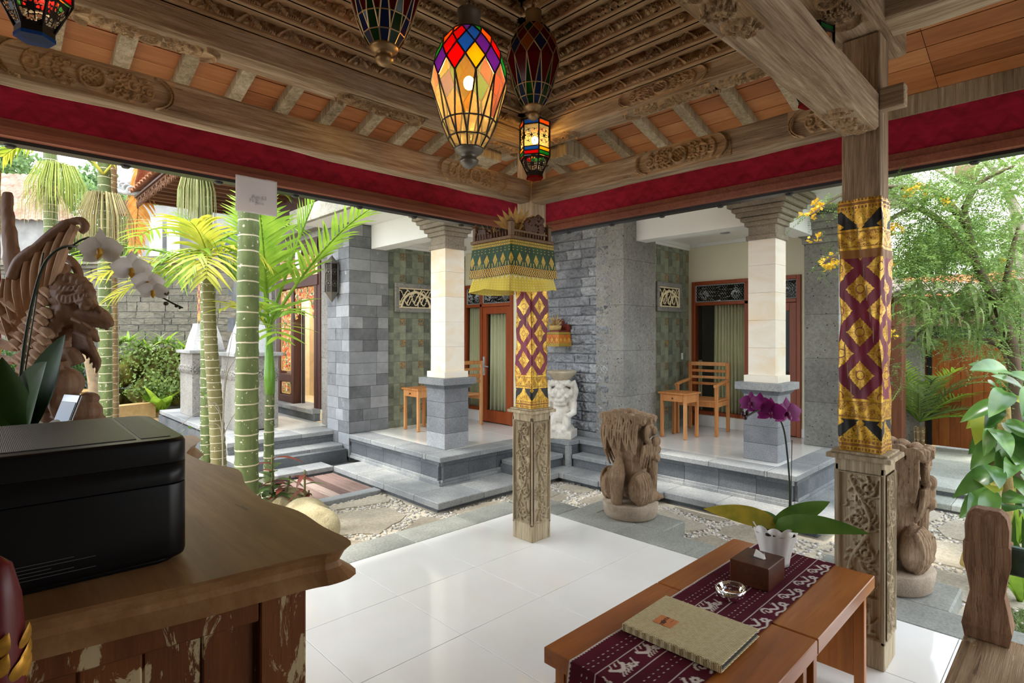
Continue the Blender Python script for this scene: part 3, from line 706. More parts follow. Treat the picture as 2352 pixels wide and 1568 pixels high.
for x0, x1, y0, y1, n in regs:
    for _ in range(n*3):
        x, y = rp.uniform(x0, x1), rp.uniform(y0, y1); key = (int(x/.042), int(y/.042))
        if key in cell or any(inpoly(x, y, pl) for pl in flags): continue
        cell[key] = 1; a = rp.uniform(0, PI); sx = rp.uniform(.013, .022); peb.ell((x, y, -.122), (sx*1.35, sx*.85, .012), Matrix.Rotation(a, 3, 'Z'), 6, 4); cnt += 1
M_PEB = (lambda n: (n.color(n.ramp(n.voro(n.pos(), 26, 'F1', 'Color') if False else n.noise(n.pos(), 40, 1), [(.35, H_('8f8a84')), (.5, H_('b9b3aa')), (.65, H_('d9d5cd'))])), n.m)[1])(NT('river_pebble', .45))
po = peb.build('pebbles', M_PEB, gr); po['kind'] = 'stuff'

# ================================================================== house platform and steps
M_STEP = stone('step_stone', H_('6f7276'), H_('878a8c'), H_('a0a19f'), 2.2, 0, rough=.7, bump=.15, rnd=.3)
M_STEPD = stone('riser_stone', H_('474b4f'), H_('5c6064'), H_('74777b'), 2.5, 0, rough=.8, bump=.25, rnd=.35)
pf = struct('trim_3', 'grey stone steps and raised porch platform of the guest house', 'platform')
def run(path, z, th, wd, m, L=.6, name='slab', inset=0.0, bev=.006):
    """cap slabs along a path whose right hand side (looking along it) is the open side"""
    for a, b_ in zip(path[:-1], path[1:]):
        a, b_ = Vector((a[0], a[1], 0)), Vector((b_[0], b_[1], 0)); d = (b_-a); Ln = d.length; d.normalize(); n = Vector((d.y, -d.x, 0)); k = max(1, round(Ln/L))
        for i in range(k):
            p0 = a+d*(Ln*i/k+.0008); p1 = a+d*(Ln*(i+1)/k-.0008); q0 = p0-n*wd; q1 = p1-n*wd
            xs = [p.x for p in (p0, p1, q0, q1)]; ys_ = [p.y for p in (p0, p1, q0, q1)]
            MB().box(min(xs), max(xs), min(ys_), max(ys_), z-th, z, bev).build(name, m, pf)
def solid(x0, x1, y0, y1, z0, z1, m, name='fill'): return MB().box(x0, x1, y0, y1, z0, z1).build(name, m, pf)
# lower step, top z = -.01 ; (open side to the right when walking this way)
solid(3.17, 6.9, 4.28, 6.6, -.2, -.075, M_STEPD); solid(4.90, 6.9, 3.05, 4.28, -.2, -.075, M_STEPD); solid(5.03, 6.9, 1.56, 3.05, -.2, -.075, M_STEPD)
def lowslabs(x0, x1, y0, y1, nx, ny):
    for i in range(nx):
        for j in range(ny):
            MB().box(x0+(x1-x0)*i/nx+.001, x0+(x1-x0)*(i+1)/nx-.001, y0+(y1-y0)*j/ny+.001, y0+(y1-y0)*(j+1)/ny-.001, -.075, -.010, .006).build('slab', M_STEP, pf)
lowslabs(3.12, 3.50, 4.60, 6.28, 1, 3); lowslabs(3.12, 4.82, 4.20, 4.60, 3, 1); lowslabs(4.82, 5.2, 3.66, 4.60, 1, 2); lowslabs(4.84, 5.40, 2.95, 3.66, 1, 1); lowslabs(4.97, 5.40, 1.88, 2.95, 1, 2); lowslabs(4.97, 6.9, 1.50, 1.88, 3, 1)
lowslabs(3.50, 4.85, 4.60, 4.72, 2, 1)
# upper platform, top z = .29
def plat(x0, x1, y0, y1):
    solid(x0+.05, x1, y0+.05, y1, -.01, .235, M_STEPD, 'platform_core')
plat(3.47, 7.4, 4.64, 6.6); plat(5.11, 7.4, 4.30, 4.64+.1); plat(5.31, 7.4, 1.82, 4.35)
def plinth(path):
    """dark panels, foot moulding and neck under the cap, along the platform edge (open side right)"""
    for (o0, o1, z0, z1, m, nm) in ((-.03, -.012, -.01, .022, M_STEP, 'foot_moulding'), (-.04, -.025, .022, .05, M_STEP, 'foot_moulding'), (-.055, -.037, .045, .20, M_STEPD, 'panel'), (-.045, -.02, .195, .235, M_STEPD, 'neck_moulding')):
        for a, b_ in zip(path[:-1], path[1:]):
            a, b_ = Vector((a[0], a[1], 0)), Vector((b_[0], b_[1], 0)); d = (b_-a); Ln = d.length; d.normalize(); n = Vector((d.y, -d.x, 0)); k = max(1, round(Ln/.42))
            for i in range(k):
                p0 = a+d*(Ln*i/k+.001)-(d*.0 if i else d*0); p1 = a+d*(Ln*(i+1)/k-.001); pts = [p0+n*o0, p0+n*o1, p1+n*o1, p1+n*o0]
                xs = [p.x for p in pts]; ys_ = [p.y for p in pts]; MB().box(min(xs), max(xs), min(ys_), max(ys_), z0, z1, .002).build(nm, m, pf)
plinth([(3.47, 6.57), (3.47, 4.64), (5.11, 4.64)]); plinth([(5.31, 3.3), (5.31, 1.82), (7.0, 1.82)]); plinth([(5.11, 4.64), (5.11, 4.30), (5.31, 4.30)])
run([(3.47, 6.57), (3.47, 4.95)], .29, .055, .30, M_STEP); run([(3.47, 4.64), (5.11, 4.64)], .29, .055, .26, M_STEP, .55)
MB().box(3.47, 3.77, 4.90, 4.949, .235, .29).build('slab', M_STEP, pf)
run([(5.11, 4.90), (5.11, 4.30)], .29, .055, .30, M_STEP); run([(5.41, 4.30), (5.52, 4.30)], .29, .055, .5, M_STEP)
run([(5.31, 4.30), (5.31, 2.10)], .29, .055, .26, M_STEP, .55); run([(5.31, 1.82), (7.1, 1.82)], .29, .055, .26, M_STEP, .55); MB().box(5.31, 5.57, 2.08, 2.099, .235, .29).build('slab', M_STEP, pf)
# middle steps, top z = .14
solid(4.35, 5.11, 4.40, 4.7, -.01, .09, M_STEPD); solid(5.17, 5.4, 3.32, 4.30, -.01, .09, M_STEPD)
run([(4.35, 4.36), (5.08, 4.36)], .14, .05, .30, M_STEP, .4); run([(5.13, 4.27), (5.13, 3.28)], .14, .05, .2, M_STEP, .4); MB().box(5.09, 5.14, 4.28, 4.34, -.01, .235).build('corner_stone', M_STEP, pf)
# porch floor tiles (white)
pt = MB().box(.0015, .5985, .0015, .5985, .262, .288, .001).mesh('porch_tile')
def ptiles(x0, x1, y0, y1):
    nx, ny = max(1, round((x1-x0)/.6)), max(1, round((y1-y0)/.6))
    for i in range(nx):
        for j in range(ny): o = mk('porch_tile', pt, M_WTILE, pf, (x0+(x1-x0)*i/nx, y0+(y1-y0)*j/ny, 0)); o.scale = ((x1-x0)/nx/.6, (y1-y0)/ny/.6, 1)
ptiles(3.77, 5.42, 4.90, 6.60); ptiles(5.57, 7.35, 2.08, 3.98)
MB().box(3.5, 7.4, 4.66, 6.6, .235, .262).box(5.35, 7.4, 1.86, 4.6, .235, .262).build('screed', M_GROUT, pf)
# entrance stairs on the left, fronts at Y = 6.28, 6.71, 7.0
es = struct('trim_4', 'grey stone stairs and landing before the carved entrance door', 'stairs')
def eb(x0, x1, y0, y1, z0, z1, m=None, nm='slab', bev=.006): return MB().box(x0, x1, y0, y1, z0, z1, bev).build(nm, m or M_STEP, es)
for (yf, z, xr) in ((6.28, -.01, 3.12), (6.71, .14, 3.46), (7.0, .29, 3.50)):
    n = 3
    for i in range(n): eb(2.15+(xr-2.15)*i/n+.001, 2.15+(xr-2.15)*(i+1)/n-.001, yf, yf+.46, z-.055, z)
    eb(2.17, xr, yf+.03, yf+.5, z-.15, z-.055, M_STEPD, 'riser', .002)
    eb(2.16, xr, yf+.018, yf+.5, z-.085, z-.055, M_STEPD, 'neck_moulding', .002)
eb(2.2, 3.46, 6.6, 7.3, -.2, .1, M_STEPD, 'core', 0)
for i in range(2):
    for j in range(5): eb(2.93+.36*i, 2.93+.36*(i+1)-.002, 7.46+.6*j, 7.46+.6*(j+1)-.002, .2, .288, M_WTILE, 'landing_tile', .001)
eb(2.3, 3.66, 7.3, 11.0, -.2, .2, M_STEPD, 'core', 0)
# cheek block beside the stairs and left kerb of the landing
eb(2.29, 2.93, 7.22, 7.62, .225, .30, bev=.008); eb(2.34, 2.88, 7.27, 7.6, -.15, .225, M_STEPD, 'cheek_core', .004)
for j in range(6): eb(2.30, 2.66, 7.63+.55*j, 7.63+.55*(j+1)-.002, .225, .29, bev=.006)
for j in range(6): eb(2.35, 2.4, 7.63+.55*j, 7.63+.55*(j+1)-.004, -.15, .225, M_STEPD, 'kerb_panel', .004)
# wooden deck mat before the stairs and its stone edge
dk = thing('wooden_deck', 'worn reddish timber deck boards set into the path before the stairs', 'deck', (0, 0, -.13))
M_DECK = wood('worn_deck', [(.25, H_('5f4a45')), (.55, H_('8b736b')), (.8, H_('a6948a'))], 'Y', 3, .8, .3, .5, True)
for k in range(6): MB().box(2.38+.122*k, 2.38+.122*k+.115, 5.34, 6.27, 0, .045, .004).build('deck_board', M_DECK, dk)
slab(bd, 2.2, 3.115, 5.19, 5.33, -.2, -.075, M_STEP)
# ================================================================== house: walls
def blockmat():
    n = NT('grey_block', .8, 0, .3); p = n.pos(); r = n.rnd(); f = n.noise(p, 5, 7, .7)
    c = n.ramp(r*.5+f*.7-.12, [(.08, H_('4c4f53')), (.3, H_('75787c')), (.6, H_('92959a')), (.85, H_('abadb1'))])
    c = n.mix(n.ramp_fac(n.noise(p, 7, 6, .7), .63, .72)*.5, c, H_('d5d6d8')); n.color(c); n.bump(n.noise(p, 60, 4), .3, .006); return n.m
M_BLOCK = blockmat()
M_PARAS = stone('paras_stone', H_('716f6c'), H_('86847f'), H_('9a9892'), 1.2, 24, H_('3a3a3f'), rough=.85, bump=.25, rnd=.15)
M_ROUGH = stone('rough_hewn_stone', H_('74777c'), H_('96999e'), H_('b6b8ba'), 3, 0, rough=.9, bump=1.0, rnd=.35)
M_CREAM = plain('cream_paint', H_('efe9cf'), .7, var=.04, scale=2)
M_WHITE = plain('white_paint', H_('f0f1ee'), .6, var=.03, scale=1.5)
M_LIME = (lambda n: (n.color(n.ramp(n.noise(n.vec(n.pos(), (1, 1, 2)), 2.2, 6, .6, .8)*.8+n.rnd()*.2, [(.3, H_('eadfc6')), (.5, H_('f3ecdd')), (.72, H_('efd9b4'))])), n.m)[1])(NT('limestone', .5))
M_RED = wood('red_door_wood', [(.3, H_('7c3717')), (.6, H_('9c4a22')), (.85, H_('b25c2e'))], 'Z', 3, .4, .05, .1, False, .4)
M_DGLASS = thin('window_glass', (.93, .95, .94), .90, .03); M_DGLASS.node_tree.nodes['Principled BSDF'].inputs['Base Color'].default_value = (.02, .02, .02, 1)
M_CURT = (lambda n: (n.color(n.ramp(n.noise(n.pos(), 5, 2), [(.3, H_('ebe7c0')), (.7, H_('f2efd0'))])), n.m)[1])(NT('curtain_cloth', .9, 0, .1))
M_SILV = plain('silver_carving', H_('a6acb0'), .5, 0, .5, .2, 20)
M_DARKW = wood('dark_brown_wood', [(.3, H_('3b2420')), (.6, H_('56362f')), (.85, H_('6d473c'))], 'Z', 3, .5, .1, .1, False)
M_ROOMD = plain('room_inside', H_('6d675a'), .9)
# entrance pier of mixed grey blocks
wp = struct('wall_entrance', 'pier of mixed light and dark grey stone blocks beside the entrance stairs', 'wall')
MB().box(3.492, 4.055, 6.597, 7.2, -.05, 3.0).build('core', M_STEPD, wp)
rb = random.Random(5); z = -.01; k = 0
while z < 2.98:
    h = .150; ofs = rb.choice((0, .11, .2, .06))
    x = 3.48
    cuts = sorted({3.48, 4.06, 3.48+.2+ofs, 3.48+.2+ofs+rb.choice((.22, .3))} - {v for v in [3.48+.2+ofs+.22, 3.48+.2+ofs+.3] if v > 4.0})
    for a, c in zip(cuts[:-1], cuts[1:]): MB().box(a+.0015, c-.0015, 6.583+rb.uniform(0, .005), 6.598, z+.0015, z+h-.0015, .002).build('block', M_BLOCK, wp)
    cuts = [6.584, 6.584+.2+ofs*.8, 7.19] if rb.random() < .7 else [6.584, 6.75, 6.95, 7.19]
    for a, c in zip(cuts[:-1], cuts[1:]): MB().box(3.478+rb.uniform(0, .005), 3.493, a+.0015, c-.0015, z+.0015, z+h-.0015, .002).build('block', M_BLOCK, wp)
    z += h; k += 1
def tilemat():
    n = NT('green_slate_tile', .3, 0, .5); u, v = n.uv(); p = n.pos(); ix, iy = fl(u*3), fl(v*3)
    hsh = fr(sn(ix*12.99+iy*78.23+1.3)*437.58); f = hsh*.4+n.noise(p, 11, 7, .75)*.75
    c = n.ramp(f, [(.2, H_('3f443e')), (.42, H_('646a5e')), (.62, H_('7f8674')), (.85, H_('a0a58c'))])
    mot = (ab(ix-2.0) < .5)*(ab(iy-2.0) < .5); c = n.mix(mot*(n.noise(p, 22, 3, .6, 2.5) > .54), c, H_('b58a4e'))
    gx = ab(fr(u*3)-.5) > .485; gy = ab(fr(v*3)-.5) > .485; c = n.mix(mx(gx, gy)*.5, c, H_('565b50')); n.color(c); n.bump(n.noise(p, 40, 3), .1, .003); return n.m
M_GT = tilemat()
gtm = MB().box(0, .297, -.008, 0, 0, .297, .001).mesh('wall_tile'); setuv(gtm, lambda c, i: (c.x/.297, c.z/.297))
def tilewall(name, label, x0, x1, y, z0, z1, hole):
    w_ = struct(name, label, 'wall'); MB().box(x0, x1, y, y+.12, z0, z1+.2).build('core', M_GROUT, w_)
    nz = int(math.ceil((z1-z0)/.3)); nx = int(math.ceil((x1-x0)/.3))
    for i in range(nx):
        for j in range(nz):
            x, z = x0+.3*i, z0+.3*j; sx = min(1, (x1-x)/.3); sz = min(1, (z1-z)/.3)
            if sx < .05 or sz < .05: continue
            if hole and x+.02 > hole[0] and x+.28 < hole[1] and z+.02 > hole[2] and z+.28 < hole[3]: continue
            o = mk('wall_tile', gtm, M_GT, w_, (x, y, z)); o.scale = (sx, 1, sz)
    return w_
wt1 = tilewall('wall_porch_one', 'mottled green slate tile wall of the porch next to the entrance pier', 4.06, 5.42, 6.62, .29, 2.79, None)
wt2 = tilewall('wall_porch_two', 'mottled green slate tile wall behind the porch chair', 6.2, 7.35, 3.97, .29, 2.79, None)
# carved vents
def vent(x0, x1, y, z0, z1, label, seed):
    t = thing('carved_vent', label, 'vent', (0, 0, 0)); fr_ = MB(); f = .06
    for (a, b_, c, d) in ((x0, x1, z0, z0+f), (x0, x1, z1-f, z1), (x0, x0+f, z0+f, z1-f), (x1-f, x1, z0+f, z1-f)): MB().box(a, b_, y-.045, y-.008, c, d, .008).build('stone_frame', M_PARAS, t)
    L, h = x1-x0-2*f, z1-z0-2*f; U, Vv = grid(L, h, .0065); S = [(line((0, 0), (L, 0), (L, h), (0, h), (0, 0)), .02, .02)]
    for k in range(4):
        cx = L*(.2+.2*k); S.append((np.array([[cx-.09+.12*t_, .02+(h-.04)*(.15+.8*t_**.7)] for t_ in np.linspace(0, 1, 30)]), .011, .02))
        for q in range(5): S.append((np.array([[cx-.09+.12*t_+.05*(q/4)+.0, .02+(h-.05)*(.1+.6*t_)-.02*q+.05] for t_ in np.linspace(0, 1, 12)]), .0065, .014))
    S += [(np.array([[L*q, h*.5+h*.36*math.sin(q*14+1)*(1 if j else -1)] for q in np.linspace(.03, .97, 60)]), .012, .02) for j in (0, 1)]; S.append((arc(L*.5, -h*.1, L*.42, h*.9, .1, PI-.1, 60), .02, .02)); S.append((arc(L*.8, h*.1, L*.25, h*.5, .6, PI, 30), .012, .018))
    S = [(np.clip(p_, 0, [L, h]), a_, b_) for p_, a_, b_ in S]; Hh = hfield(U, Vv, S)
    mk('carved_panel', relief(U, Vv, Hh, (x0+f, y-.012, z0+f), (1, 0, 0), (0, 0, 1), mask=Hh > .002, thick=.006), plain('cream_stone', H_('ecdcb4'), .7) if 'cream_stone' not in bpy.data.materials else bpy.data.materials['cream_stone'], t)
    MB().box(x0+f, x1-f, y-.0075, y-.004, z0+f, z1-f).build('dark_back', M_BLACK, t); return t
vent(4.16, 4.86, 6.61, 1.87, 2.27, 'carved cream vent panel in a grey stone frame left of the first porch column', 1)
vent(6.45, 7.10, 3.96, 1.87, 2.26, 'carved cream vent panel in a grey stone frame above the porch chair and table', 2)
# rough hewn wall between the porches
rw = struct('wall_rough', 'rough hewn grey stone wall between the two porches', 'wall')
MB().box(5.545, 5.75, 4.0, 5.56, .1, 3.0).build('core', M_STEPD, rw)
def rough_stone(wd, h, seed):
    U, Vv = grid(wd, h, .011); e = np.minimum(np.minimum(U, wd-U), np.minimum(Vv, h-Vv)); ed = np.clip(e/.012, 0, 1)
    N = noise2(U, Vv, seed, ((7, 1.0), (16, 1.0), (33, 1.0))); Hh = (.028+.024*N)*ed**.5; return relief(U, Vv, Hh, (0, 0, 0), (0, -1, 0), (0, 0, 1), name='stone')
RS = {}
for wq in (.24, .36, .48):
    for s_ in range(3): RS[(wq, s_)] = rough_stone(wq-.004, .117, int(wq*100)+s_)
for row in range(22):
    z = .36+.12*row; y = 5.40; first = row % 2
    while y > 4.02:
        wq = .24 if first else rb.choice((.36, .48, .36, .24)); first = 0; wq2 = min(wq, y-4.01)
        if wq2 < .05: break
        wk = min((.24, .36, .48), key=lambda q: abs(q-wq2)); o = mk('stone', RS[(wk, rb.randrange(3))], M_ROUGH, rw, (5.543+rb.uniform(-.008, .004), y, z)); o.scale = (1, wq2/wk, 1); y -= wq2
for k in range(6): MB().box(5.50, 5.545, 5.405, 5.555, .36+.45*k, .36+.45*k+.447, .003).build('edge_stone', M_PARAS, rw)
for k in range(4): MB().box(5.49, 5.545, 4.01+.36*k, 4.01+.36*(k+1)-.002, .29, .358, .004).build('foot_stone', M_STEP, rw)
# smooth pier
ws = struct('wall_smooth', 'smooth speckled grey stone pier beside the porch chair', 'wall')
MB().box(5.51, 6.19, 3.81, 4.2, .29, 3.0).build('core', M_PARAS, ws)
for k in range(5):
    z = .29+.54*k; h = min(.54, 2.99-z)
    MB().box(5.495, 5.515, 3.80, 4.012, z+.001, z+h-.001, .002).build('facing_slab', M_PARAS, ws)
    cx = 5.86+.06*(k % 2)
    for a, c in ((5.497, cx), (cx, 6.2)): MB().box(a+.0005, c-.0005, 3.795, 3.812, z+.001, z+h-.001, .002).build('facing_slab', M_PARAS, ws)
# far right pilaster
wr_ = struct('wall_pilaster', 'grey stone pilaster with moulded head at the far end of the second porch', 'wall')
for k in range(5):
    z = .29+.5*k; MB().box(6.93, 7.45, 1.93, 2.29, z+.001, min(z+.5, 2.6)-.001, .003).build('facing_slab', M_PARAS, wr_)
for (e, z0, z1) in ((.02, 2.6, 2.68), (.05, 2.68, 2.75), (.08, 2.75, 2.83), (.11, 2.83, 2.9)): MB().box(6.93-e, 7.45+e, 1.93-e, 2.29+e, z0, z1, .003).build('head_moulding', M_PARAS, wr_)
# ---- door and window walls
def glazed(name, label, X, ya, yb, ymul, door_side, wallname, ylo, yhi):
    """wall in plane X facing -X; frame from ya (far) down to yb (near), mullion at ymul; door leaf on the near or far side"""
    w_ = struct(wallname, label+' wall, cream painted', 'wall')
    B = MB(); B.box(X, X+.15, yb, ya, 2.30, 3.0); B.box(X, X+.15, ylo, yb, .29, 3.0) if yb-ylo > .01 else None; B.box(X, X+.15, ya, yhi, .29, 3.0) if yhi-ya > .005 else None
    lo, hi = (ymul, ya) if door_side == 'near' else (yb, ymul); B.box(X, X+.15, lo, hi, .29, .46); B.build('plaster', M_CREAM, w_)
    MB().box(X-.012, X, ylo, yb, .29, .40).box(X-.012, X, lo, hi, .29, .44).build('skirting', M_WHITE, w_)
    MB().box(X+.9, X+.95, ylo-.3, yhi+.3, .2, 3.0).box(X+.15, X+.95, ylo-.3, ylo-.25, .2, 3.0).box(X+.15, X+.95, yhi+.25, yhi+.3, .2, 3.0).box(X+.15, X+.95, ylo-.3, yhi+.3, .2, .27).box(X+.15, X+.95, ylo-.3, yhi+.3, 2.9, 3.0).build('room', M_ROOMD, w_)
    t = struct(name, label, 'door and window'); f = .05; x0, x1 = X-.03, X+.08
    def bar(n_, a, c, z0, z1, xx=(x0, x1), par=t, m=M_RED): return MB().box(xx[0], xx[1], a, c, z0, z1, .004).build(n_, m, par)
    zb = .29; bar('frame_jamb', ya-f, ya, zb, 2.30); bar('frame_jamb', yb, yb+f, zb, 2.30); bar('frame_head', yb+f, ya-f, 2.25, 2.30); bar('frame_rail', yb+f, ya-f, 1.965, 2.01); bar('mullion', ymul-f/2, ymul+f/2, zb, 2.25); bar('window_sill', lo+f/2, hi-f/2, .45, .50)
    for a, c in ((yb+f, ymul-f/2), (ymul+f/2, ya-f)):
        L, h = c-a, .235; U, Vv = grid(L, h, .0055); S = [(line((0, 0), (L, 0), (L, h), (0, h), (0, 0)), .014, .012)]
        for k in range(int(L/.034)+6): S.append((line((k*.034-h*.75, 0), (k*.034, h)), .0035, .008)); S.append((line((k*.034, 0), (k*.034-h*.75, h)), .0035, .008))
        for (cx, s_) in ((L*.16, 1), (L*.84, -1)):
            for rr in (.05, .075, .10): S.append((spiral(cx+s_*.02, h*.45, rr, rr*.25, PI/2, 1.2*s_, 50), .0055, .012))
        for q in range(7): S.append((np.array([[L*.5+(L*.34*t_)*(1 if q % 2 else -1)+.02*math.sin(5*t_+q), .02+.03*q*(1-t_*.3)+.05*t_*t_] for t_ in np.linspace(0, 1, 24)]), .005, .011))
        S = [(np.clip(p_, 0, [L, h]), a_, b_) for p_, a_, b_ in S]; Hh = hfield(U, Vv, S)
        mk('carved_transom', relief(U, Vv, Hh, (X, c, 2.013), (0, -1, 0), (0, 0, 1), mask=Hh > .0015, thick=.008), M_SILV, t)
        MB().box(X+.02, X+.026, a, c, 2.01, 2.25).build('transom_pane', M_DGLASS, t)
    da, dc = (yb+f, ymul-f/2) if door_side == 'near' else (ymul+f/2, ya-f)
    leaf = MB(); g = .085
    leaf.box(X-.02, X+.03, da+.003, da+g, .30, 1.96, .003).box(X-.02, X+.03, dc-g, dc-.003, .30, 1.96, .003).box(X-.02, X+.03, da+g, dc-g, .30, .47, .003).box(X-.02, X+.03, da+g, dc-g, 1.86, 1.96, .003)
    lf = leaf.build('door_leaf', M_RED, t); MB().box(X+.0, X+.006, da+g, dc-g, .47, 1.86).build('pane', M_DGLASS, lf)
    hy = dc-.04 if door_side == 'near' else da+.04; s_ = -1 if door_side == 'near' else 1
    hd = MB(); pts = [(X-.03, hy+.006*math.sin(q*1.6), 1.0+.03*q) for q in range(9)]; hd.tube(pts, [.008+.007*abs(math.sin(q*1.1)) for q in range(9)], 6).box(X-.025, X-.02, hy-.018, hy+.018, .97, 1.24); hd.tube([(X-.05, hy, 1.10), (X-.055, hy+s_*.05, 1.105), (X-.05, hy+s_*.12, 1.095)], .008, 6).tube([(X-.02, hy, 1.1), (X-.05, hy, 1.1)], .009, 6); hd.build('handle', M_SILV, lf)
    MB().box(X+.0, X+.006, lo+f/2, hi-f/2, .50, 1.965).build('pane', M_DGLASS, t)
    return t
glazed('door_1', 'red framed glass door and sidelight of the porch by the entrance stairs', 5.42, 6.61, 5.56, 6.22, 'near', 'wall_door_one', 5.5, 6.62)
glazed('window_1', 'red framed window and glass door behind the porch chair', 7.35, 3.905, 2.46, 3.13, 'near', 'wall_window_two', 2.2, 3.97)
def curtain(label, X, ya, yb, z0, z1, n=14, amp=.028, group=None):
    B = MB(); m = n*8+1; L = []; Rr = []
    for i in range(m):
        t_ = i/(m-1); y = ya+(yb-ya)*t_; o = amp*math.sin(t_*n*2*PI)+.3*amp*math.sin(t_*n*5.1+1); L.append((X+o*1.15, y, z0)); Rr.append((X+o*.8, ya+(yb-ya)*(.04+.92*t_), z1))
    B.strip(L, Rr); o = B.build('curtain', M_CURT); so_ = o.modifiers.new('s', 'SOLIDIFY'); so_.thickness = .004; return tag(o, label, 'curtain')
curtain('pale green pleated curtain behind the sidelight by the first porch column', 5.47, 6.56, 6.23, .36, 2.0, 8)
curtain('pale sheer curtain hanging behind the red glass door near the shrine post', 5.48, 6.13, 5.60, .34, 1.98, 7, .03)
curtain('pale green pleated curtain drawn across the window behind the porch chair', 7.40, 3.62, 3.15, .42, 2.02, 10)
curtain('narrow curtain gathered at the left edge of the dark window behind the porch chair', 7.46, 3.88, 3.81, .42, 1.2, 2)
# ---- canopy, beams, cornices
cn = struct('ceiling_porch', 'white painted porch soffits, beams and cornices of the guest house', 'ceiling')
def cb(x0, x1, y0, y1, z0, z1, m=M_WHITE, nm='beam', bev=.003): return MB().box(x0, x1, y0, y1, z0, z1, bev).build(nm, m, cn)
M_MOLD = stone('stained_concrete', H_('6a6a60'), H_('9a988c'), H_('cfcdc2'), 1.5, 0, bump=.2)
cb(3.05, 5.0, 4.2, 7.2, 3.0, 3.12, nm='soffit'); cb(5.0, 7.6, 1.4, 7.2, 3.0, 3.12, nm='soffit'); cb(4.75, 5.0, 1.4, 4.2, 3.0, 3.12, nm='soffit')
cb(2.99, 3.05, 4.15, 7.25, 2.96, 3.16, M_MOLD, 'fascia'); cb(4.69, 4.75, 1.35, 4.2, 2.96, 3.16, M_WHITE, 'fascia'); cb(4.69, 7.6, 1.33, 1.39, 2.96, 3.3, M_MOLD, 'fascia'); cb(3.0, 4.75, 4.09, 4.15, 2.96, 3.16, M_WHITE, 'fascia')
cb(3.80, 4.02, 5.10, 6.585, 2.69, 3.0); cb(3.92, 5.5, 4.98, 5.20, 2.69, 3.0)
cb(5.77, 5.99, 2.30, 3.8, 2.69, 3.0); cb(5.88, 6.93, 2.19, 2.41, 2.69, 3.0)
cb(4.02, 5.42, 5.2, 6.62, 2.83, 2.86, nm='inner_ceiling'); cb(5.99, 7.35, 2.41, 3.97, 2.83, 2.86, nm='inner_ceiling')
for (x0, x1, y0, y1, z0, z1) in ((4.02, 5.42, 6.57, 6.615, 2.785, 2.83), (5.37, 5.415, 5.2, 6.57, 2.785, 2.83), (5.99, 7.35, 3.92, 3.965, 2.785, 2.83), (7.30, 7.345, 2.41, 3.92, 2.785, 2.83), (4.06, 5.42, 6.59, 6.618, 2.75, 2.785), (6.2, 7.35, 3.94, 3.968, 2.75, 2.785)): cb(x0, x1, y0, y1, z0, z1, nm='cornice')
dl = MB().lathe([(.055, 0), (.06, -.008), (.045, -.01), (.04, .02)], 20, (6.75, 3.15, 2.829)).build('downlight', M_SILV); tag(dl, 'round recessed downlight in the white porch soffit', 'light')
sw_ = thing('light_switch', 'white double light switch on the green tiles behind the porch chair', 'switch', (7.15, 3.952, 1.26)); MB().box(-.022, .022, 0, .009, -.045, .045, .003).build('plate', M_WHITE, sw_); MB().box(-.015, .015, -.005, .001, -.03, -.002, .002).build('rocker', M_WHITE, sw_); MB().box(-.015, .015, -.005, .001, .002, .03, .002).build('rocker', M_WHITE, sw_)
# ---- columns
def column(cx, cy, label):
    t = thing('porch_column', label, 'column', (cx, cy, 0))
    p = .17
    for k in range(4):
        z = .29+.172*k; h = .172
        MB().box(-p, p, -p, p, z+.001, z+h-.001, .003).build('pedestal_block', M_STEPB, t)
    MB().box(-p-.025, p+.025, -p-.025, p+.025, .975, 1.0, .003).box(-p-.012, p+.012, -p-.012, p+.012, 1.0-.045, .976, .003).build('neck_moulding', M_STEPD, t)
    MB().box(-.235, .235, -.235, .235, 1.0, 1.075, .004).build('cap_slab', M_STEP, t)
    MB().box(-.168, .168, -.168, .168, 1.075, 1.145, .003).build('column_foot', M_LIME, t)
    for k in range(5): z = 1.145+.279*k; MB().box(-.136, .136, -.136, .136, z+.0006, z+.279-.0006, .002).build('shaft_block', M_LIME, t)
    cp = MB().box(-.155, .155, -.155, .155, 2.52, 2.565, .004).box(-.135, .135, -.135, .135, 2.56, 2.67, .004)
    for k in range(7): e = .165+.032*k; z = 2.665+.046*k; cp.box(-e, e, -e, e, z, z+.047, .012 if k % 2 else .004)
    cp.build('capital', M_PARASB, t); return t
M_PARASB = stone('brown_paras', H_('6e655a'), H_('8d8375'), H_('a89d8d'), 2, 30, H_('5a5148'), bump=.35)
M_STEPB = stone('pedestal_stone', H_('6f7277'), H_('888b90'), H_('a1a3a6'), 3, 0, rough=.75, bump=.2, rnd=.5)
column(3.92, 5.10, 'cream limestone column on a grey pedestal, porch beside the entrance stairs')
column(5.88, 2.30, 'cream limestone column on a grey pedestal in front of the window with a chair')
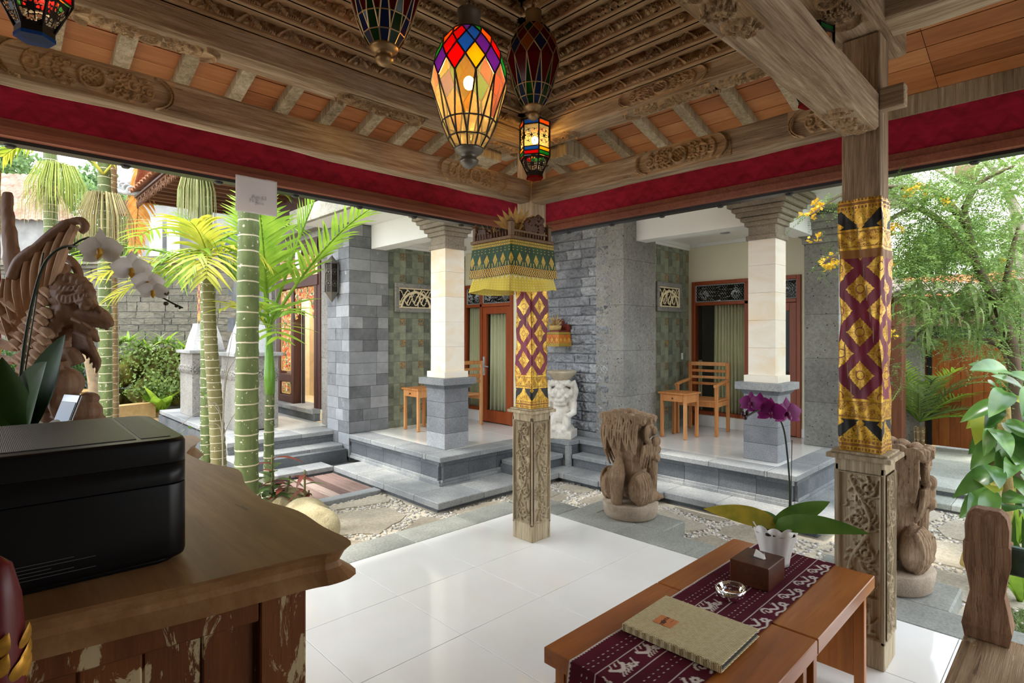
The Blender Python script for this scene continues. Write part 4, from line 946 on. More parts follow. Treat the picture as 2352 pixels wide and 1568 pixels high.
# ================================================================== entrance door building
wd_ = struct('wall_entrance_door', 'grey carved stone wall around the painted entrance door', 'wall')
def eb2(x0, x1, y0, y1, z0, z1, m=M_PARAS, nm='facing_slab', bev=.003): return MB().box(x0, x1, y0, y1, z0, z1, bev).build(nm, m, wd_)
for k in range(6):
    z = .29+.47*k; eb2(3.6, 4.0, 7.2, 7.60, z, z+.468); eb2(3.72, 4.0, 7.60, 7.88, z, z+.468); eb2(3.72, 4.0, 9.52, 9.62, z, z+.468); eb2(3.66, 4.0, 9.62, 9.72, z, z+.468); eb2(3.70, 4.0, 9.72, 9.84, z, z+.468); eb2(3.64, 4.0, 9.84, 11.3, z, z+.468, M_BLOCK)
eb2(3.7, 4.0, 7.88, 9.52, 3.02, 3.2); eb2(3.55, 4.1, 7.19, 11.3, 3.1, 3.2)
MB().box(4.45, 4.55, 7.0, 11, .2, 3.2).box(4.0, 4.5, 7.5, 7.6, .2, 3.2).box(4.0, 4.5, 9.9, 10.0, .2, 3.2).build('hall_wall', plain('hall_cream', H_('e9d9b8'), .8), wd_); MB().box(3.7, 5.3, 7.5, 10.0, .30, .46).build('hall_floor', plain('hall_floor', H_('e2d3b4'), .4), wd_)
for j in range(3): eb2(3.58, 3.98, 7.86+.56*j, 7.86+.56*(j+1)-.002, .40, .465, M_STEP, 'door_step', .006)
eb2(3.62, 3.98, 7.88, 9.52, .29, .40, M_STEPD, 'door_step_riser')
hl_ = thing('hall_lamp', 'ceiling lamp lighting the cream hall behind the carved door', 'lamp', (4.22, 8.7, 3.0)); MB().lathe([(.10, .02), (.12, 0), (.11, -.04), (.06, -.07), (.001, -.075)], 20).build('shade', emis('hall_lamp_glow', (1, .9, .72), 6.0), hl_)
_ld = bpy.data.lights.new('hall_light', 'POINT'); _ld.energy = 30; _ld.color = (1, .92, .8); _ld.shadow_soft_size = .1; _lo = bpy.data.objects.new('hall_light', _ld); COL.objects.link(_lo); _lo.parent = hl_; _lo.location = (0, 0, -.2)
ed = struct('door_2', 'brown carved entrance door frame with painted floral panels', 'door')
M_PAINT = (lambda n: (n.color(n.mix(n.noise(n.pos(), 14, 2) > .53, n.mix(n.noise(n.pos(), 23, 2) > .5, H_('c9a055'), H_('cf5a34')), n.mix(n.noise(n.pos(), 19, 1) > .52, H_('5d6b45'), H_('e2c9a0')))), n.m)[1])(NT('painted_carving', .6))
M_GOLDP = plain('gold_edge', H_('c2a05a'), .5)
def edb(y0, y1, z0, z1, x0=3.70, x1=3.82, m=M_DARKW, nm='frame_bar', par=None): return MB().box(x0, x1, y0, y1, z0, z1, .004).build(nm, m, par or ed)
edb(9.36, 9.52, .46, 3.02); edb(8.79, 8.88, .46, 2.30, 3.69); edb(7.97, 8.06, .46, 2.30, 3.69); edb(7.88, 7.93, .46, 3.02); edb(7.93, 9.36, 2.30, 2.46, 3.68); edb(7.93, 9.36, 2.78, 3.02); edb(8.88, 9.36, .46, .58); edb(8.88, 9.36, .80, .92); edb(7.93, 7.97, .46, 3.0)
def painted(y0, y1, z0, z1, nm='painted_panel', arch=False):
    L, h = y1-y0, z1-z0; U, Vv = grid(L, h, .011); S = []; rr = random.Random(int(z0*100)+int(y0*10))
    for k in range(int(L*h*260)+6):
        cx, cy, r = rr.uniform(.03, L-.03), rr.uniform(.03, h-.03), rr.uniform(.03, .06); S.append((spiral(cx, cy, r, r*.2, rr.uniform(0, 6), rr.choice((-1.3, 1.3)), 30), .012, .022))
    Hh = hfield(U, Vv, S); mask = None; th = 0
    if arch: mask = (Vv > h*.62+.0*U) | (((U-L/2)/(L*.40))**2+(Vv/(h*.72))**2 > 1.0+.10*np.sin(Vv*60)); th = .02
    p_ = mk(nm, relief(U, Vv, Hh, (3.725, y1, z0), (0, -1, 0), (0, 0, 1), mask=mask, thick=th), M_PAINT, ed)
    if not arch:
        g = .02
        for a, b_, c, d in ((y0, y1, z0, z0+g), (y0, y1, z1-g, z1), (y0, y0+g, z0, z1), (y1-g, y1, z0, z1)): edb(a, b_, c, d, 3.705, 3.735, M_GOLDP, 'gold_edging', p_)
painted(8.93, 9.31, .97, 2.27); painted(8.95, 9.30, .60, .79); painted(8.10, 9.30, 2.49, 2.75); painted(8.06, 8.79, 1.80, 2.30, 'carved_arch', True)
edb(8.745, 8.79, .46, 1.95, 3.82, 3.86, plain('dark_jamb', (.03, .032, .035)), 'inner_jamb')
# ================================================================== coffee tables and what stands on them
M_TEAK = wood('orange_teak', [(.2, H_('6e3a16')), (.5, H_('9c5a26')), (.8, H_('ba7838'))], 'X', 2.2, .28, .06, .12, False, .5, 9)
M_TEAKZ = wood('orange_teak_panel', [(.2, H_('70390f')), (.5, H_('a3601f')), (.8, H_('c27d30'))], 'Z', 2.2, .35, .06, .15, False, .5, 9)
def coffee(x0, x1, label):
    t = thing('coffee_table', label, 'table', (0, 0, 0), group='pair of coffee tables'); y0, y1, z = .65, 1.28, .5
    top = MB().box(x0, x1, y0, y1, z-.055, z, .003).build('table_top', M_TEAK, t)
    for a in (x0+.03, x1-.065):
        MB().box(a, a+.035, y0+.025, y0+.065, 0, z-.055, .002).build('leg', M_TEAKZ, t); MB().box(a, a+.035, y1-.065, y1-.025, 0, z-.055, .002).build('leg', M_TEAKZ, t)
        MB().box(a+.004, a+.031, y0+.065, y1-.065, .06, z-.055, .002).build('side_panel', M_TEAKZ, t)
    for ya in (y0+.04, y1-.06): MB().box(x0+.065, x1-.065, ya, ya+.02, z-.12, z-.055).build('apron', M_TEAKZ, t)
    return t
coffee(1.39, 2.098, 'orange teak coffee table carrying the woven menu folder'); coffee(2.106, 2.84, 'orange teak coffee table carrying the tissue box and purple orchid')
# ikat runner (woven picture as vertex colours on a fine sheet that drops over both ends)
def runner():
    L, Wd = 1.72, .36; U, Vv = grid(L, Wd, .0034)
    dk, mid, wh = np.array(H_('42121f')), np.array(H_('5e1f2e')), np.array(H_('d8cfc6'))
    n = noise2(U, Vv, 5, ((3, 1), (9, .6))); base = dk+(mid-dk)*np.clip(.5+.4*n[..., None], 0, 1)
    S = []
    for v in (.105, .19, .285): S.append((line((0, v), (L, v)), .0028, 1))
    r = random.Random(2)
    for k in range(12):   # animal motifs in the left band, between .105 and .19
        x = .02+.145*k; s_ = 1
        S.append((np.array([[x+.015+.06*t, .128+.022*math.sin(PI*t)] for t in np.linspace(0, 1, 20)]), .008, 1))
        for q in range(4): S.append((np.array([[x+.03+.014*q+.006*math.sin(5*t), .15+.022*t] for t in np.linspace(0, 1, 10)]), .0035, 1))
        for q in range(3): S.append((np.array([[x+.022+.022*q+.01*t, .125-.014*t] for t in np.linspace(0, 1, 8)]), .003, 1))
        S.append((spiral(x+.09, .152, .016, .004, 0, 1, 20), .004, 1)); S.append((line((x+.072, .135), (x+.10, .17), (x+.118, .13)), .0035, 1)); S.append((np.array([[x+.112, .16]]*2), .007, 1))
    for k in range(10):   # vine and flower band at the right edge
        x = .03+.172*k
        S.append((spiral(x+.03, .315, .024, .006, PI, 1.1, 30), .005, 1)); S.append((np.array([[x+.055+.05*t, .318+.016*math.sin(4*t)] for t in np.linspace(0, 1, 16)]), .0065, 1))
        for q in range(6): a = q*PI/3; S.append((np.array([[x+.125+.012*math.cos(a), .335+.011*math.sin(a)]]*2), .0075, 1))
        for q in range(4): a = q*PI/2; S.append((np.array([[x+.1+.007*math.cos(a), .302+.007*math.sin(a)]]*2), .0028, 1))
        S.append((np.array([[x+.02+.12*t, .352-.006*math.sin(9*t)] for t in np.linspace(0, 1, 20)]), .005, 1))
    S = [(np.asarray(p), w_, 1) for p, w_, h in S]; m = hfield(U, Vv, S) > .45
    for v in (.055, .075, .228, .248):
        dash = (np.abs(Vv-v) < .0026) & ((U*1000) % 26 < 8); m |= dash
    m |= (Vv < .004) | ((Vv < .010) & ((U*1000) % 14 < 7))
    col = np.where(m[..., None], wh*(.85+.15*np.clip(n, -1, 1)[..., None]), base)
    # shape: flat on the table from X=1.39 to 2.84, drop over both ends
    s_ = U-.13; e = .004; X = np.clip(1.39-e+s_, 1.39-e, 2.84+e); drop = np.where(s_ < 0, -s_, np.where(s_ > 1.45+2*e, s_-1.45-2*e, 0)); X = X-np.where(s_ < 0, .02*np.sin(np.clip(-s_/.13, 0, 1)*1.2), 0)+np.where(drop > 0, np.where(s_ > 1, .02*np.sin(drop*9), 0), 0)
    Y = 1.165-Vv+.006*np.sin(U*5)*(Vv-.1); Z = .5035-drop+.0012*noise2(U, Vv, 8, ((4, 1), (8, .6)))
    P = np.stack([X, Y, Z], -1); me = relief(U, Vv, np.zeros(U.shape), (0, 0, 0), (1, 0, 0), (0, -1, 0), col=col); me.vertices.foreach_set('co', P.reshape(-1, 3).astype(np.float32).ravel()); me.update(); fixn(me)
    n_ = NT('ikat_cloth', .9, 0, .1); n_.color(n_.attr('col')); n_.bump(n_.noise(n_.vec(n_.pos(), (1, 1, 1)), 400, 2), .2, .002)
    o = mk('table_runner', me, n_.m); return tag(o, 'maroon and white ikat table runner laid along both coffee tables', 'table runner')
runner()
# menu folder
M_WEAVE = (lambda n: [None, n])(None)[1]
def weave():
    n = NT('woven_seagrass', .7, 0, .3); x, y, z = n.xyz(); a = (x*1.0+y)*700.0; b_ = (x-y)*450.0
    k = sn(a)*sn(b_); c = n.ramp(k*.5+.5+(n.noise(n.pos(), 60, 2)-.5)*.5, [(.15, H_('94814f')), (.5, H_('cbbb8c')), (.85, H_('e8dfbc'))]); n.color(c); n.bump(k, .6, .002); return n.m
M_WEAVE = weave()
bk = thing('menu_folder', 'closed menu folder in woven seagrass with a leather patch', 'folder', (1.81, .97, .507), math.radians(1))
MB().box(-.15, .15, -.18, .18, .022, .027, .002).build('front_cover', M_WEAVE, bk); MB().box(-.15, .15, -.18, .18, 0, .004, .002).build('back_cover', M_WEAVE, bk); MB().box(-.153, -.147, -.18, .18, 0, .027, .003).build('spine', M_WEAVE, bk)
MB().box(-.146, .14, -.175, .175, .0045, .0215, .001).build('pages', plain('dark_pages', H_('2b2a2c'), .7), bk)
pa = MB().box(-.032, .032, -.036, .036, .0272, .0288, .001).build('leather_patch', plain('tan_leather', H_('c47a45'), .6), bk, (-.035, .075, 0))
M_INK = plain('dark_ink', H_('2a1408'), .8)
def text(name, s_, size, parent, loc, rot, m, ext=.0004):
    cu = bpy.data.curves.new(name, 'FONT'); cu.body = s_; cu.size = size; cu.extrude = ext; cu.align_x = 'CENTER'; cu.align_y = 'CENTER'
    o = bpy.data.objects.new('tmp_text', cu); COL.objects.link(o); dg = bpy.context.evaluated_depsgraph_get(); me = bpy.data.meshes.new_from_object(o.evaluated_get(dg)); bpy.data.objects.remove(o); bpy.data.curves.remove(cu)
    return mk(name, me, m, parent, loc, rot)
# lettering reads along the spine direction (towards +X), its head towards +Y
RT = (0, 0, 0)
text('lettering', 'n', .03, pa, (-.0235, .004, .0291), RT, M_INK); text('lettering', 'ATA', .017, pa, (.0145, .006, .0291), RT, M_INK); MB().lathe([(.0095, 0), (.0095, .0006)], 18, (-.0085, .004, .0288)).build('globe_mark', plain('brown_mark', H_('5a3018'), .7), pa); text('lettering', 'rooms & villa' if False else '\u2014\u2014\u2014', .008, pa, (.014, -.016, .0291), RT, M_INK)
# ashtray
M_GLASS = glassm('clear_glass', (.93, .98, .96), .02)
ash = MB(); n = 48; prof = [(.02, .004), (.05, .004), (.056, .02), (.064, .036), (.07, .036), (.066, .018), (.058, 0), (.0, 0)]
ash.lathe([(.001, .006), (.045, .006), (.052, .014), (.06, .036), (.069, .037), (.066, .022), (.06, .006), (.05, 0), (.001, 0)], 48, lobes=24, amp=.045)
o = ash.build('ashtray', M_GLASS, None, (2.185, .995, .5065)); o.scale = (1, .8, 1); tag(o, 'cut glass ashtray on the ikat runner', 'ashtray')
# tissue box
tb = thing('tissue_box', 'dark wooden tissue box with a white tissue pulled from the slot', 'tissue box', (2.415, .985, .506), math.radians(1))
B = MB().box(-.092, .092, -.08, .08, 0, .095, .003); B.build('box_body', wood('dark_box_wood', [(.3, H_('3d1d0e')), (.6, H_('5c2f17')), (.85, H_('74421f'))], 'X', 3, .35, .05, .1, False), tb)
MB().lathe([(.04, 0), (.04, .0012)], 24).build('slot', M_BLACK, tb, (0, 0, .0945)).scale = (.25, 1, 1)
MB().add([(-.004, -.03, .09), (.004, .02, .09), (.012, .01, .127), (-.012, -.034, .12), (.006, -.035, .09), (.02, -.02, .118)], [(0, 1, 2, 3), (0, 4, 5, 3)]).build('tissue', plain('tissue_white', H_('eeeae2'), .9), tb)
# ---- orchids
cdir = -Vector((_fw[0], _fw[1], 0))
def petal(B, c, ax, up, L, Wd, cup=.15, n=7):
    """cupped petal: c base, ax direction, up normal"""
    ax, up = Vector(ax).normalized(), Vector(up); up = (up-ax*up.dot(ax)).normalized(); sd_ = ax.cross(up); rows = []
    for i in range(n+1):
        t = i/n; w_ = Wd*math.sin(PI*min(1, .06+.94*t)**.75)*.5; p = Vector(c)+ax*L*t+up*(-cup*L*math.sin(PI*t*.9)*.5)
        rows.append([p-sd_*w_+up*cup*w_*.8, p-sd_*w_*.5+up*cup*.15*w_, p, p+sd_*w_*.5+up*cup*.15*w_, p+sd_*w_+up*cup*w_*.8])
    v = [q for r in rows for q in r]; B.add(v, [(i*5+k, i*5+k+1, i*5+6+k, i*5+5+k) for i in range(n) for k in range(4)], True)
def orchid_flower(parent, loc, face, size, mp, mc, up=(0, 0, 1)):
    f = Vector(face).normalized(); u = Vector(up); u = (u-f*u.dot(f)).normalized(); s_ = u.cross(f); loc = Vector(loc)
    B = MB()
    for a in (90, 210, 330): d = u*math.sin(math.radians(a))+s_*math.cos(math.radians(a)); petal(B, loc-f*.002, d, f, size*.55, size*.36, -.1)
    for a in (8, 172): d = u*math.sin(math.radians(a))+s_*math.cos(math.radians(a)); petal(B, loc+f*.001, d, f, size*.56, size*.62, -.12)
    fl_o = B.build('blossom', mp, parent); C = MB(); C.ell(loc+f*size*.07-u*size*.05, (size*.07, size*.07, size*.09), None, 8, 6); petal(C, loc+f*size*.08-u*size*.06, -u+f*.5, f, size*.22, size*.16, -.3)
    C.tube([loc+f*.0, loc+f*size*.12+u*size*.02], [size*.05, size*.035], 6); C.build('lip', mc, fl_o)
def leaf_mesh(B, base, dirv, L, Wd, droop, up=(0, 0, 1), n=12, fold=.12, taper=1.0):
    d = Vector(dirv).normalized(); up = Vector(up); up = (up-d*up.dot(d)).normalized(); sd_ = d.cross(up); rows = []; p = Vector(base); ang = 0
    for i in range(n+1):
        t = i/n; w_ = Wd*.5*(math.sin(PI*(.08+.92*t)**.8)**.8 if t < 1 else 0.02)
        a = -droop*t*t; cur = Vector(base)+d*L*t+up*(L*(.35*t*(1-t)*0)+a*L); rows.append([cur-sd_*w_+up*fold*w_, cur-sd_*w_*.5+up*fold*.3*w_, cur-up*fold*.2*w_, cur+sd_*w_*.5+up*fold*.3*w_, cur+sd_*w_+up*fold*w_])
    v = [q for r in rows for q in r]; B.add(v, [(i*5+k, i*5+k+1, i*5+6+k, i*5+5+k) for i in range(n) for k in range(4)], True)
def leafmat(nm, a, b_, rough=.4, trans=.35, scale=9, spec=.5):
    n = NT(nm, rough, 0, spec); c = n.ramp(n.noise(n.pos(), scale, 3)*.8+n.rnd()*.2, [(.3, a), (.7, b_)]); n.color(c)
    tl = n.t.nodes.new('ShaderNodeBsdfTranslucent'); n.t.links.new(c, tl.inputs[0]); m_ = n.t.nodes.new('ShaderNodeMixShader'); m_.inputs[0].default_value = trans
    n.t.links.new(n.b.outputs[0], m_.inputs[1]); n.t.links.new(tl.outputs[0], m_.inputs[2]); n.t.links.new(m_.outputs[0], n.t.nodes['Material Output'].inputs[0]); return n.m
M_OLEAF = leafmat('orchid_leaf', H_('3a5a20'), H_('5d8030'), .45, .2, 9, .25); M_OLEAFY = leafmat('orchid_leaf_yellowing', H_('5d7a2c'), H_('b5a23a'), .45, .2, 14, .25)
M_OLEAFD = leafmat('dark_orchid_leaf', H_('24421a'), H_('3d6226'), .55, .04, 9, .12)
M_STEM = plain('dark_stem', H_('26301c'), .5); M_BARK = plain('fir_bark', H_('3a2415'), .95, scale=40, bump=.8)
M_POTW = plain('white_plastic', H_('dedcd8'), .35, var=.02); M_PURP = leafmat('purple_petal', H_('7a1468'), H_('a02a8a'), .5, .3, 20); M_PURPD = plain('purple_lip', H_('6e0f4f'), .5)
M_WPET = leafmat('white_petal', H_('dcd6d0'), H_('f2efec'), .5, .35, 20); M_WLIP = plain('yellow_lip', H_('d2a032'), .5, var=.3, scale=60)
def scallop_pot(parent, h, r0, r1, lobes=12, loc=(0, 0, 0)):
    n = lobes*6; v = []; f = []; rows = 8; B = MB()
    for side, dr in ((0, 0), (1, -.005)):
        for j in range(rows+1):
            t = j/rows
            for k in range(n):
                a = 2*PI*k/n; fl_ = .5+.5*abs(math.sin(a*lobes/2)); r = (r0+(r1-r0)*t**1.3)+dr; r *= 1-.035*(1-abs(math.sin(a*lobes/2)))*(.4+t)
                zz = h*t+(.016*abs(math.sin(a*lobes/2)) if j == rows else 0); v.append((r*math.cos(a), r*math.sin(a), zz))
    m_ = (rows+1)*n
    for j in range(rows):
        for k in range(n): f.append((j*n+k, j*n+(k+1) % n, (j+1)*n+(k+1) % n, (j+1)*n+k)); f.append((m_+(j+1)*n+k, m_+(j+1)*n+(k+1) % n, m_+j*n+(k+1) % n, m_+j*n+k))
    for k in range(n): f.append((rows*n+k, rows*n+(k+1) % n, m_+rows*n+(k+1) % n, m_+rows*n+k))
    f.append(tuple(reversed(range(n)))); B.add(v, f, True); p_ = B.build('pot', M_POTW, parent, loc)
    S_ = MB(); S_.lathe([(r1*.92, 0), (r1*.6, .012), (.001, .016)], 24, caps=False); rr = random.Random(1)
    for _ in range(60): a, q = rr.uniform(0, 6.28), r1*.88*math.sqrt(rr.random()); S_.ell((q*math.cos(a), q*math.sin(a), .008), (.014, .009, .008), Matrix.Rotation(rr.uniform(0, 3), 3, 'Z'), 6, 4)
    S_.build('bark_mix', M_BARK, parent, (loc[0], loc[1], loc[2]+h-.025)); return p_
po_ = thing('potted_orchid', 'purple moth orchid in a white scalloped pot behind the tissue box', 'orchid', (2.655, 1.0, .5065))
scallop_pot(po_, .17, .058, .100, 10)
X_ = lambda x, y, d: pxd(x, y, d)-Vector((2.655, 1.0, .5065))
bs = Vector((.0, 0, .175))
def tgt_leaf(x, y, d, L, Wd, droop, m, z0=.175, fold=.15):
    q = X_(x, y, d); dirv = (q+Vector((0, 0, droop*q.length))-bs); B = MB(); leaf_mesh(B, bs, dirv, q.length if L is None else L, Wd*1.15, droop, fold=fold, up=tuple(cdir*.75+Vector((0, 0, .65)))); B.build('leaf', m, po_)
tgt_leaf(1650, 1205, 2.62, .30, .085, .35, M_OLEAFY); tgt_leaf(1868, 1182, 2.55, .27, .08, .12, M_OLEAF); tgt_leaf(1915, 1245, 2.35, .36, .085, .30, M_OLEAF); tgt_leaf(1700, 1172, 2.85, .24, .075, .25, M_OLEAF); tgt_leaf(1790, 1180, 2.9, .2, .07, .1, M_OLEAF)
st = [X_(1812, 1195, 2.6), X_(1814, 1120, 2.6), X_(1808, 1040, 2.58), X_(1800, 985, 2.54), X_(1785, 955, 2.5), X_(1760, 940, 2.47), X_(1735, 945, 2.44), X_(1712, 958, 2.42)]
def smooth_path(p, k=6):
    p = [Vector(q) for q in p]; out = []
    for i in range(len(p)-1):
        a, b_, c, d = p[max(i-1, 0)], p[i], p[i+1], p[min(i+2, len(p)-1)]
        for j in range(k): t = j/k; out.append(.5*((2*b_)+(c-a)*t+(2*a-5*b_+4*c-d)*t*t+(3*b_-a-3*c+d)*t**3))
    out.append(p[-1]); return out
B = MB(); sp = smooth_path(st); B.tube(sp, [.0042]*len(sp), 6); B.tube([X_(1816, 1195, 2.6), X_(1819, 1010, 2.6)], .0018, 5); B.build('flower_stem', M_STEM, po_)
cdir = -Vector((_fw[0], _fw[1], 0))
for (x, y, d, fx, fz, s_) in ((1808, 948, 2.46, .15, .1, .095), (1770, 945, 2.44, -.4, .0, .085), (1744, 930, 2.46, -.7, .4, .08), (1724, 925, 2.44, -.9, .2, .07)):
    fc = cdir+Vector((_rt[0], _rt[1], 0))*fx+Vector((0, 0, fz)); orchid_flower(po_, X_(x, y, d), fc, s_*1.35, M_PURP, M_PURPD)
M_DBUD = plain('dark_bud', H_('3a1c28'), .5)
for (x, y, d) in ((1712, 958, 2.42), (1706, 950, 2.42), (1716, 948, 2.425)): MB().ell(X_(x, y, d), (.009, .009, .012), None, 8, 6).build('bud', M_DBUD, po_)

# ================================================================== reception counter, printer
ZC = 1.12
M_CT = wood('worn_counter_top', [(.2, H_('56391f')), (.5, H_('8c6641')), (.8, H_('b8946a'))], 'Y', 1.6, .45, .15, .05, True, .4, 7)
M_CB = wood('distressed_panel', [(.2, H_('3d1f0c')), (.5, H_('683a19')), (.8, H_('8c582b'))], 'Z', 2.0, .5, .25, .1, True, .3, 8, chips=(H_('b5a17c'), 6.0, .545))
ct = thing('reception_counter', 'rustic wooden reception counter with a live edge slab top', 'counter')
edge = [(.470, 1.075), (.52, 1.062), (.555, 1.08), (.553, 1.2), (.56, 1.35), (.535, 1.5), (.555, 1.7), (.60, 1.9), (.56, 2.06), (.55, 2.3), (.56, 2.75), (-1.2, 2.75), (-1.2, 1.30), (-.4, 1.19), (.054, 1.135), (.3, 1.095)]
def slabtop(poly, z0, z1, name, m, parent, r=.02):
    B = MB(); n = len(poly); cx = sum(p[0] for p in poly)/n; cy = sum(p[1] for p in poly)/n; rings = []
    for (off, z) in ((-.028, z0), (.0, z0+.02), (.006, (z0+z1)/2), (-.004, z1-.012), (-.018, z1)):
        ring = []
        for k in range(n):
            a, b_, c = Vector(poly[k-1]), Vector(poly[k]), Vector(poly[(k+1) % n]); t = ((b_-a).normalized()+(c-b_).normalized()).normalized(); nn = Vector((t.y, -t.x)); ring.append((b_.x+nn.x*off, b_.y+nn.y*off, z))
        rings.append(ring)
    v = [p for r_ in rings for p in r_]; f = [tuple(reversed(range(n))), tuple(4*n+k for k in range(n))]
    for j in range(4):
        for k in range(n): f.append((j*n+k, j*n+(k+1) % n, (j+1)*n+(k+1) % n, (j+1)*n+k))
    B.add(v, f); o = B.build(name, m, parent); fixn(o.data); return o
def subdiv(poly, k=4): return [tuple(q) for q in [Vector((p.x, p.y)) for p in smooth_path([Vector((a[0], a[1], 0)) for a in poly]+[Vector((poly[0][0], poly[0][1], 0))], k)][:-1]]
slabtop(subdiv(list(reversed(edge))), ZC-.06, ZC, 'counter_top', M_CT, ct)
body = [(.48, 1.12), (.48, 2.6), (-1.15, 2.6), (-1.15, 1.34), (.03, 1.17)]
MB().prism(body, 0, ZC-.058).build('counter_body', M_CB, ct)
# framing on the front face
fv = (Vector((.48, 1.12, 0))-Vector((-1.15, 1.34, 0))).normalized(); fnn = Vector((fv.y, -fv.x, 0)); Mf = Matrix((fv, -fnn, Vector((0, 0, 1)))).transposed().to_4x4(); Mf.translation = Vector((.485, 1.115, 0))
def fbar(a, b_, z0, z1, nm='frame_bar', d=.022): MB().box(a, b_, -d, 0, z0, z1, .003, M=Mf).build(nm, M_CB, ct)
fbar(-.085, 0, 0, ZC-.06, 'corner_post', .03); fbar(-1.6, -.087, ZC-.115, ZC-.06, 'top_rail', .028); fbar(-.72, -.63, .0, ZC-.117, 'stile')
for k in range(6): fbar(-.63+.09*k, -.63+.09*(k+1)-.002, .02, ZC-.117, 'plank', .006+.004*(k % 2))
# printer
M_PRB = plain('matt_black_plastic', (.004, .004, .0045), .35, spec=.25, var=.1)
def prtop():
    n = NT('dimpled_plastic_sky_sheen', .35, 0, .5); n.color((.10, .105, .098)); x, y, z = n.xyz(); k = sn((x+y)*1300)*sn((x-y)*1300); n.bump(k, .35, .001); return n.m  # black plastic; the sky's reflection on the lid is put into this grey colour
pr = thing('printer', 'black office printer standing on the reception counter', 'printer', (.085, 1.415, ZC), math.radians(-2))
def rrect(hx, hy, r, n=6):
    out = []
    for (cx, cy, a0) in ((hx-r, hy-r, 0), (-hx+r, hy-r, PI/2), (-hx+r, -hy+r, PI), (hx-r, -hy+r, 1.5*PI)):
        for k in range(n+1): a = a0+PI/2*k/n; out.append((cx+r*math.cos(a), cy+r*math.sin(a)))
    return out
def rloft(levels, r=.035):
    B = MB(); n = None; v = []; f = []
    for (hx, hy, z) in levels: ring = rrect(hx, hy, r); n = len(ring); v += [(x, y, z) for x, y in ring]
    for j in range(len(levels)-1):
        for k in range(n): f.append((j*n+k, j*n+(k+1) % n, (j+1)*n+(k+1) % n, (j+1)*n+k))
    B.add(v, f, True); B.f += [tuple(reversed(range(n))), tuple((len(levels)-1)*n+k for k in range(n))]; B.sm += [False, False]; return B
rloft([(.205, .19, 0), (.21, .195, .004), (.21, .195, .012)]).build('foot', M_PRB, pr); rloft([(.222, .205, .012), (.224, .207, .02), (.224, .207, .1485), (.2235, .2065, .15)]).build('printer_body', M_PRB, pr); rloft([(.2235, .2065, .151), (.224, .207, .1525), (.224, .207, .19)]).build('scanner_body', M_PRB, pr)
rloft([(.2238, .2068, .1905), (.224, .207, .191), (.224, .207, .228), (.221, .204, .234), (.217, .2, .235)]).build('lid', M_PRB, pr)
MB().box(-.21, .145, -.17, .196, .2352, .2365, .0008).build('lid_panel', prtop(), pr); MB().box(.152, .2, -.17, .19, .2352, .2362, .0008).build('feeder_cover', prtop(), pr)
for i, s_ in enumerate(('', '', '', '', '')): MB().box(-.2+.01*i, .08-.03*(i % 3), -.2085, -.2075, .028+.006*i, .0292+.006*i).build('print_line', plain('faint_print', (.05, .05, .048)) if 'faint_print' not in bpy.data.materials else bpy.data.materials['faint_print'], pr)
# display card holder behind the printer
ph = thing('card_holder', 'slanted glossy card holder leaning behind the printer', 'card holder', tuple(pxd(92, 1010, 1.68)), math.radians(-44-25)); ph.location.z = ZC
Mt = Matrix.Rotation(math.radians(-20), 4, 'X'); MB().box(-.045, .045, -.004, .004, 0, .26, .003, M=Mt).build('frame', plain('silver_edge', H_('9a9a9c'), .3, .8), ph); MB().box(-.04, .04, -.0055, -.0035, .01, .235, .001, M=Mt).build('screen', (lambda n: (n.color((.03, .03, .033)), n.m)[1])(NT('black_gloss', .08)), ph)
MB().box(-.03, .03, 0, .1, 0, .006, M=None).build('foot', M_PRB, ph)
# ---- white orchid on the counter
PW = Vector((.115, 2.10, ZC))
wo_ = thing('potted_orchid', 'white moth orchid in a white scalloped pot on the reception counter', 'orchid', tuple(PW))
scallop_pot(wo_, .16, .065, .105)
W_ = lambda x, y, d: pxd(x, y, d)-PW
def wleaf(x, y, d, Wd, droop, base=(0, 0, .17)):
    q = W_(x, y, d); b0 = Vector(base); B = MB(); dv = q-b0; leaf_mesh(B, b0, dv+Vector((0, 0, droop*dv.length)), dv.length, Wd, droop, fold=.2, up=tuple(cdir*.9+Vector((0, 0, .45)))); B.build('leaf', M_OLEAFD, wo_)
wleaf(150, 768, 1.5, .125, .0); wleaf(5, 820, 1.5, .12, .0); wleaf(75, 850, 1.42, .15, .1); wleaf(135, 830, 1.65, .08, .05); wleaf(-40, 840, 1.6, .11, .1)
st = [W_(44, 900, 1.62), W_(58, 780, 1.6), W_(78, 680, 1.6), W_(100, 610, 1.6), W_(130, 575, 1.6), W_(165, 565, 1.6), W_(210, 577, 1.58), W_(270, 605, 1.57), W_(330, 655, 1.56), W_(385, 690, 1.55), W_(420, 707, 1.55)]
B = MB(); sp = smooth_path(st); B.tube(sp, [.0052-.003*i/len(sp) for i in range(len(sp))], 6); B.tube(smooth_path([W_(165, 565, 1.6), W_(185, 552, 1.6), W_(205, 545, 1.6)]), .003, 5); B.tube([W_(50, 900, 1.62), W_(100, 580, 1.61)], .002, 5); B.build('flower_stem', M_STEM, wo_)
for (x, y, d, fx, fz, s_) in ((233, 575, 1.53, .1, -.1, .105), (303, 618, 1.53, .6, -.25, .088), (340, 648, 1.54, .9, -.2, .072), (352, 668, 1.53, .5, -.4, .065)):
    orchid_flower(wo_, W_(x, y, d), cdir+Vector((_rt[0], _rt[1], 0))*fx+Vector((0, 0, fz)), s_*1.05, M_WPET, M_WLIP)
M_BUD = plain('bronze_bud', H_('4a3a1e'), .5)
for (x, y, r) in ((378, 672, .012), (381, 697, .007), (405, 703, .005), (413, 707, .004), (160, 570, .006)): MB().ell(W_(x, y, 1.55), (r, r, r*.8), None, 8, 6).build('bud', M_BUD, wo_)
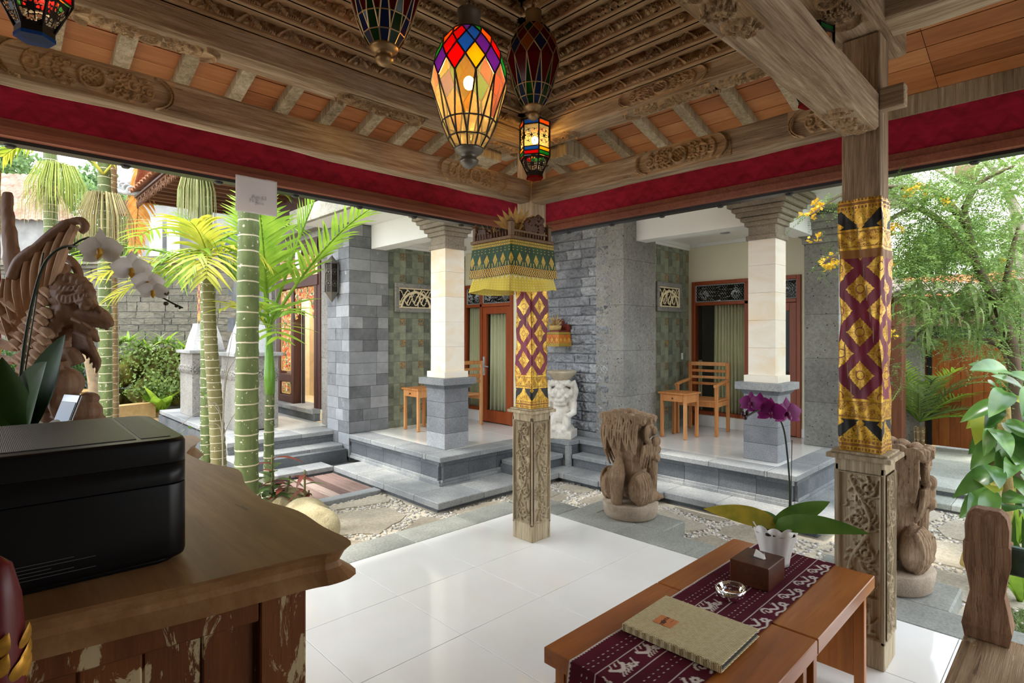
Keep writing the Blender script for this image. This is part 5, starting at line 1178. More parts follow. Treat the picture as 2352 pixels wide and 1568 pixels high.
# ================================================================== lanterns
M_LEAD = plain('dark_lead', H_('2c2620'), .45, .6); M_BRASS = plain('dull_brass', H_('8d7350'), .4, .7); M_PEWT = plain('pewter', H_('6f6a63'), .4, .6)
GL = {k: thin('glass_'+k, H_(v), t_, .12, .3 if k in ('clear', 'amber', 'pink') else .6) for k, v, t_ in (('orange', 'e0842a', .5), ('purple', '8048a8', .5), ('red', 'c8282c', .5), ('green', '3f9a52', .5), ('blue', '3f74b8', .5), ('yellow', 'e2b630', .55), ('clear', 'f2e6c4', .88), ('amber', 'ecca86', .82), ('pink', 'e0ae98', .8), ('darkred', '84181c', .4), ('darkgreen', '1f5429', .4), ('darkblue', '2a4076', .4))}
def bulb(parent, loc, k, r=.028, power=0):
    MB().ell(loc, (r, r, r*1.2), None, 12, 8).build('bulb', emis('bulb_glow_%d' % k, (1.0, .72, .38), k) if 'bulb_glow_%d' % k not in bpy.data.materials else bpy.data.materials['bulb_glow_%d' % k], parent)
    if power:
        ld = bpy.data.lights.new('bulb_light', 'POINT'); ld.energy = power; ld.color = (1, .78, .5); ld.shadow_soft_size = r; lo = bpy.data.objects.new('bulb_light', ld); COL.objects.link(lo); lo.parent = parent; lo.location = loc
def egg_lamp(loc, sc, label, palette, lit, zceil, n=12, rot=0, kite=None, low=None):
    """loc = finial tip; faceted leaded-glass lantern"""
    t = thing('glass_lantern', label, 'lantern', loc, rot, group='leaded glass lanterns'); rr = random.Random(int(loc[0]*100))
    rings = [(.626, .088), (.578, .125), (.520, .152), (.455, .172), (.385, .178)]; low_r = [(.21, .126), (.14, .097), (.093, .066)]
    def P(z, r, k): a = 2*PI*k/n; return Vector((r*math.cos(a), r*math.sin(a), z))*sc
    came = MB(); seen = set()
    def edge(a, b_, r=.0042):
        key = tuple(sorted((tuple(round(q, 3) for q in a), tuple(round(q, 3) for q in b_))))
        if key in seen: return
        seen.add(key); came.tube([a, b_], r*sc, 5, smooth=False)
    def pane(pts, col):
        c = sum(pts, Vector())/len(pts); inn = [c+(p-c)*.93 for p in pts]; nn = (pts[1]-pts[0]).cross(pts[2]-pts[0]).normalized()*.0012
        B = MB(); m_ = len(inn); B.add([p+nn for p in inn]+[p-nn for p in inn], [tuple(range(m_)), tuple(reversed(range(m_, 2*m_)))]+[(k, (k+1) % m_, m_+(k+1) % m_, m_+k) for k in range(m_)]); B.build('pane', GL[col], t)
        for a, b_ in zip(pts, pts[1:]+pts[:1]): edge(a, b_)
    R = rings
    for i in range(len(R)-2):
        for k in range(n):
            o = .5*(i % 2); kk = k+o
            pane([P(*R[i], kk), P(*R[i+1], kk-.5), P(*R[i+2], kk), P(*R[i+1], kk+.5)], palette[(k*2+i*3+rr.randrange(2)) % len(palette)])
    for k in range(n): pane([P(*R[0], k), P(*R[1], k+.5), P(*R[0], k+1)], palette[k % len(palette)])
    i = len(R)-2; o = .5*(i % 2)
    for k in range(n):
        kk = k+o; kt = kk; a = P(*R[i], kt); l, r_ = P(*R[i+1], kt-.5), P(*R[i+1], kt+.5); b_ = P(*low_r[0], kt); bl, br = P(*low_r[0], kt-.18), P(*low_r[0], kt+.18)
        pane([a, l, bl, br, r_], (kite or ['clear', 'clear', 'amber', 'clear', 'pink'])[k % len(kite or 'abcde')]); pane([r_, br, P(*low_r[0], kt+.82)], (low or ['clear'])[k % len(low or 'a')])
        pane([bl, P(*low_r[1], kt), br], (low or ['clear'])[(k+1) % len(low or 'a')]); pane([br, P(*low_r[1], kt), P(*low_r[1], kt+1), P(*low_r[0], kt+.82)], (low or ['clear'])[k % len(low or 'a')])
        pane([P(*low_r[1], kt), P(*low_r[2], kt), P(*low_r[2], kt+1), P(*low_r[1], kt+1)], (low or ['clear'])[(k+2) % len(low or 'a')])
    came.build('lead_came', M_LEAD if lit else M_BRASS, t)
    fin = MB().lathe([(.004, 0), (.03, .012), (.042, .028), (.046, .04), (.036, .045), (.036, .062), (.046, .066), (.066, .082), (.07, .094), (.06, .098)], 24); fo = fin.build('finial', M_PEWT if lit else M_BRASS, t); fo.scale = (sc, sc, sc)
    nk = MB().lathe([(.09, .622), (.062, .632), (.054, .65), (.05, .70), (.056, .715), (.056, .735), (.03, .748), (.012, .76)], 24).build('neck', M_PEWT if lit else M_BRASS, t); nk.scale = (sc, sc, sc)
    L = zceil-loc[2]-.75*sc
    if L > .02:
        ch = MB(); m_ = max(2, int(L/.028))
        for q in range(m_): z = .75*sc+L*(q+.5)/m_; ring = [(.007*math.cos(a)*(1 if q % 2 else 0), .007*math.cos(a)*(0 if q % 2 else 1), z+.017*math.sin(a)) for a in np.linspace(0, 2*PI, 11)]; ch.tube(ring, .002, 4, cap=False)
        c_ = ch.build('chain', M_LEAD, t); c_['kind'] = 'stuff'
    if lit: bulb(t, (0, 0, .40*sc), 60, .026, lit)
    return t
egg_lamp((1.67, 2.01, 2.325), 1.0, 'big lit lantern of clear and many coloured leaded glass', ['orange', 'purple', 'green', 'red', 'yellow', 'blue'], 24, 3.66)
egg_lamp(tuple(pxd(1225, 277, 3.3)), .92*.95, 'unlit red and green leaded glass lantern hanging nearest the shrine post', ['darkred', 'orange', 'darkred', 'darkblue', 'darkgreen'], 0, 3.52, kite=['darkred'], low=['darkgreen', 'darkblue'])
egg_lamp((1.225, 2.02, 2.655), .86, 'unlit red and green leaded glass lantern hanging over the reception counter', ['darkred', 'darkgreen', 'darkblue'], 0, 3.68, kite=['darkred'], low=['darkgreen', 'darkblue'])
# hexagonal filigree lantern; built 0.38 m tall from base
def filigree(wt, wb, h, kind):
    """pierced panel mesh in local (x across, z up), trapezoid of top width wt, bottom wb"""
    L = max(wt, wb); U, Vv = grid(L, h, .0035); c = L/2; S = []
    r = min(h, L)*.46
    if kind == 0:
        for cy in ([h*.5] if h < 1.5*L else [h*.3, h*.7]):
            S.append((arc(c, cy, r, r, 0, 2*PI, 60), .0035, 1))
            for q in range(6): a = q*PI/3; S.append((arc(c+r*math.cos(a), cy+r*math.sin(a), r, r, a+PI-1.05, a+PI+1.05, 40), .003, 1))
    else:
        for ring, n_ in ((.35, 8), (.75, 12)):
            for q in range(n_): a = 2*PI*q/n_; S.append((arc(c+r*ring*math.cos(a), h*.52+r*ring*math.sin(a), r*.2, r*.2, 0, 2*PI, 24), .0028, 1))
        S.append((arc(c, h*.52, r, r, 0, 2*PI, 60), .004, 1)); S.append((np.array([[c, h*.52]]*2), .006, 1))
    lw = (wb+(wt-wb)*Vv/h)/2; S.append((line((0, 0), (L, 0)), .006, 1)); S.append((line((0, h), (L, h)), .006, 1))
    m_ = (hfield(U, Vv, S) > .3) | (np.abs(np.abs(U-c)-lw) < .005) | ((np.hypot(U-c, Vv-h*.52) > r*1.06) if kind == 1 else False); m_ &= np.abs(U-c) <= lw+.0005
    return relief(U-c, Vv, np.zeros(U.shape), (0, 0, 0), (1, 0, 0), (0, 0, 1), mask=m_, thick=.003, smooth=False)
M_IRON = plain('black_iron', H_('1e1712'), .5, .5)
FIL = (filigree(.104, .104, .15, 0), filigree(.104, .052, .115, 1))
for m_ in FIL: m_.materials.append(M_IRON)
def hex_lamp(loc, sc, label, lit, zceil, bands, rot=0):
    t = thing('filigree_lantern', label, 'lantern', loc, rot, group='hexagonal filigree lanterns'); ap = .09
    Bf = MB()
    def hexr(a): return [(a/math.cos(PI/6)*math.cos(PI/6+k*PI/3), a/math.cos(PI/6)*math.sin(PI/6+k*PI/3)) for k in range(6)]
    for k in range(6):
        a = k*PI/3; Rz = Matrix.Rotation(a+PI/2, 4, 'Z'); nrm = Vector((math.cos(a), math.sin(a), 0))
        for (fm, z, apz) in ((FIL[0], .205, ap),):
            o = mk('filigree_panel', fm, None, t); o.location = nrm*apz*sc+Vector((0, 0, z*sc)); o.rotation_euler = (0, 0, a+PI/2); o.scale = (sc,)*3
        ta = math.atan2(.045, .115); o = mk('filigree_taper', FIL[1], None, t); o.location = nrm*.045*sc+Vector((0, 0, .035*sc)); o.rotation_euler = (Euler((ta, 0, 0)).to_matrix().to_4x4()).to_euler(); o.rotation_euler = (Matrix.Rotation(a+PI/2, 4, 'Z') @ Matrix.Rotation(ta, 4, 'X')).to_euler(); o.scale = (sc,)*3
        for (z0, z1, ci) in ((.36, .385, 0), (.178, .20, 1), (.150, .175, 2)):
            e = .049; q = MB().box(-e, e, -.002, .002, z0, z1, .001); ob = q.build('glass_band', GLB[bands[ci][k % 2]] if lit else GL[bands[ci][k % 2]], t); ob.scale = (sc,)*3; ob.rotation_euler = (0, 0, a+PI/2); ob.location = nrm*ap*sc
        p0, p1 = hexr(ap)[k-1], None; c0 = Vector((*hexr(ap+.003)[k], 0)); b0 = Vector((*hexr(.047)[k], 0))
        Bf.tube([c0*sc+Vector((0, 0, .15*sc)), c0*sc+Vector((0, 0, .392*sc))], .005*sc, 6); Bf.tube([b0*sc+Vector((0, 0, .035*sc)), c0*sc+Vector((0, 0, .15*sc))], .005*sc, 6)
        for z in (.148, .176, .203, .357, .39): c1 = Vector((*hexr(ap+.003)[(k+1) % 6], 0)); Bf.tube([c0*sc+Vector((0, 0, z*sc)), c1*sc+Vector((0, 0, z*sc))], .004*sc, 5)
    Bf.build('frame', M_IRON, t)
    b0 = MB(); b0.prism([(x*sc, y*sc) for x, y in hexr(.05)], .012*sc, .036*sc).build('base', M_IRON, t); MB().prism([(x*sc, y*sc) for x, y in hexr(.052)], 0, .013*sc).build('base_band', GL[bands[3]], t)
    tp = MB(); h0 = hexr(ap); tp.add([(x*sc, y*sc, .392*sc) for x, y in h0]+[(0, 0, .46*sc)], [(k, (k+1) % 6, 6) for k in range(6)]).tube([(0, 0, .455*sc), (0, 0, zceil-loc[2])], .003, 5); tp.build('roof_cap', M_IRON, t)
    for k in range(6):
        a = k*PI/3; nrm = Vector((math.cos(a), math.sin(a), 0)); q = MB().box(-.05, .05, -.001, .001, .205, .355); ob = q.build('pane', GL['clear'], t); ob.scale = (sc,)*3; ob.rotation_euler = (0, 0, a+PI/2); ob.location = nrm*(ap-.006)*sc
    if lit: bulb(t, (0, 0, .27*sc), 40, .022, lit)
GLB = {k: GL[k] for k in GL}
hex_lamp((2.83, 2.69, 2.64), 1.0, 'small lit filigree lantern with yellow, blue, green and red bands near the shrine post', 9, 3.2, [('orange', 'blue'), ('yellow', 'blue'), ('green', 'red'), 'red'], .5)
hex_lamp(tuple(pxd(80, 92, 1.6)), .8, 'filigree lantern with a blue base hanging over the reception counter', 4, 3.3, [('red', 'orange'), ('orange', 'red'), ('green', 'red'), 'blue'], .3)
hl = pxd(1862, 243, 2.5); hex_lamp((hl.x, hl.y, hl.z), .85, 'filigree lantern with a red base half hidden behind the tie beam', 0, 3.3, [('green', 'orange'), ('orange', 'yellow'), ('yellow', 'green'), 'red'], .2)
# wall lantern on the entrance pier
def wall_lantern():
    t = thing('wall_lantern', 'tall pewter filigree wall lantern on the grey block pier', 'lantern', (3.40, 6.89, 1.98)); M = M_PEWT; n = 6; r = .095; B = MB()
    m0 = filigree(.085, .085, .38, 0); m0.materials.append(M)
    for k in range(6):
        a = k*PI/3+PI/6; o = mk('filigree_panel', m0, None, t); o.location = (r*.87*math.cos(a), r*.87*math.sin(a), .13); o.rotation_euler = (0, 0, a+PI/2)
    ring = lambda rr, z: [(rr*math.cos(k*PI/3), rr*math.sin(k*PI/3), z) for k in range(6)]
    MB().add(ring(r, .13)+[(0, 0, 0)], [(k, (k+1) % 6, 6) for k in range(6)]).build('bottom_cone', M, t); MB().add(ring(r, .51)+[(0, 0, .62)], [(k, (k+1) % 6, 6) for k in range(6)]).build('top_cone', M, t)
    MB().prism([(x, y) for x, y, z in ring(.07, 0)], .14, .50).build('inner_glass', M_LEAD, t)
    for k in range(6): p = ring(r, 0)[k]; MB().tube([(p[0], p[1], .13), (p[0], p[1], .51)], .006, 5).build('rib', M, t)
    MB().box(-.01, .085, -.02, .02, .28, .34).build('bracket', M, t)
wall_lantern()
# ================================================================== shrine on the corner post
M_CARVDK = wood('dark_carved_wood', [(.3, H_('2e1b10')), (.6, H_('543421')), (.85, H_('7a5538'))], 'Z', 4, .5, .3, .1, False)
M_CARVL = wood('worn_carved_wood', [(.3, H_('4e3a28')), (.6, H_('7f644a')), (.85, H_('a88d70'))], 'Z', 4, .6, .3, .1, False)
def songket(green=True):
    n = NT('songket_cloth' if green else 'orange_songket', .55, 0, .3); u, v = n.uv(); p = n.pos(); fu = fr(u*13.0)-.5; fine = n.noise(p, 160, 1)
    base = n.ramp(n.noise(p, 8, 2), [(.3, H_('12301a')), (.7, H_('23512b'))]) if green else n.ramp(n.noise(p, 8, 2), [(.3, H_('a8501a')), (.7, H_('c9752c'))])
    top = v < .16; tb_ = top*mx(fr(v*25) < .35, (fr(u*60) < .5)*(fr(v*12) < .5)); row = (v > .2)*(v < .36)*((ab(fr(u*26)-.5)+ab(fr(v*12)-.5)) < .22)
    fl1 = (ab(fu)*1.25+ab(v-.54)*1.9 < .36)*(1.0-(ab(ab(fu)-.09) < .02)*(v > .5)); arcs = ab(sq(fu*fu*1.0+(v-.6)*(v-.6)*2.0)-.36) < .04; arcs = arcs*(v > .62)*(v < .74)
    low = v > .75; lb = low*mx(fr(v*22) < .3, (fr(u*52+sn(v*40.0)*.3) < .45))
    gold = mx(mx(tb_, row*.7), mx(mx(fl1, arcs), lb)); base = n.mix(low, base, H_('3c1418')); base = n.mix(top, base, H_('3b4a14'))
    c = n.mix(gold, base, n.ramp(fine, [(.3, H_('a8811f')), (.7, H_('dcbf52'))])); n.color(c); n.bump(fine, .15, .002); return n.m
def lace():
    n = NT('yellow_lace', .8, 0, .2); u, v = n.uv(); zz = ab(fr(u*24)-.5); ed = ab(zz*.5-(v-.05)) < .05
    n.color(n.mix(mx(ed, (ab(fr(u*40)-.5)+ab(fr(v*7)-.5) < .2)), H_('e2cd4e'), H_('f3ecc8'))); al = n.set('Alpha', .82); return n.m
def skirt(pts, z0, z1, m, par, name, fold=.006, flare=.02, n=90, dip=0.0, seed=1):
    P = [Vector((x, y, 0)) for x, y in pts]; Ls = [0]
    for a, b_ in zip(P, P[1:]): Ls.append(Ls[-1]+(b_-a).length)
    v = []; uv = []; f = []; rows = 8; c = sum(P, Vector())/len(P)
    for i in range(n+1):
        s_ = Ls[-1]*i/n; k = max(j for j in range(len(P)-1) if Ls[j] <= s_+1e-9); t = (s_-Ls[k])/(Ls[k+1]-Ls[k]); p = P[k].lerp(P[k+1], t); out = (p-c).normalized()
        for j in range(rows+1):
            q = j/rows; zz = z0+(z1-z0)*q-dip*q*abs(math.sin(s_*5+seed)); o = fold*math.sin(s_*38+seed)*q+fold*.6*math.sin(s_*17+seed*2)*q+flare*q; pp = p+out*o; v.append((pp.x, pp.y, zz)); uv.append((s_, q))
    for i in range(n):
        for j in range(rows): f.append((i*(rows+1)+j, (i+1)*(rows+1)+j, (i+1)*(rows+1)+j+1, i*(rows+1)+j+1))
    me = bpy.data.meshes.new(name); me.from_pydata(v, [], f); me.polygons.foreach_set('use_smooth', [True]*len(f)); setuv(me, lambda co, i: uv[i]); return mk(name, me, m, par)
sh = thing('post_shrine', 'small carved shrine shelf with green and gold cloth skirt on the corner post', 'shrine', (0, 0, 0))
x0, x1, y0, y1, zs = 2.60, 3.02, 2.69, 3.09, 2.20
MB().box(x0, x1, y0, y1, zs-.02, zs, .004).box(x0-.012, x1, y0-.012, y1+.012, zs, zs+.022, .004).build('shelf', M_CARVL, sh); MB().box(x0+.03, x1, y0+.03, y1-.03, zs-.13, zs-.02).build('shelf_box', M_CARVL, sh)
skirt([(x1, y0-.004), (x0-.004, y0-.004), (x0-.004, y1+.004), (x1, y1+.004)], zs-.005, zs-.235, songket(), sh, 'brocade_skirt', dip=.012)
skirt([(x1, y0+.004), (x0+.004, y0+.004), (x0+.004, y1-.004), (x1, y1-.004)], zs-.22, zs-.325, lace(), sh, 'lace_trim', dip=.03, seed=3, flare=.03)
for (a, c, d, e) in ((x0, x0+.035, y0, y0+.035), (x1-.05, x1-.015, y0, y0+.035), (x0, x0+.035, y1-.035, y1), ): MB().box(a, c, d, e, zs+.02, zs+.12, .003).add([(a-.005, d-.005, zs+.12), (c+.005, d-.005, zs+.12), (c+.005, e+.005, zs+.12), (a-.005, e+.005, zs+.12), ((a+c)/2, (d+e)/2, zs+.15)], [(0, 1, 4), (1, 2, 4), (2, 3, 4), (3, 0, 4)]).build('corner_post', M_CARVL, sh)
MB().box(x0+.035, x1-.05, y0+.008, y0+.022, zs+.055, zs+.068).build('rail', M_CARVL, sh)
for k in range(11): MB().tube([(x0+.055+.028*k, y0+.015, zs+.02), (x0+.055+.028*k, y0+.015, zs+.057)], .005, 6).build('baluster', M_CARVL, sh)
for k in range(12): o = MB().ell((x0+.005, y0+.05+.029*k, zs+.045), (.011, .012, .024), None, 8, 6).build('lotus_petal', M_CARVDK, sh)
def scrollwork(o, ud, L, h, par, m, seed, name='scroll_carving', th=.012, n=14, env=None):
    U, Vv = grid(L, h, .006); r = random.Random(seed); S = [(line((0, .006), (L, .006)), .01, .01)]
    for k in range(n):
        cx, cy, q = r.uniform(.04, L-.04), r.uniform(.03, h-.03), r.uniform(.02, .045)
        if env and cy > env(cx/L)*h: cy = env(cx/L)*h*r.uniform(.5, .95)
        S.append((spiral(cx, cy, q, q*.2, r.uniform(0, 6), r.choice((-1.4, 1.4)), 40), .0085, .012)); S.append((np.array([[cx+.4*q*t, cy-cy*t] for t in np.linspace(0, 1, 20)]), .006, .008))
    S = [(np.clip(p_, 0, [L, h]), a_, b_) for p_, a_, b_ in S]; Hh = hfield(U, Vv, S); return mk(name, relief(U, Vv, Hh, o, ud, (0, 0, 1), mask=Hh > .002, thick=th), m, par)
scrollwork((x1-.07, y0+.05, zs+.02), (0, 1, 0), .30, .20, sh, M_CARVDK, 4, n=26, env=lambda q: .35+.65*(1-abs(2*q-1))); scrollwork((x1-.3, y0+.03, zs+.02), (1, 0, 0), .26, .22, sh, M_CARVDK, 9, n=24, env=lambda q: .4+.6*q)
scrollwork((x0+.02, y1-.02, zs+.02), (1, 0, 0), .36, .11, sh, M_CARVDK, 5, n=16); scrollwork((x0+.012, y1-.01, zs+.02), (0, -1, 0), .2, .10, sh, M_CARVDK, 7, n=12, env=lambda q: 1-.8*q)
# offerings
M_STRAW = plain('palm_leaf_straw', H_('b89a5e'), .8, var=.25, scale=30); M_PET = plain('magenta_petals', H_('8e2a5e'), .8, var=.4, scale=40); M_YEL = plain('yellow_petals', H_('d9b23a'), .8)
def offering(name, label, loc, s_, seed, pet=M_PET, spikes=26, fan=True):
    t = thing(name, label, 'offering', loc); r = random.Random(seed)
    MB().lathe([(.045*s_, 0), (.06*s_, .012*s_), (.068*s_, .05*s_), (.062*s_, .052*s_), (.04*s_, .02*s_)], 16, lobes=16, amp=.06).build('leaf_basket', M_STRAW, t)
    B = MB()
    for k in range(spikes):
        a = r.uniform(0, 2*PI); tilt = r.uniform(.1, 1.0); L = r.uniform(.08, .17)*s_; d = Vector((math.cos(a)*math.sin(tilt), math.sin(a)*math.sin(tilt), math.cos(tilt))); leaf_mesh(B, (0, 0, .03*s_), d, L, .012*s_, .1, up=(d.y, -d.x, .1), n=4)
    o = B.build('palm_strips', M_STRAW, t); o['kind'] = 'stuff'
    for k in range(14):
        a = r.uniform(0, 2*PI); q = r.uniform(.01, .06)*s_; B = MB(); c = Vector((q*math.cos(a), q*math.sin(a), r.uniform(.05, .11)*s_))
        for z in range(5): b_ = z*1.256+k; petal(B, c, (math.cos(b_), math.sin(b_), .5), (0, 0, 1), .018*s_, .014*s_, .2, 3)
        B.build('flower', pet if k % 3 else M_YEL, t)
    if fan:
        B = MB()
        for k in range(9):
            a = (k/8-.5)*2.2; d = _rt_v*math.sin(a)+Vector((0, 0, math.cos(a))); petal(B, Vector((0, 0, .06*s_))+d*.03*s_, d, cdir, .13*s_, .034*s_, .05, 5)
        B.build('fan', M_STRAW, t)
    return t
_rt_v = Vector((_rt[0], _rt[1], 0))
offering('offering_basket', 'palm leaf offering with a spread fan and magenta flowers on the post shrine', (2.80, 2.85, zs+.0225), 1.15, 3); offering('offering_basket', 'small palm leaf offering with purple flowers on the post shrine near its corner', (2.69, 3.00, zs+.0225), .8, 5, fan=False)
# rail-top ornament behind the post head
# ---- wall shrine
wsn = thing('wall_shrine', 'small red wall shrine with orange cloth on the rough stone wall', 'shrine', (0, 0, 0)); M_RDW = plain('red_wood', H_('6b2418'), .5)
MB().box(5.27, 5.50, 4.60, 4.92, 1.585, 1.61, .003).build('shelf', M_RDW, wsn); skirt([(5.50, 4.60), (5.265, 4.595), (5.265, 4.925), (5.50, 4.925)], 1.59, 1.41, songket(False), wsn, 'cloth_skirt', .004, .008); scrollwork((5.47, 4.62, 1.61), (0, 1, 0), .28, .16, wsn, M_RDW, 3, n=14); MB().box(5.46, 5.5, 4.6, 4.92, 1.61, 1.69).build('back_board', M_RDW, wsn)
offering('offering_bowl', 'pink flower offering in a silver bowl on the red wall shrine', (5.34, 4.72, 1.6105), 1.25, 8, pet=plain('pink_petals', H_('c9929c'), .8, var=.3, scale=40), fan=False)
# ================================================================== papers
M_PAPER = plain('white_paper', H_('e9e9f0'), .8, var=.02)
def paper(label, o, ud, L, h, nm='paper_notice', marks=True):
    t = thing(nm, label, 'paper', tuple(o)); U, Vv = grid(L, h, .012); B = relief(U, Vv, .006*np.sin(U*22)*(1-Vv/h)+.002*noise2(U, Vv, 3), (0, 0, -h), ud, (0, 0, 1), thick=.0006); mk('sheet', B, M_PAPER, t)
    if marks:
        ud = Vector(ud); an = math.atan2(ud.y, ud.x); nn = Vector((ud.y, -ud.x, 0)); M_PEN = plain('pale_pencil', H_('b9bac4'), .9)
        for s_, sz, x, z in (('Am 63', .035, .55, -.55), ('N 2', .035, .42, -.66), ('Janis', .03, .56, -.70)): text('handwriting', s_, sz, t, tuple(ud*L*x+Vector((0, 0, h*z))+nn*.009), (PI/2, 0, an), M_PEN)
    return t
pl_ = pxY(541, 391, 3.775); paper('white paper notice with faint handwriting hanging from the eave moulding', (pl_.x, 3.776, 2.577), (1, 0, 0), .262, .235)
paper('small white paper notice stuck to the carved entrance door', (3.66, 8.66, 2.86), (0, -1, 0), .22, .28, marks=False)
# ================================================================== porch furniture
M_OAK = wood('whitewashed_oak', [(.25, H_('a8622e')), (.5, H_('c98a52')), (.8, H_('e3b98a'))], 'Z', 4, .6, .15, .2, False, .3, 12)
def side_table(label, x0, x1, y0, y1, z=.29):
    t = thing('side_table', label, 'table', (x0, y0, z), group='porch side tables'); w_, d = x1-x0, y1-y0; h = .56
    MB().box(-.02, w_+.02, -.02, d+.02, h-.022, h, .004).build('table_top', M_OAK, t)
    for a in (0, w_-.036):
        for c in (0, d-.036): MB().box(a, a+.036, c, c+.036, .03, h-.022, .003).box(a-.006, a+.042, c-.006, c+.042, 0, .035, .01).build('leg', M_OAK, t)
    for q in ((0.036, w_-.036, .004, .02), (.036, w_-.036, d-.02, d-.004)): MB().box(q[0], q[1], q[2], q[3], h-.12, h-.022).build('apron', M_OAK, t)
    MB().box(w_-.02, w_-.004, .036, d-.036, h-.12, h-.022).build('apron', M_OAK, t); dr = MB().box(-.002, .02, .036, d-.036, h-.11, h-.025, .003).build('drawer', M_OAK, t); MB().ell((-.012, d/2, h-.07), .011, None, 8, 6).build('knob', M_DARKW, dr); return t
side_table('whitewashed oak side table with a drawer beside the porch armchair', 6.18, 6.50, 3.37, 3.72); side_table('whitewashed oak side table standing behind the first porch column', 4.19, 4.53, 6.08, 6.42)
def chair(label, loc, rz):
    t = thing('armchair', label, 'chair', loc, rz, group='porch armchairs'); W2, D2 = .25, .23   # faces -X locally
    for sy in (-1, 1):
        MB().box(-D2-.02, -D2+.02, sy*W2-.02, sy*W2+.02, 0, .62, .004).build('front_leg', M_OAK, t); MB().box(D2-.02, D2+.02, sy*W2-.02, sy*W2+.02, 0, .90, .004).build('back_leg', M_OAK, t)
        B = MB(); B.tube(smooth_path([(-D2-.05, sy*W2, .625), (-.08, sy*W2, .65), (D2, sy*W2, .67)]), .022, 8, sx=1.2); B.build('armrest', M_OAK, t)
        MB().box(-D2, D2, sy*W2-.012, sy*W2+.012, .36, .42).build('side_rail', M_OAK, t)
    MB().box(-D2-.02, D2, -W2, W2, .42, .445, .006).build('seat', M_OAK, t); MB().box(-D2-.012, -D2+.012, -W2, W2, .36, .42).build('front_rail', M_OAK, t)
    for k in range(4): MB().box(D2-.012, D2+.012, -W2+.02, W2-.02, .60+.085*k, .60+.085*k+(.035 if k < 3 else .05), .004).build('back_slat', M_OAK, t)
    return t
chair('whitewashed oak slat back armchair on the porch with the dark window', (6.86, 3.50, .29), math.radians(8)); chair('whitewashed oak slat back armchair half hidden behind the first porch column', (4.95, 6.22, .29), math.radians(-90))
# ================================================================== daybed at the right
db = thing('daybed', 'old carved wooden daybed with bulbous end post, beside the garden', 'daybed', (0, 0, 0)); M_DB = oldwood('old_daybed_wood', 'X', ('5e4a36', '9a8062', 'c4aa88'), chips=(H_('c3b291'), 7.0, .60)); M_DBZ = oldwood('old_daybed_post', 'Z', ('5a4330', '94735a', 'bfa080'))
for k, (a, c) in enumerate(((.02, .30), (-.34, .018), (-.70, -.342))): MB().box(1.0, 2.68, a, c, .405, .45, .006).build('seat_plank', M_DB, db)
MB().box(1.0, 2.70, .29, .32, .30, .448, .004).build('side_rail', M_DB, db); MB().box(2.66, 2.70, -.7, .29, .30, .448, .004).build('end_rail', M_DB, db)
B = MB(); n = 4
prof = [(.062, .452), (.07, .50), (.06, .56), (.048, .62), (.056, .68), (.066, .73), (.066, .80), (.060, .802), (.062, .86), (.055, .90), (.035, .92)]
v = []; f = []
for (r, z) in prof: v += [(2.665+sx*r*.8, .255+sy*r, z) for sx, sy in ((-1, -1), (1, -1), (1, 1), (-1, 1))]
for j in range(len(prof)-1):
    for k in range(4): f.append((j*4+k, j*4+(k+1) % 4, j*4+4+(k+1) % 4, j*4+4+k))
f += [(3, 2, 1, 0), tuple((len(prof)-1)*4+k for k in range(4))]; B.add(v, f); ob = B.build('end_post', M_DBZ, db); bv = ob.modifiers.new('b', 'BEVEL'); bv.width = .008; bv.segments = 2
for (x, y) in ((2.66, .26), (1.05, .26), (2.66, -.66), (1.05, -.66)): MB().box(x-.045, x+.045, y-.045, y+.045, 0, .40, .01).build('leg', M_DBZ, db)
MB().box(2.645, 2.68, -.68, .20, .70, .80, .006).build('back_rail', plain('teal_worn_paint', H_('4f6a60'), .7, var=.5, scale=14), db)
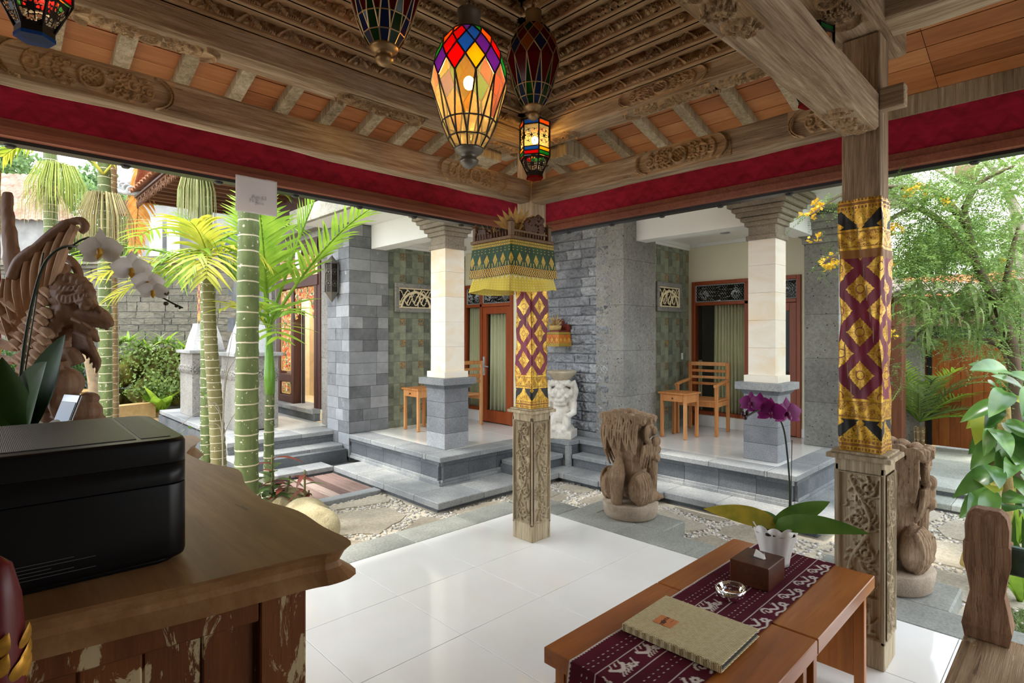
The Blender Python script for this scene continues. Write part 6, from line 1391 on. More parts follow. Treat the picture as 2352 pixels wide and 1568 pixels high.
# ================================================================== stone lions
def sandm():
    n = NT('brown_sandstone', .9, 0, .2); p = n.pos(); f = n.noise(p, 5, 8, .65); hair = n.noise(n.vec(p, (9, 9, 1.2)), 9, 4, .6, .6)
    n.color(n.ramp(f*.6+hair*.4, [(.3, H_('5e4a38')), (.5, H_('8d745b')), (.7, H_('b39a80'))])); n.bump(hair*1.2+n.noise(p, 60, 3)*.3, .9, .012); return n.m
M_SAND = sandm()
def lion_mesh():
    """seated lion facing +X, z from the top of its round base (.13) to .93"""
    B = MB(); E_ = B.ell
    E_((.0, 0, .40), (.13, .15, .26)); E_((-.02, 0, .62), (.125, .18, .20)); E_((.05, 0, .74), (.15, .18, .14)); E_((.06, 0, .50), (.12, .14, .2)); E_((-.03, 0, .80), (.12, .17, .09))
    for s_ in (-1, 1):
        E_((-.06, s_*.135, .27), (.125, .085, .145)); E_((.05, s_*.15, .18), (.13, .06, .06)); E_((.15, s_*.16, .165), (.06, .05, .038))      # haunch, foot
        B.tube([(.09, s_*.12, .60), (.13, s_*.125, .40), (.14, s_*.12, .19)], [.075, .058, .048], 10); E_((.18, s_*.12, .165), (.06, .052, .036))
        for k in range(3): E_((.225, s_*(.09+.03*k), .158), (.022, .015, .02), None, 8, 6); E_((.205, s_*(.13+.03*k), .155), (.022, .014, .018), None, 8, 6)
        for k in range(8):   # combed ridges over the haunch
            u = -.75+.24*k; pts = []
            for q in np.linspace(-1.25, 1.15, 16):
                w_ = math.cos(u)*1.0; pts.append((-.06+.13*math.sin(u)*math.cos(q*.35)-.012*q, s_*(.135+.088*math.cos(q)*max(w_, .12)), .27+.15*math.sin(q)*(.55+.45*w_)))
            B.tube(pts, .0125, 5)
        # ear, brow, eye, cheek curls, side locks
        B.tube(arc3((-.02, s_*.195, .735), .045, .075, .5, 5.2), .024, 7); E_((-.02, s_*.19, .735), (.03, .016, .05), None, 8, 6)
        E_((.13, s_*.12, .83), (.045, .05, .045)); E_((.17, s_*.09, .77), (.04, .036, .034)); E_((.20, s_*.055, .775), (.026, .028, .022), None, 8, 6); E_((.19, s_*.08, .70), (.05, .05, .035)); E_((.10, s_*.17, .74), (.04, .03, .04))
        for (x, z, r_) in ((.07, .655, .045), (.13, .645, .045), (.10, .585, .045), (.155, .57, .04), (.07, .53, .04), (.13, .50, .038)):
            E_((x, s_*(.205-.35*max(0, x-.06)), z), (r_, r_*.7, r_)); B.tube(arc3((x, s_*(.225-.35*max(0, x-.06)), z), r_*.55, r_*.55, 0, 5.2), .008, 5)
        for k in range(6): B.tube(smooth_path([(-.09+.035*k, s_*.19, .64), (-.10+.04*k, s_*.185, .54), (-.08+.045*k, s_*.15, .43)], 4), [.018, .016, .008], 6)
        for k in range(3): B.tube([(.17-.035*k, s_*(.15-.01*k), .50), (.175-.035*k, s_*(.15-.015*k), .36)], [.02, .007], 6)
        for (x, y) in ((-.11, .19), (-.03, .2), (.05, .19)): E_((x, s_*y, .845), (.042, .036, .045)); B.tube(arc3((x, s_*(y+.03), .85), .022, .024, 0, 5), .008, 5)
    E_((.21, 0, .69), (.06, .08, .05)); E_((.22, 0, .62), (.05, .065, .028)); E_((.25, 0, .72), (.028, .04, .024)); B.tube([(.255, -.05, .655), (.27, 0, .66), (.255, .05, .655)], .014, 6)
    for k in range(5):      # row of knobs with hanging locks down the back
        y = -.15+.075*k; z0 = .865-.012*abs(k-2); E_((-.105, y, z0), (.05, .042, .046)); E_((-.02, y*.95, z0+.025), (.05, .04, .042)); E_((.06, y*.9, z0+.01), (.045, .04, .04))
        for q in range(4): B.tube(arc3((-.105, y, z0), .052-.004*q, .044-.010*q, .6, 3.6, ax='x', off=-.002*q), .006, 5)
        for q in (-.028, 0, .028): B.tube(smooth_path([(-.145, y+q*.8, z0-.02), (-.172, y+q*.95, .76), (-.176, y+q*.85, .67), (-.158, y+q*.3, .565+.02*(k % 2))], 5), [.011, .011, .0105, .004], 6)
    # flame tail laid against the back
    B.tube([(-.19, 0, .13), (-.19, 0, .22), (-.195, 0, .32), (-.19, 0, .40), (-.165, 0, .48), (-.15, 0, .545)], [.042, .048, .062, .066, .04, .005], 12)
    for k in range(-3, 4): B.tube(smooth_path([(-.236, k*.007, .15), (-.243, k*.011, .28), (-.252, k*.014, .37), (-.215, k*.009, .45), (-.16, 0, .545)], 4), .0075, 5)
    return blob(B, .0062, 0)
def arc3(c, rx, rz, a0, a1, ax='y', off=0, n=16):
    return [Vector((c[0]+(rx*math.cos(a) if ax == 'y' else -rx*.9+off), c[1]+(0 if ax == 'y' else rx*math.cos(a)), c[2]+rz*math.sin(a))) for a in np.linspace(a0, a1, n)]
LM = lion_mesh()
def lion(loc, label, ball=False):
    t = thing('stone_lion', label, 'statue', loc, 0, group='carved stone lions')
    MB().lathe([(.20, 0), (.222, .02), (.238, .125), (.232, .135), (.0, .137)], 40).build('round_base', stone('lion_base', H_('7a6a5a'), H_('9a8a78'), H_('b3a592'), 5, 0, bump=.4) if 'lion_base' not in bpy.data.materials else bpy.data.materials['lion_base'], t)
    mk('lion_figure', LM, M_SAND, t)
    if ball: MB().ell((.13, -.13, .245), (.105, .09, .11), None, 20, 14).tube([(.13+.062*math.cos(a), -.203, .245+.066*math.sin(a)) for a in np.linspace(0, 2*PI, 25)], .005, 5).build('carved_ball', M_SAND, t)
    return t
lion((4.10, 2.76, -.003), 'seated brown stone lion seen from behind, on the slab before the rough wall'); lion((4.14, .87, -.003), 'seated brown stone lion with its paw on a ball, behind the brocade post', True)
# ================================================================== white guardian with a stone bowl
M_WST = stone('white_weathered_stone', H_('b5ab9a'), H_('d8d2c6'), H_('ebe7df'), 5, 0, bump=.5)
def guardian():
    t = thing('guardian_statue', 'white weathered guardian statue crouching under a stone bowl', 'statue', (5.27, 4.545, .29), math.radians(205)); B = MB(); E_ = B.ell   # faces +X locally
    E_((0, 0, .1), (.15, .16, .11)); E_((0, 0, .3), (.12, .13, .18)); E_((.06, 0, .28), (.09, .1, .1)); E_((.02, 0, .52), (.12, .14, .13))
    for s_ in (-1, 1):
        E_((.09, s_*.09, .2), (.07, .05, .11)); B.tube([(.02, s_*.15, .44), (.08, s_*.17, .32), (.14, s_*.10, .28)], [.05, .042, .036], 8); B.tube([(0, s_*.14, .45), (-.02, s_*.17, .58), (.0, s_*.13, .70)], [.045, .04, .045], 8)
        E_((.12, s_*.045, .57), (.035, .032, .032)); E_((.11, s_*.09, .52), (.035, .035, .03)); E_((.06, s_*.14, .56), (.03, .025, .05)); E_((.12, s_*.06, .12), (.06, .045, .05)); E_((.13, s_*.03, .46), (.012, .010, .028), None, 6, 5)
        for k in range(4): E_((.04+.02*k, s_*(.13-.03*k), .65+.01*k), (.035, .03, .03), None, 8, 6)
    E_((.14, 0, .52), (.035, .03, .028)); E_((.13, 0, .465), (.03, .07, .022)); E_((.1, 0, .42), (.04, .09, .03)); E_((.1, 0, .63), (.05, .06, .03))
    for k in range(5): E_((.06, -.1+.05*k, .69), (.04, .03, .03), None, 8, 6)
    B.box(-.15, .16, -.16, .16, 0, .1)
    mk('guardian_figure', blob(B, .011, 1), M_WST, t)
    bw_ = MB().lathe([(.07, .70), (.10, .715), (.15, .765), (.18, .80), (.185, .82), (.165, .825), (.13, .79), (.05, .765), (.001, .76)], 32).build('stone_bowl', stone('tan_bowl_stone', H_('8f816b'), H_('ad9f87'), H_('c4b89f'), 6, 0), t); return t
guardian()
# ================================================================== carved garuda on the counter
M_GAR = wood('carved_suar_wood', [(.25, H_('86664c')), (.5, H_('b8967a')), (.8, H_('dcc2a6'))], 'Z', 4, .6, .2, .05, False, .3, 5)
M_GARD = wood('carved_suar_dark', [(.25, H_('54392a')), (.5, H_('80604a')), (.8, H_('a68970'))], 'Z', 4, .55, .2, .05, False, .3, 5)
gd = 1.88; ga = thing('garuda_statue', 'carved wooden winged garuda statue standing on the reception counter', 'statue', tuple(pxd(140, 1068, gd)), YAW-PI/2)
ga.location.z = ZC+.032; KS = gd/FPX
def G(x, y, dep=0.0):
    k_ = (gd+dep)/FPX; return Vector(((x-CXP)*k_-(140-CXP)*KS, dep, EYE+(HYP-y)*k_-ga.location.z))
B = MB(); E_ = B.ell
# body, neck, head, jaws, crown
B.tube([G(105, 1000), G(108, 900), G(116, 835, -.0), G(128, 790, -.01), G(142, 752, -.02), G(160, 720, -.03)], [.05, .055, .055, .05, .042, .045], 12)
mk_head = True
Bh = MB(); Eh = lambda c, r, *k: Bh.ell(c, tuple(q*1.25 for q in (r if hasattr(r, '__len__') else (r, r, r))), None, 12, 8)
def GH(x, y, dep=0.0): return G(172+(x-172)*1.22, 716+(y-716)*1.22, dep*1.1)
Bh.tube([GH(142, 752, -.02), GH(160, 728, -.03), GH(172, 712, -.04)], [.05, .055, .06], 12); Eh(GH(172, 712, -.04), (.056, .05, .055)); Eh(GH(166, 690, -.04), (.056, .052, .045)); Eh(GH(160, 674, -.03), (.045, .045, .035))
Bh.tube([GH(184, 716, -.05), GH(206, 720, -.055), GH(226, 728, -.06), GH(240, 738, -.06), GH(243, 744, -.06)], [.042, .036, .026, .012, .004], 8); Bh.tube([GH(182, 744, -.05), GH(202, 758, -.055), GH(217, 772, -.06)], [.03, .022, .005], 8)
for k in range(9): a = 2.9-.33*k; Eh(GH(163+38*math.cos(a), 690-36*math.sin(a), -.05), (.013, .018, .018)); Bh.tube([GH(163+36*math.cos(a), 690-34*math.sin(a), -.05), GH(163+52*math.cos(a), 690-49*math.sin(a), -.05)], [.013, .003], 6)
for k in range(7): Bh.tube([GH(146+8*k+5*math.cos(q), 690+8*math.sin(q)+3*math.sin(k), -.10) for q in np.linspace(0, 5, 10)], .005, 5)
for k in range(5): Bh.tube([GH(148+9*k+4*math.cos(q), 672+5*math.sin(q), -.09) for q in np.linspace(0, 5, 10)], .0045, 5)
for k in range(8): Bh.tube([GH(198+5*k, 734+1.4*k, -.065), GH(200+5*k, 745+1.0*k, -.065)], [.007, .0015], 5)
Eh(GH(190, 706, -.098), .012); Bh.tube([GH(176, 699, -.1), GH(190, 692, -.105), GH(204, 703, -.098)], .008, 6); Bh.tube([GH(166, 728, -.1), GH(186, 737, -.105), GH(204, 750, -.09)], .008, 6); Bh.tube([GH(210, 713, -.085), GH(216, 708, -.085), GH(224, 716, -.08)], .008, 6)
for k in range(5): Bh.tube(smooth_path([GH(172, 756+6*k, -.07), GH(198+4*k, 768+9*k, -.09), GH(188+6*k, 796+9*k, -.08)]), [.013, .011, .003], 6)
for k in range(4): Bh.tube(smooth_path([GH(150-5*k, 735+10*k, -.08), GH(140-6*k, 720+10*k, -.09), GH(130-6*k, 730+10*k, -.08)]), [.014, .012, .004], 6)
mk('head', blob(Bh, .0042, 0), M_GARD, ga)
B.tube(smooth_path([G(122, 800, -.06), G(140, 815, -.11), G(165, 812, -.12), G(180, 835, -.11)]), .022, 8)
for k in range(7): B.tube([G(112+2*k, 800+17*k, -.055), G(128+k, 812+17*k, -.07), G(142, 806+17*k, -.05)], .010, 6)
E_(G(150, 880, -.03), (.05, .06, .055)); E_(G(148, 925, -.03), (.04, .05, .06)); E_(G(120, 1000), (.13, .11, .09)); E_(G(190, 945, -.04), (.06, .05, .045)); E_(G(205, 915, -.04), (.03, .03, .022))
for k in range(12): E_(G(150+7*k, 950+16*math.sin(k*1.3), -.08+.008*k), (.026, .02, .024), None, 8, 6)
mk('garuda_body', blob(B, .0045, 0), M_GARD, ga)
# great wing: crest, long feathers in tiers
def feather(par, pts, w0, m, dep=.016):
    P = smooth_path(pts, 5); n = len(P); L, Rr, C = [], [], []; Bf = MB()
    for i, p in enumerate(P):
        t = i/(n-1); tv = (P[min(i+1, n-1)]-P[max(i-1, 0)]); tv.y = 0; tv.normalize(); nn = Vector((-tv.z, 0, tv.x)); w_ = w0*(.55+.45*math.sin(PI*min(1, .15+t*.85)))*(1 if t < .93 else .6); L.append(p+nn*w_); Rr.append(p-nn*w_); C.append(p+Vector((0, -dep*.6, 0)))
    back = Vector((0, dep, 0)); v = L+C+Rr+[p+back for p in L]+[p+back for p in Rr]; f = []
    for i in range(n-1): f += [(i, i+1, n+i+1, n+i), (n+i, n+i+1, 2*n+i+1, 2*n+i), (3*n+i+1, 3*n+i, 4*n+i, 4*n+i+1), (i+1, i, 3*n+i, 3*n+i+1), (2*n+i, 2*n+i+1, 4*n+i+1, 4*n+i)]
    f += [(0, n, 2*n, 4*n, 3*n), (n-1, 4*n-1, 5*n-1, 3*n-1, 2*n-1)]; Bf.add(v, f); return Bf.build('feather', m, par)
wing = MB(); wing.tube(smooth_path([G(30, 640, -.06), G(48, 600, -.06), G(85, 570, -.06), G(125, 535, -.06), G(165, 510, -.06), G(188, 508, -.06), G(196, 522, -.06), G(186, 532, -.06)]), [.02]*10+[.017]*10+[.013]*10+[.011]*6, 8); wg = wing.build('wing_crest', M_GARD, ga)
tops = [(10, 640), (22, 622), (42, 600), (66, 578), (92, 560), (118, 540), (144, 525), (168, 516)]
roots = [(28, 790), (38, 765), (50, 742), (62, 718), (76, 700), (90, 682), (103, 668), (116, 655)]
for k, (a, r_) in enumerate(zip(tops, roots)):
    mid = ((a[0]+r_[0])/2-16+5*k*.4, (a[1]+r_[1])/2-6); feather(ga, [G(*a, -.06), G(*mid, -.065), G(*r_, -.08)], .0118, M_GAR)
for k in range(7): feather(ga, [G(-26-2*k, 668+36*k, -.06), G(5, 690+34*k, -.065), G(40-1*k, 715+29*k, -.08)], .0135, M_GAR)   # lower flight feathers
for tier in range(3):
    for k in range(8):
        x, y = 44+17*tier+10*k*(1-.12*tier)-4, 792+20*tier-17*k+9*tier; x -= 2*tier
        if k > 7-tier: continue
        feather(ga, [G(x-16, y-8, .0-.012*tier-.09), G(x-5, y-2, -.095-.014*tier), G(x+7, y+10, -.10-.014*tier)], .013, M_GAR)
for k in range(5): feather(ga, [G(30+9*k, 820+24*k, -.09), G(46+9*k, 830+24*k, -.10), G(66+7*k, 846+22*k, -.10)], .015, M_GAR)
# tall horn of the tail and the far wing
B = MB(); B.tube(smooth_path([G(38, 640, .10), G(28, 590, .10), G(22, 540, .10), G(16, 490, .10), G(18, 440, .10)]), [.034]*5+[.028]*5+[.022]*6+[.016]*1, 8, sx=.6)
for (x, y) in ((34, 500), (40, 540), (46, 580), (30, 470)): B.tube([G(x-12, y+14, .10), G(x, y-12, .10)], [.018, .003], 6)
mk('tail_plume', blob(B, .007, 1), M_GARD, ga)
B = MB(); B.tube(smooth_path([G(120, 625, .06), G(138, 598, .06), G(158, 595, .06), G(176, 615, .06), G(185, 645, .06), G(186, 656, .06)]), [.012]*8+[.014]*10+[.012]*6+[.006]*2, 8); B.tube(smooth_path([G(128, 690, .0), G(140, 640, .02), G(148, 610, .04)]), .02, 8); B.build('far_wing', M_GARD, ga)
for k in range(6): feather(ga, [G(122+2*k, 770-16*k, -.03), G(133+2*k, 750-17*k, -.04), G(141+k, 724-18*k, -.03)], .011, M_GARD)
# red and gilded carved post at the near end of the counter
q = pxd(-4, 1300, .62); fp = thing('gilded_post', 'red and gold carved post standing in front of the reception counter', 'post', (q.x, q.y, 0)); M_RGR = plain('red_lacquer', H_('5e0f12'), .4); M_GLF = plain('gilding', H_('b8862c'), .4, .5, var=.4, scale=50)
MB().lathe([(.03, 0), (.028, .9), (.02, 1.0), (.024, 1.12), (.024, 1.2), (.02, 1.26), (.012, 1.295), (.002, 1.305)], 20).build('shaft', M_RGR, fp)
B = MB(); r = random.Random(4)
for k in range(60): a = r.uniform(0, 6.28); z = r.uniform(1.0, 1.21); petal(B, (.0235*math.cos(a), .0235*math.sin(a), z), (-.4*math.sin(a), .4*math.cos(a), 1), (math.cos(a), math.sin(a), 0), .028, .016, -.3, 4)
B.build('gilt_leaves', M_GLF, fp)['kind'] = 'stuff'
# ================================================================== planting helpers
def iv(dx, dy, dz=0.0): return Vector((_rt[0]*dx+_fw[0]*dz, _rt[1]*dx+_fw[1]*dz, dy))
M_FRESH = leafmat('fresh_palm_leaf', H_('5f8a26'), H_('a3c445'), .45, .4, 5); M_YELLOWP = leafmat('yellowing_palm_leaf', H_('8fa632'), H_('d3c94e'), .5, .4, 5); M_DEEP = leafmat('deep_green_leaf', H_('2c4a1c'), H_('547a30'), .35, .25, 4)
M_OLIVE = leafmat('olive_leaf', H_('4a6230'), H_('80994e'), .45, .3, 3); M_DRY = leafmat('dry_palm_leaf', H_('b5702a'), H_('e0a850'), .7, .3, 6); M_FARL = leafmat('far_leaf', H_('4d6b3a'), H_('86a562'), .6, .3, 1.5); M_TI = leafmat('ti_leaf', H_('39542a'), H_('6d8a48'), .4, .3, 6); M_TIR = leafmat('ti_leaf_red', H_('5a2a22'), H_('8e4436'), .4, .3, 8)
def trunkmat(nm, a, b_, ringc, per):
    n = NT(nm, .6, 0, .3); x, y, z = n.xyz(); p = n.pos(); c = n.ramp(n.noise(n.vec(p, (1, 1, .25)), 14, 5), [(.3, a), (.7, b_)]); fz = fr(z*(1.0/per)+n.noise(p, 4, 2)*.25)
    c = n.mix(fz < .09, c, ringc); c = n.mix((n.noise(p, 30, 3) > .66)*.7, c, H_('d5d2bd')); n.color(c); n.bump(fz, .3, .006); return n.m
M_TRK = trunkmat('areca_trunk', H_('4a5732'), H_('6f7c4a'), H_('c6bea2'), .125); M_TRKO = trunkmat('old_areca_trunk', H_('625c36'), H_('868058'), H_('c4bea8'), .07); M_TRKB = trunkmat('brown_areca_trunk', H_('6e5a3c'), H_('8d7750'), H_('b5a27c'), .1); M_SHAFT = plain('crownshaft_green', H_('8db04a'), .4, var=.25, scale=5)
def frond(par, p0, d0, L, droop, leafL, m, pairs=26, seed=0, width=.034, up=(0, 0, 1), vee=.5, t0=.14, name='frond', hang=.5):
    r = random.Random(seed); d0 = Vector(d0).normalized(); p = Vector(p0); B = MB(); n = 18; pts = [p.copy()]; d = d0.copy()
    for i in range(n): d = (d+Vector((0, 0, -droop/n*(.4+1.2*i/n)))).normalized(); p = p+d*L/n; pts.append(p.copy())
    B.tube(pts, [.014*(1-i/(n+2))*(L/1.2)**.5+.002 for i in range(n+1)], 5)
    for k in range(pairs):
        t = t0+(1-t0)*k/(pairs-1); f = t*n; i = min(int(f), n-1); q = pts[i].lerp(pts[i+1], f-i); tv = (pts[i+1]-pts[i]).normalized(); sd_ = tv.cross(Vector(up)); sd_ = sd_.normalized() if sd_.length > .05 else Vector((1, 0, 0)); un = sd_.cross(tv)
        ll = leafL*(.35+.65*math.sin(PI*min(1, .12+.8*t)))*r.uniform(.85, 1.12)
        for s_ in (-1, 1):
            dl = (tv*(.55+.5*t)+sd_*s_*1.0+un*(vee*.5)+Vector((r.uniform(-.12, .12), r.uniform(-.12, .12), r.uniform(-.12, .12)))).normalized(); a = q.copy(); rows = []
            for j in range(5):
                u = j/4; w_ = width*.5*math.sin(PI*(.12+.86*u)**.7); dd = (dl+Vector((0, 0, -hang*u))).normalized(); wn = dd.cross(un).normalized() if dd.cross(un).length > .01 else sd_; rows.append((a-wn*w_, a+wn*w_)); a = a+dd*ll/4
            B.strip([q_[0] for q_ in rows], [q_[1] for q_ in rows])
    return B.build(name, m, par)
def tassel(par, p, n, L, spread, m, seed, name='fruit_tassel', rad=.004, down=1.0):
    r = random.Random(seed); B = MB()
    for k in range(n):
        a = r.uniform(0, 6.28); o = r.uniform(.3, 1)*spread; q = Vector(p); P = [q, q+Vector((o*math.cos(a)*.6, o*math.sin(a)*.6, .06)), q+Vector((o*math.cos(a), o*math.sin(a), -L*.4*down)), q+Vector((o*math.cos(a)*1.05, o*math.sin(a)*1.05, -L*r.uniform(.7, 1.1)))]; B.tube(P, [rad, rad, rad*.9, rad*.5], 3, cap=False)
    o = B.build(name, m, par); o['kind'] = 'stuff'; return o
def palm(label, pts, rad, m, name='areca_palm', ringr=None, step=.12):
    """pts world path of the trunk from the ground up; geometry rings at the nodes"""
    t = thing(name, label, 'palm', tuple(pts[0])); o0 = Vector(pts[0]); P = smooth_path([Vector(p)-o0 for p in pts], 12); L = sum((P[i+1]-P[i]).length for i in range(len(P)-1)); n = int(L/step)*3
    Q = []; R = []; acc = [0]
    for i in range(len(P)-1): acc.append(acc[-1]+(P[i+1]-P[i]).length)
    for k in range(n+1):
        s_ = L*k/n; i = max(j for j in range(len(P)-1) if acc[j] <= s_+1e-9); u = (s_-acc[i])/max(acc[i+1]-acc[i], 1e-6); Q.append(P[i].lerp(P[i+1], u)); r0 = rad[0]+(rad[1]-rad[0])*k/n; R.append(r0*(1.05 if k % 3 == 0 else .985))
    MB().tube(Q, R, 16).build('trunk', m, t); return t, o0
def quads(C, N1, N2, hw, hl):
    """numpy leaf cards: centres, long axis, cross axis"""
    hw = np.asarray(hw).reshape(-1, 1); hl = np.asarray(hl).reshape(-1, 1); P = np.stack([C-N1*hl, C+N2*hw, C+N1*hl, C-N2*hw], 1); return P.reshape(-1, 3)
def unit(a): return a/np.maximum(np.linalg.norm(a, axis=-1, keepdims=True), 1e-9)
def cardmesh(P, name):
    n = len(P)//4; me = bpy.data.meshes.new(name); me.vertices.add(len(P)); me.vertices.foreach_set('co', P.astype(np.float32).ravel()); me.loops.add(n*4); me.loops.foreach_set('vertex_index', np.arange(n*4, dtype=np.int32)); me.polygons.add(n); me.polygons.foreach_set('loop_start', np.arange(0, n*4, 4, dtype=np.int32)); me.update(calc_edges=True); return me
def cloud(centres, n, size, m, par, seed, asp=.45, name='foliage', flat=.3, jit=1.0):
    """leaf cards scattered in soft ellipsoids [(c, (rx,ry,rz))]"""
    r = np.random.RandomState(seed); W = np.array([c[1][0]*c[1][1]*c[1][2] for c in centres])**.67; W /= W.sum(); out = []
    for (c, rad), w_ in zip(centres, W):
        k = int(n*w_)+1; d = unit(r.normal(size=(k, 3))); q = r.rand(k, 1)**.45; C = np.array(c)+d*np.array(rad)*q; a = unit(r.normal(size=(k, 3))+d*.5*jit+[0, 0, -.2]); b_ = unit(np.cross(a, r.normal(size=(k, 3))*[1, 1, flat]+d)); s_ = size*r.uniform(.6, 1.3, k); out.append(quads(C, a, b_, s_*asp, s_))
    o = mk(name, cardmesh(np.concatenate(out), name), m, par); o['kind'] = 'stuff'; return o
def pinnate(P0, D, L, pairs, ll, lw, seed, droop=.5):
    """fine feather leaves: rachis origins and directions -> leaflet cards"""
    r = np.random.RandomState(seed); k = len(P0); t = np.linspace(.12, 1, pairs); D = unit(D); sd_ = unit(np.cross(D, [0, 0, 1])+r.normal(size=D.shape)*.15); out = []; L = np.asarray(L).reshape(-1, 1)
    for ti in t:
        base = P0+D*L*ti+np.array([0, 0, -1])*droop*L*ti*ti*.5
        for s_ in (-1, 1): a = unit(D*.45+sd_*s_+np.array([0, 0, -.25])+r.normal(size=D.shape)*.12); l_ = ll*math.sin(PI*(.2+.7*ti))*r.uniform(.8, 1.2, k); out.append(quads(base+a*l_[:, None], a, unit(np.cross(a, sd_.mean(0)+r.normal(size=D.shape)*.3+np.array([0, 0, 1.0]))), np.full(k, lw), l_))
    return np.concatenate(out)
def rosette(name, label, loc, n, L, Wd, m, seed, cat='plant', elev=(.3, 1.2), droop=.5, group=None):
    t = thing(name, label, cat, tuple(loc), group=group); r = random.Random(seed)
    for k in range(n):
        a = k*2.4+r.uniform(-.3, .3); e = r.uniform(*elev); d = Vector((math.cos(a)*math.cos(e), math.sin(a)*math.cos(e), math.sin(e))); B = MB(); leaf_mesh(B, (0, 0, .0), d, L*r.uniform(.7, 1.15), Wd, droop*r.uniform(.5, 1.2), n=6); B.build('leaf', m, t)
    return t
# ================================================================== palms by the stairs
GZ = -.14
def gp(x, d): q = pxd(x, 770, d); return Vector((q.x, q.y, GZ))
pA, o0 = palm('stout ringed areca palm trunk behind the paper notice', [gp(566, 4.6), pxd(567, 900, 4.6), pxd(570, 640, 4.6), pxd(571, 440, 4.6), pxd(573, 200, 4.6)], (.093, .076), M_TRK, step=.125)
topA = pxd(573, 200, 4.6)-o0; MB().tube([topA, topA+Vector((0, 0, .9))], [.085, .07], 14).build('crownshaft', M_SHAFT, pA)
for k in range(7): a = k*.9; frond(pA, topA+Vector((0, 0, .85)), (math.cos(a), math.sin(a), 1.0), 1.9, 1.1, .5, M_FRESH, 22, k)
pB, o1 = palm('slender mossy areca palm with a drooping yellow green crown', [gp(508, 5.2), pxd(497, 960, 5.2), pxd(485, 800, 5.2), pxd(480, 690, 5.2), pxd(479, 620, 5.2)], (.072, .05), M_TRKO, step=.07)
tb0 = pxd(479, 612, 5.2)-o1
for k, (dx, dy, dz, L, dr, m_) in enumerate(((-.95, .42, -.1, 1.15, .9, M_FRESH), (-1, .12, -.2, .95, .65, M_YELLOWP), (-.85, -.15, -.3, .8, .7, M_YELLOWP), (.0, .8, -.4, .42, 1.2, M_YELLOWP), (.7, .35, 0, .6, 1.5, M_YELLOWP), (-.5, .15, -.6, .6, 1.8, M_FRESH), (.3, .1, -.6, .55, 1.9, M_YELLOWP), (-.75, .6, .3, 1.0, 1.1, M_FRESH), (-.15, -.05, -.8, .5, 1.9, M_FRESH), (.6, .6, .4, .9, 1.1, M_FRESH))):
    frond(pB, tb0+Vector((0, 0, .02*k)), iv(dx, dy, dz), L, dr, .42, m_, 13, 20+k, .032, hang=.9)
pC, o2 = palm('young bright green areca palm with upright fronds beside the stairs', [gp(617, 5.45), pxd(618, 1000, 5.45), pxd(620, 900, 5.45)], (.052, .042), M_TRK, step=.1)
c0, c1 = pxd(620, 905, 5.45)-o2, pxd(617, 745, 5.45)-o2; MB().tube([c0, c0.lerp(c1, .25), c1], [.045, .052, .022], 14).build('crownshaft', plain('bright_crownshaft', H_('5f8f2a'), .35, var=.2, scale=4), pC)
for k, (dx, dy, dz, L, dr, m_, pr_) in enumerate(((.28, 1.0, .1, 1.75, .35, M_FRESH, 26), (-.25, 1.0, .3, 1.5, .5, M_FRESH, 24), (.55, .85, -.1, 1.7, .75, M_FRESH, 22), (-.45, .9, -.2, 1.25, .6, M_FRESH, 20), (.12, 1.0, -.4, 1.2, .7, M_FRESH, 20), (.4, .5, -.5, .7, 1.2, M_FRESH, 9), (-.2, .45, -.4, .55, 1.3, M_YELLOWP, 8), (.25, .1, -.4, .5, 1.0, M_FRESH, 6))):
    frond(pC, c1+Vector((0, 0, -.03)), iv(dx, dy, dz), L, dr, .42, m_, pr_, 40+k, .042, t0=.3 if L > 1 else .2, hang=.45)
pD, o3 = palm('tall green ringed areca palm growing by the pond', [gp(243, 8.2), pxd(242, 800, 8.2), pxd(240, 560, 8.2), pxd(239, 330, 8.2), pxd(239, 150, 8.2)], (.088, .078), M_TRK, step=.2); palm('brown areca palm trunk standing close behind the tall green one', [gp(262, 8.9), pxd(260, 760, 8.9), pxd(256, 300, 8.9)], (.07, .07), M_TRKB)
tD = pxd(238, 455, 8.1)-o3; tassel(pD, tD, 190, .75, .38, plain('dry_fruit_strand', H_('a59a6a'), .8, var=.3), 3, 'dry_fruit_tassel', .0045)
for k, (dx, dy, dz, L, dr) in enumerate(((-.8, .9, -.1, 1.5, 1.9), (-.5, 1, -.4, 1.5, 2.1), (.5, 1.0, .3, 1.2, 1.9))): frond(pD, pxd(238, 400, 8.1)-o3, iv(dx, dy, dz), L, dr, .55, M_YELLOWP, 30, 60+k, .045, hang=.9)
pE, o4 = palm('areca palm with green hanging fruit tassels before the far tiled roof', [gp(118, 9.4), pxd(117, 560, 9.4), pxd(115, 300, 9.4), pxd(115, 150, 9.4)], (.10, .095), M_TRK, step=.2)
tassel(pE, pxd(130, 385, 9.3)-o4, 200, .75, .42, leafmat('green_fruit_strand', H_('8ca63c'), H_('c3d068'), .5, .2), 5, 'green_fruit_tassel', .0055); tassel(pE, pxd(112, 440, 9.3)-o4, 90, .5, .45, bpy.data.materials['dry_fruit_strand'], 6, 'dry_fruit_tassel', .004)
for k, (dx, dy, dz, L, dr) in enumerate(((.8, .6, 0, 1.4, 1.6), (-.9, .8, 0, 1.5, 1.6), (-.2, 1, -.5, 1.4, 1.6))): frond(pE, pxd(118, 300, 9.3)-o4, iv(dx, dy, dz), L, dr, .5, M_FRESH, 26, 70+k, .04, hang=.8)
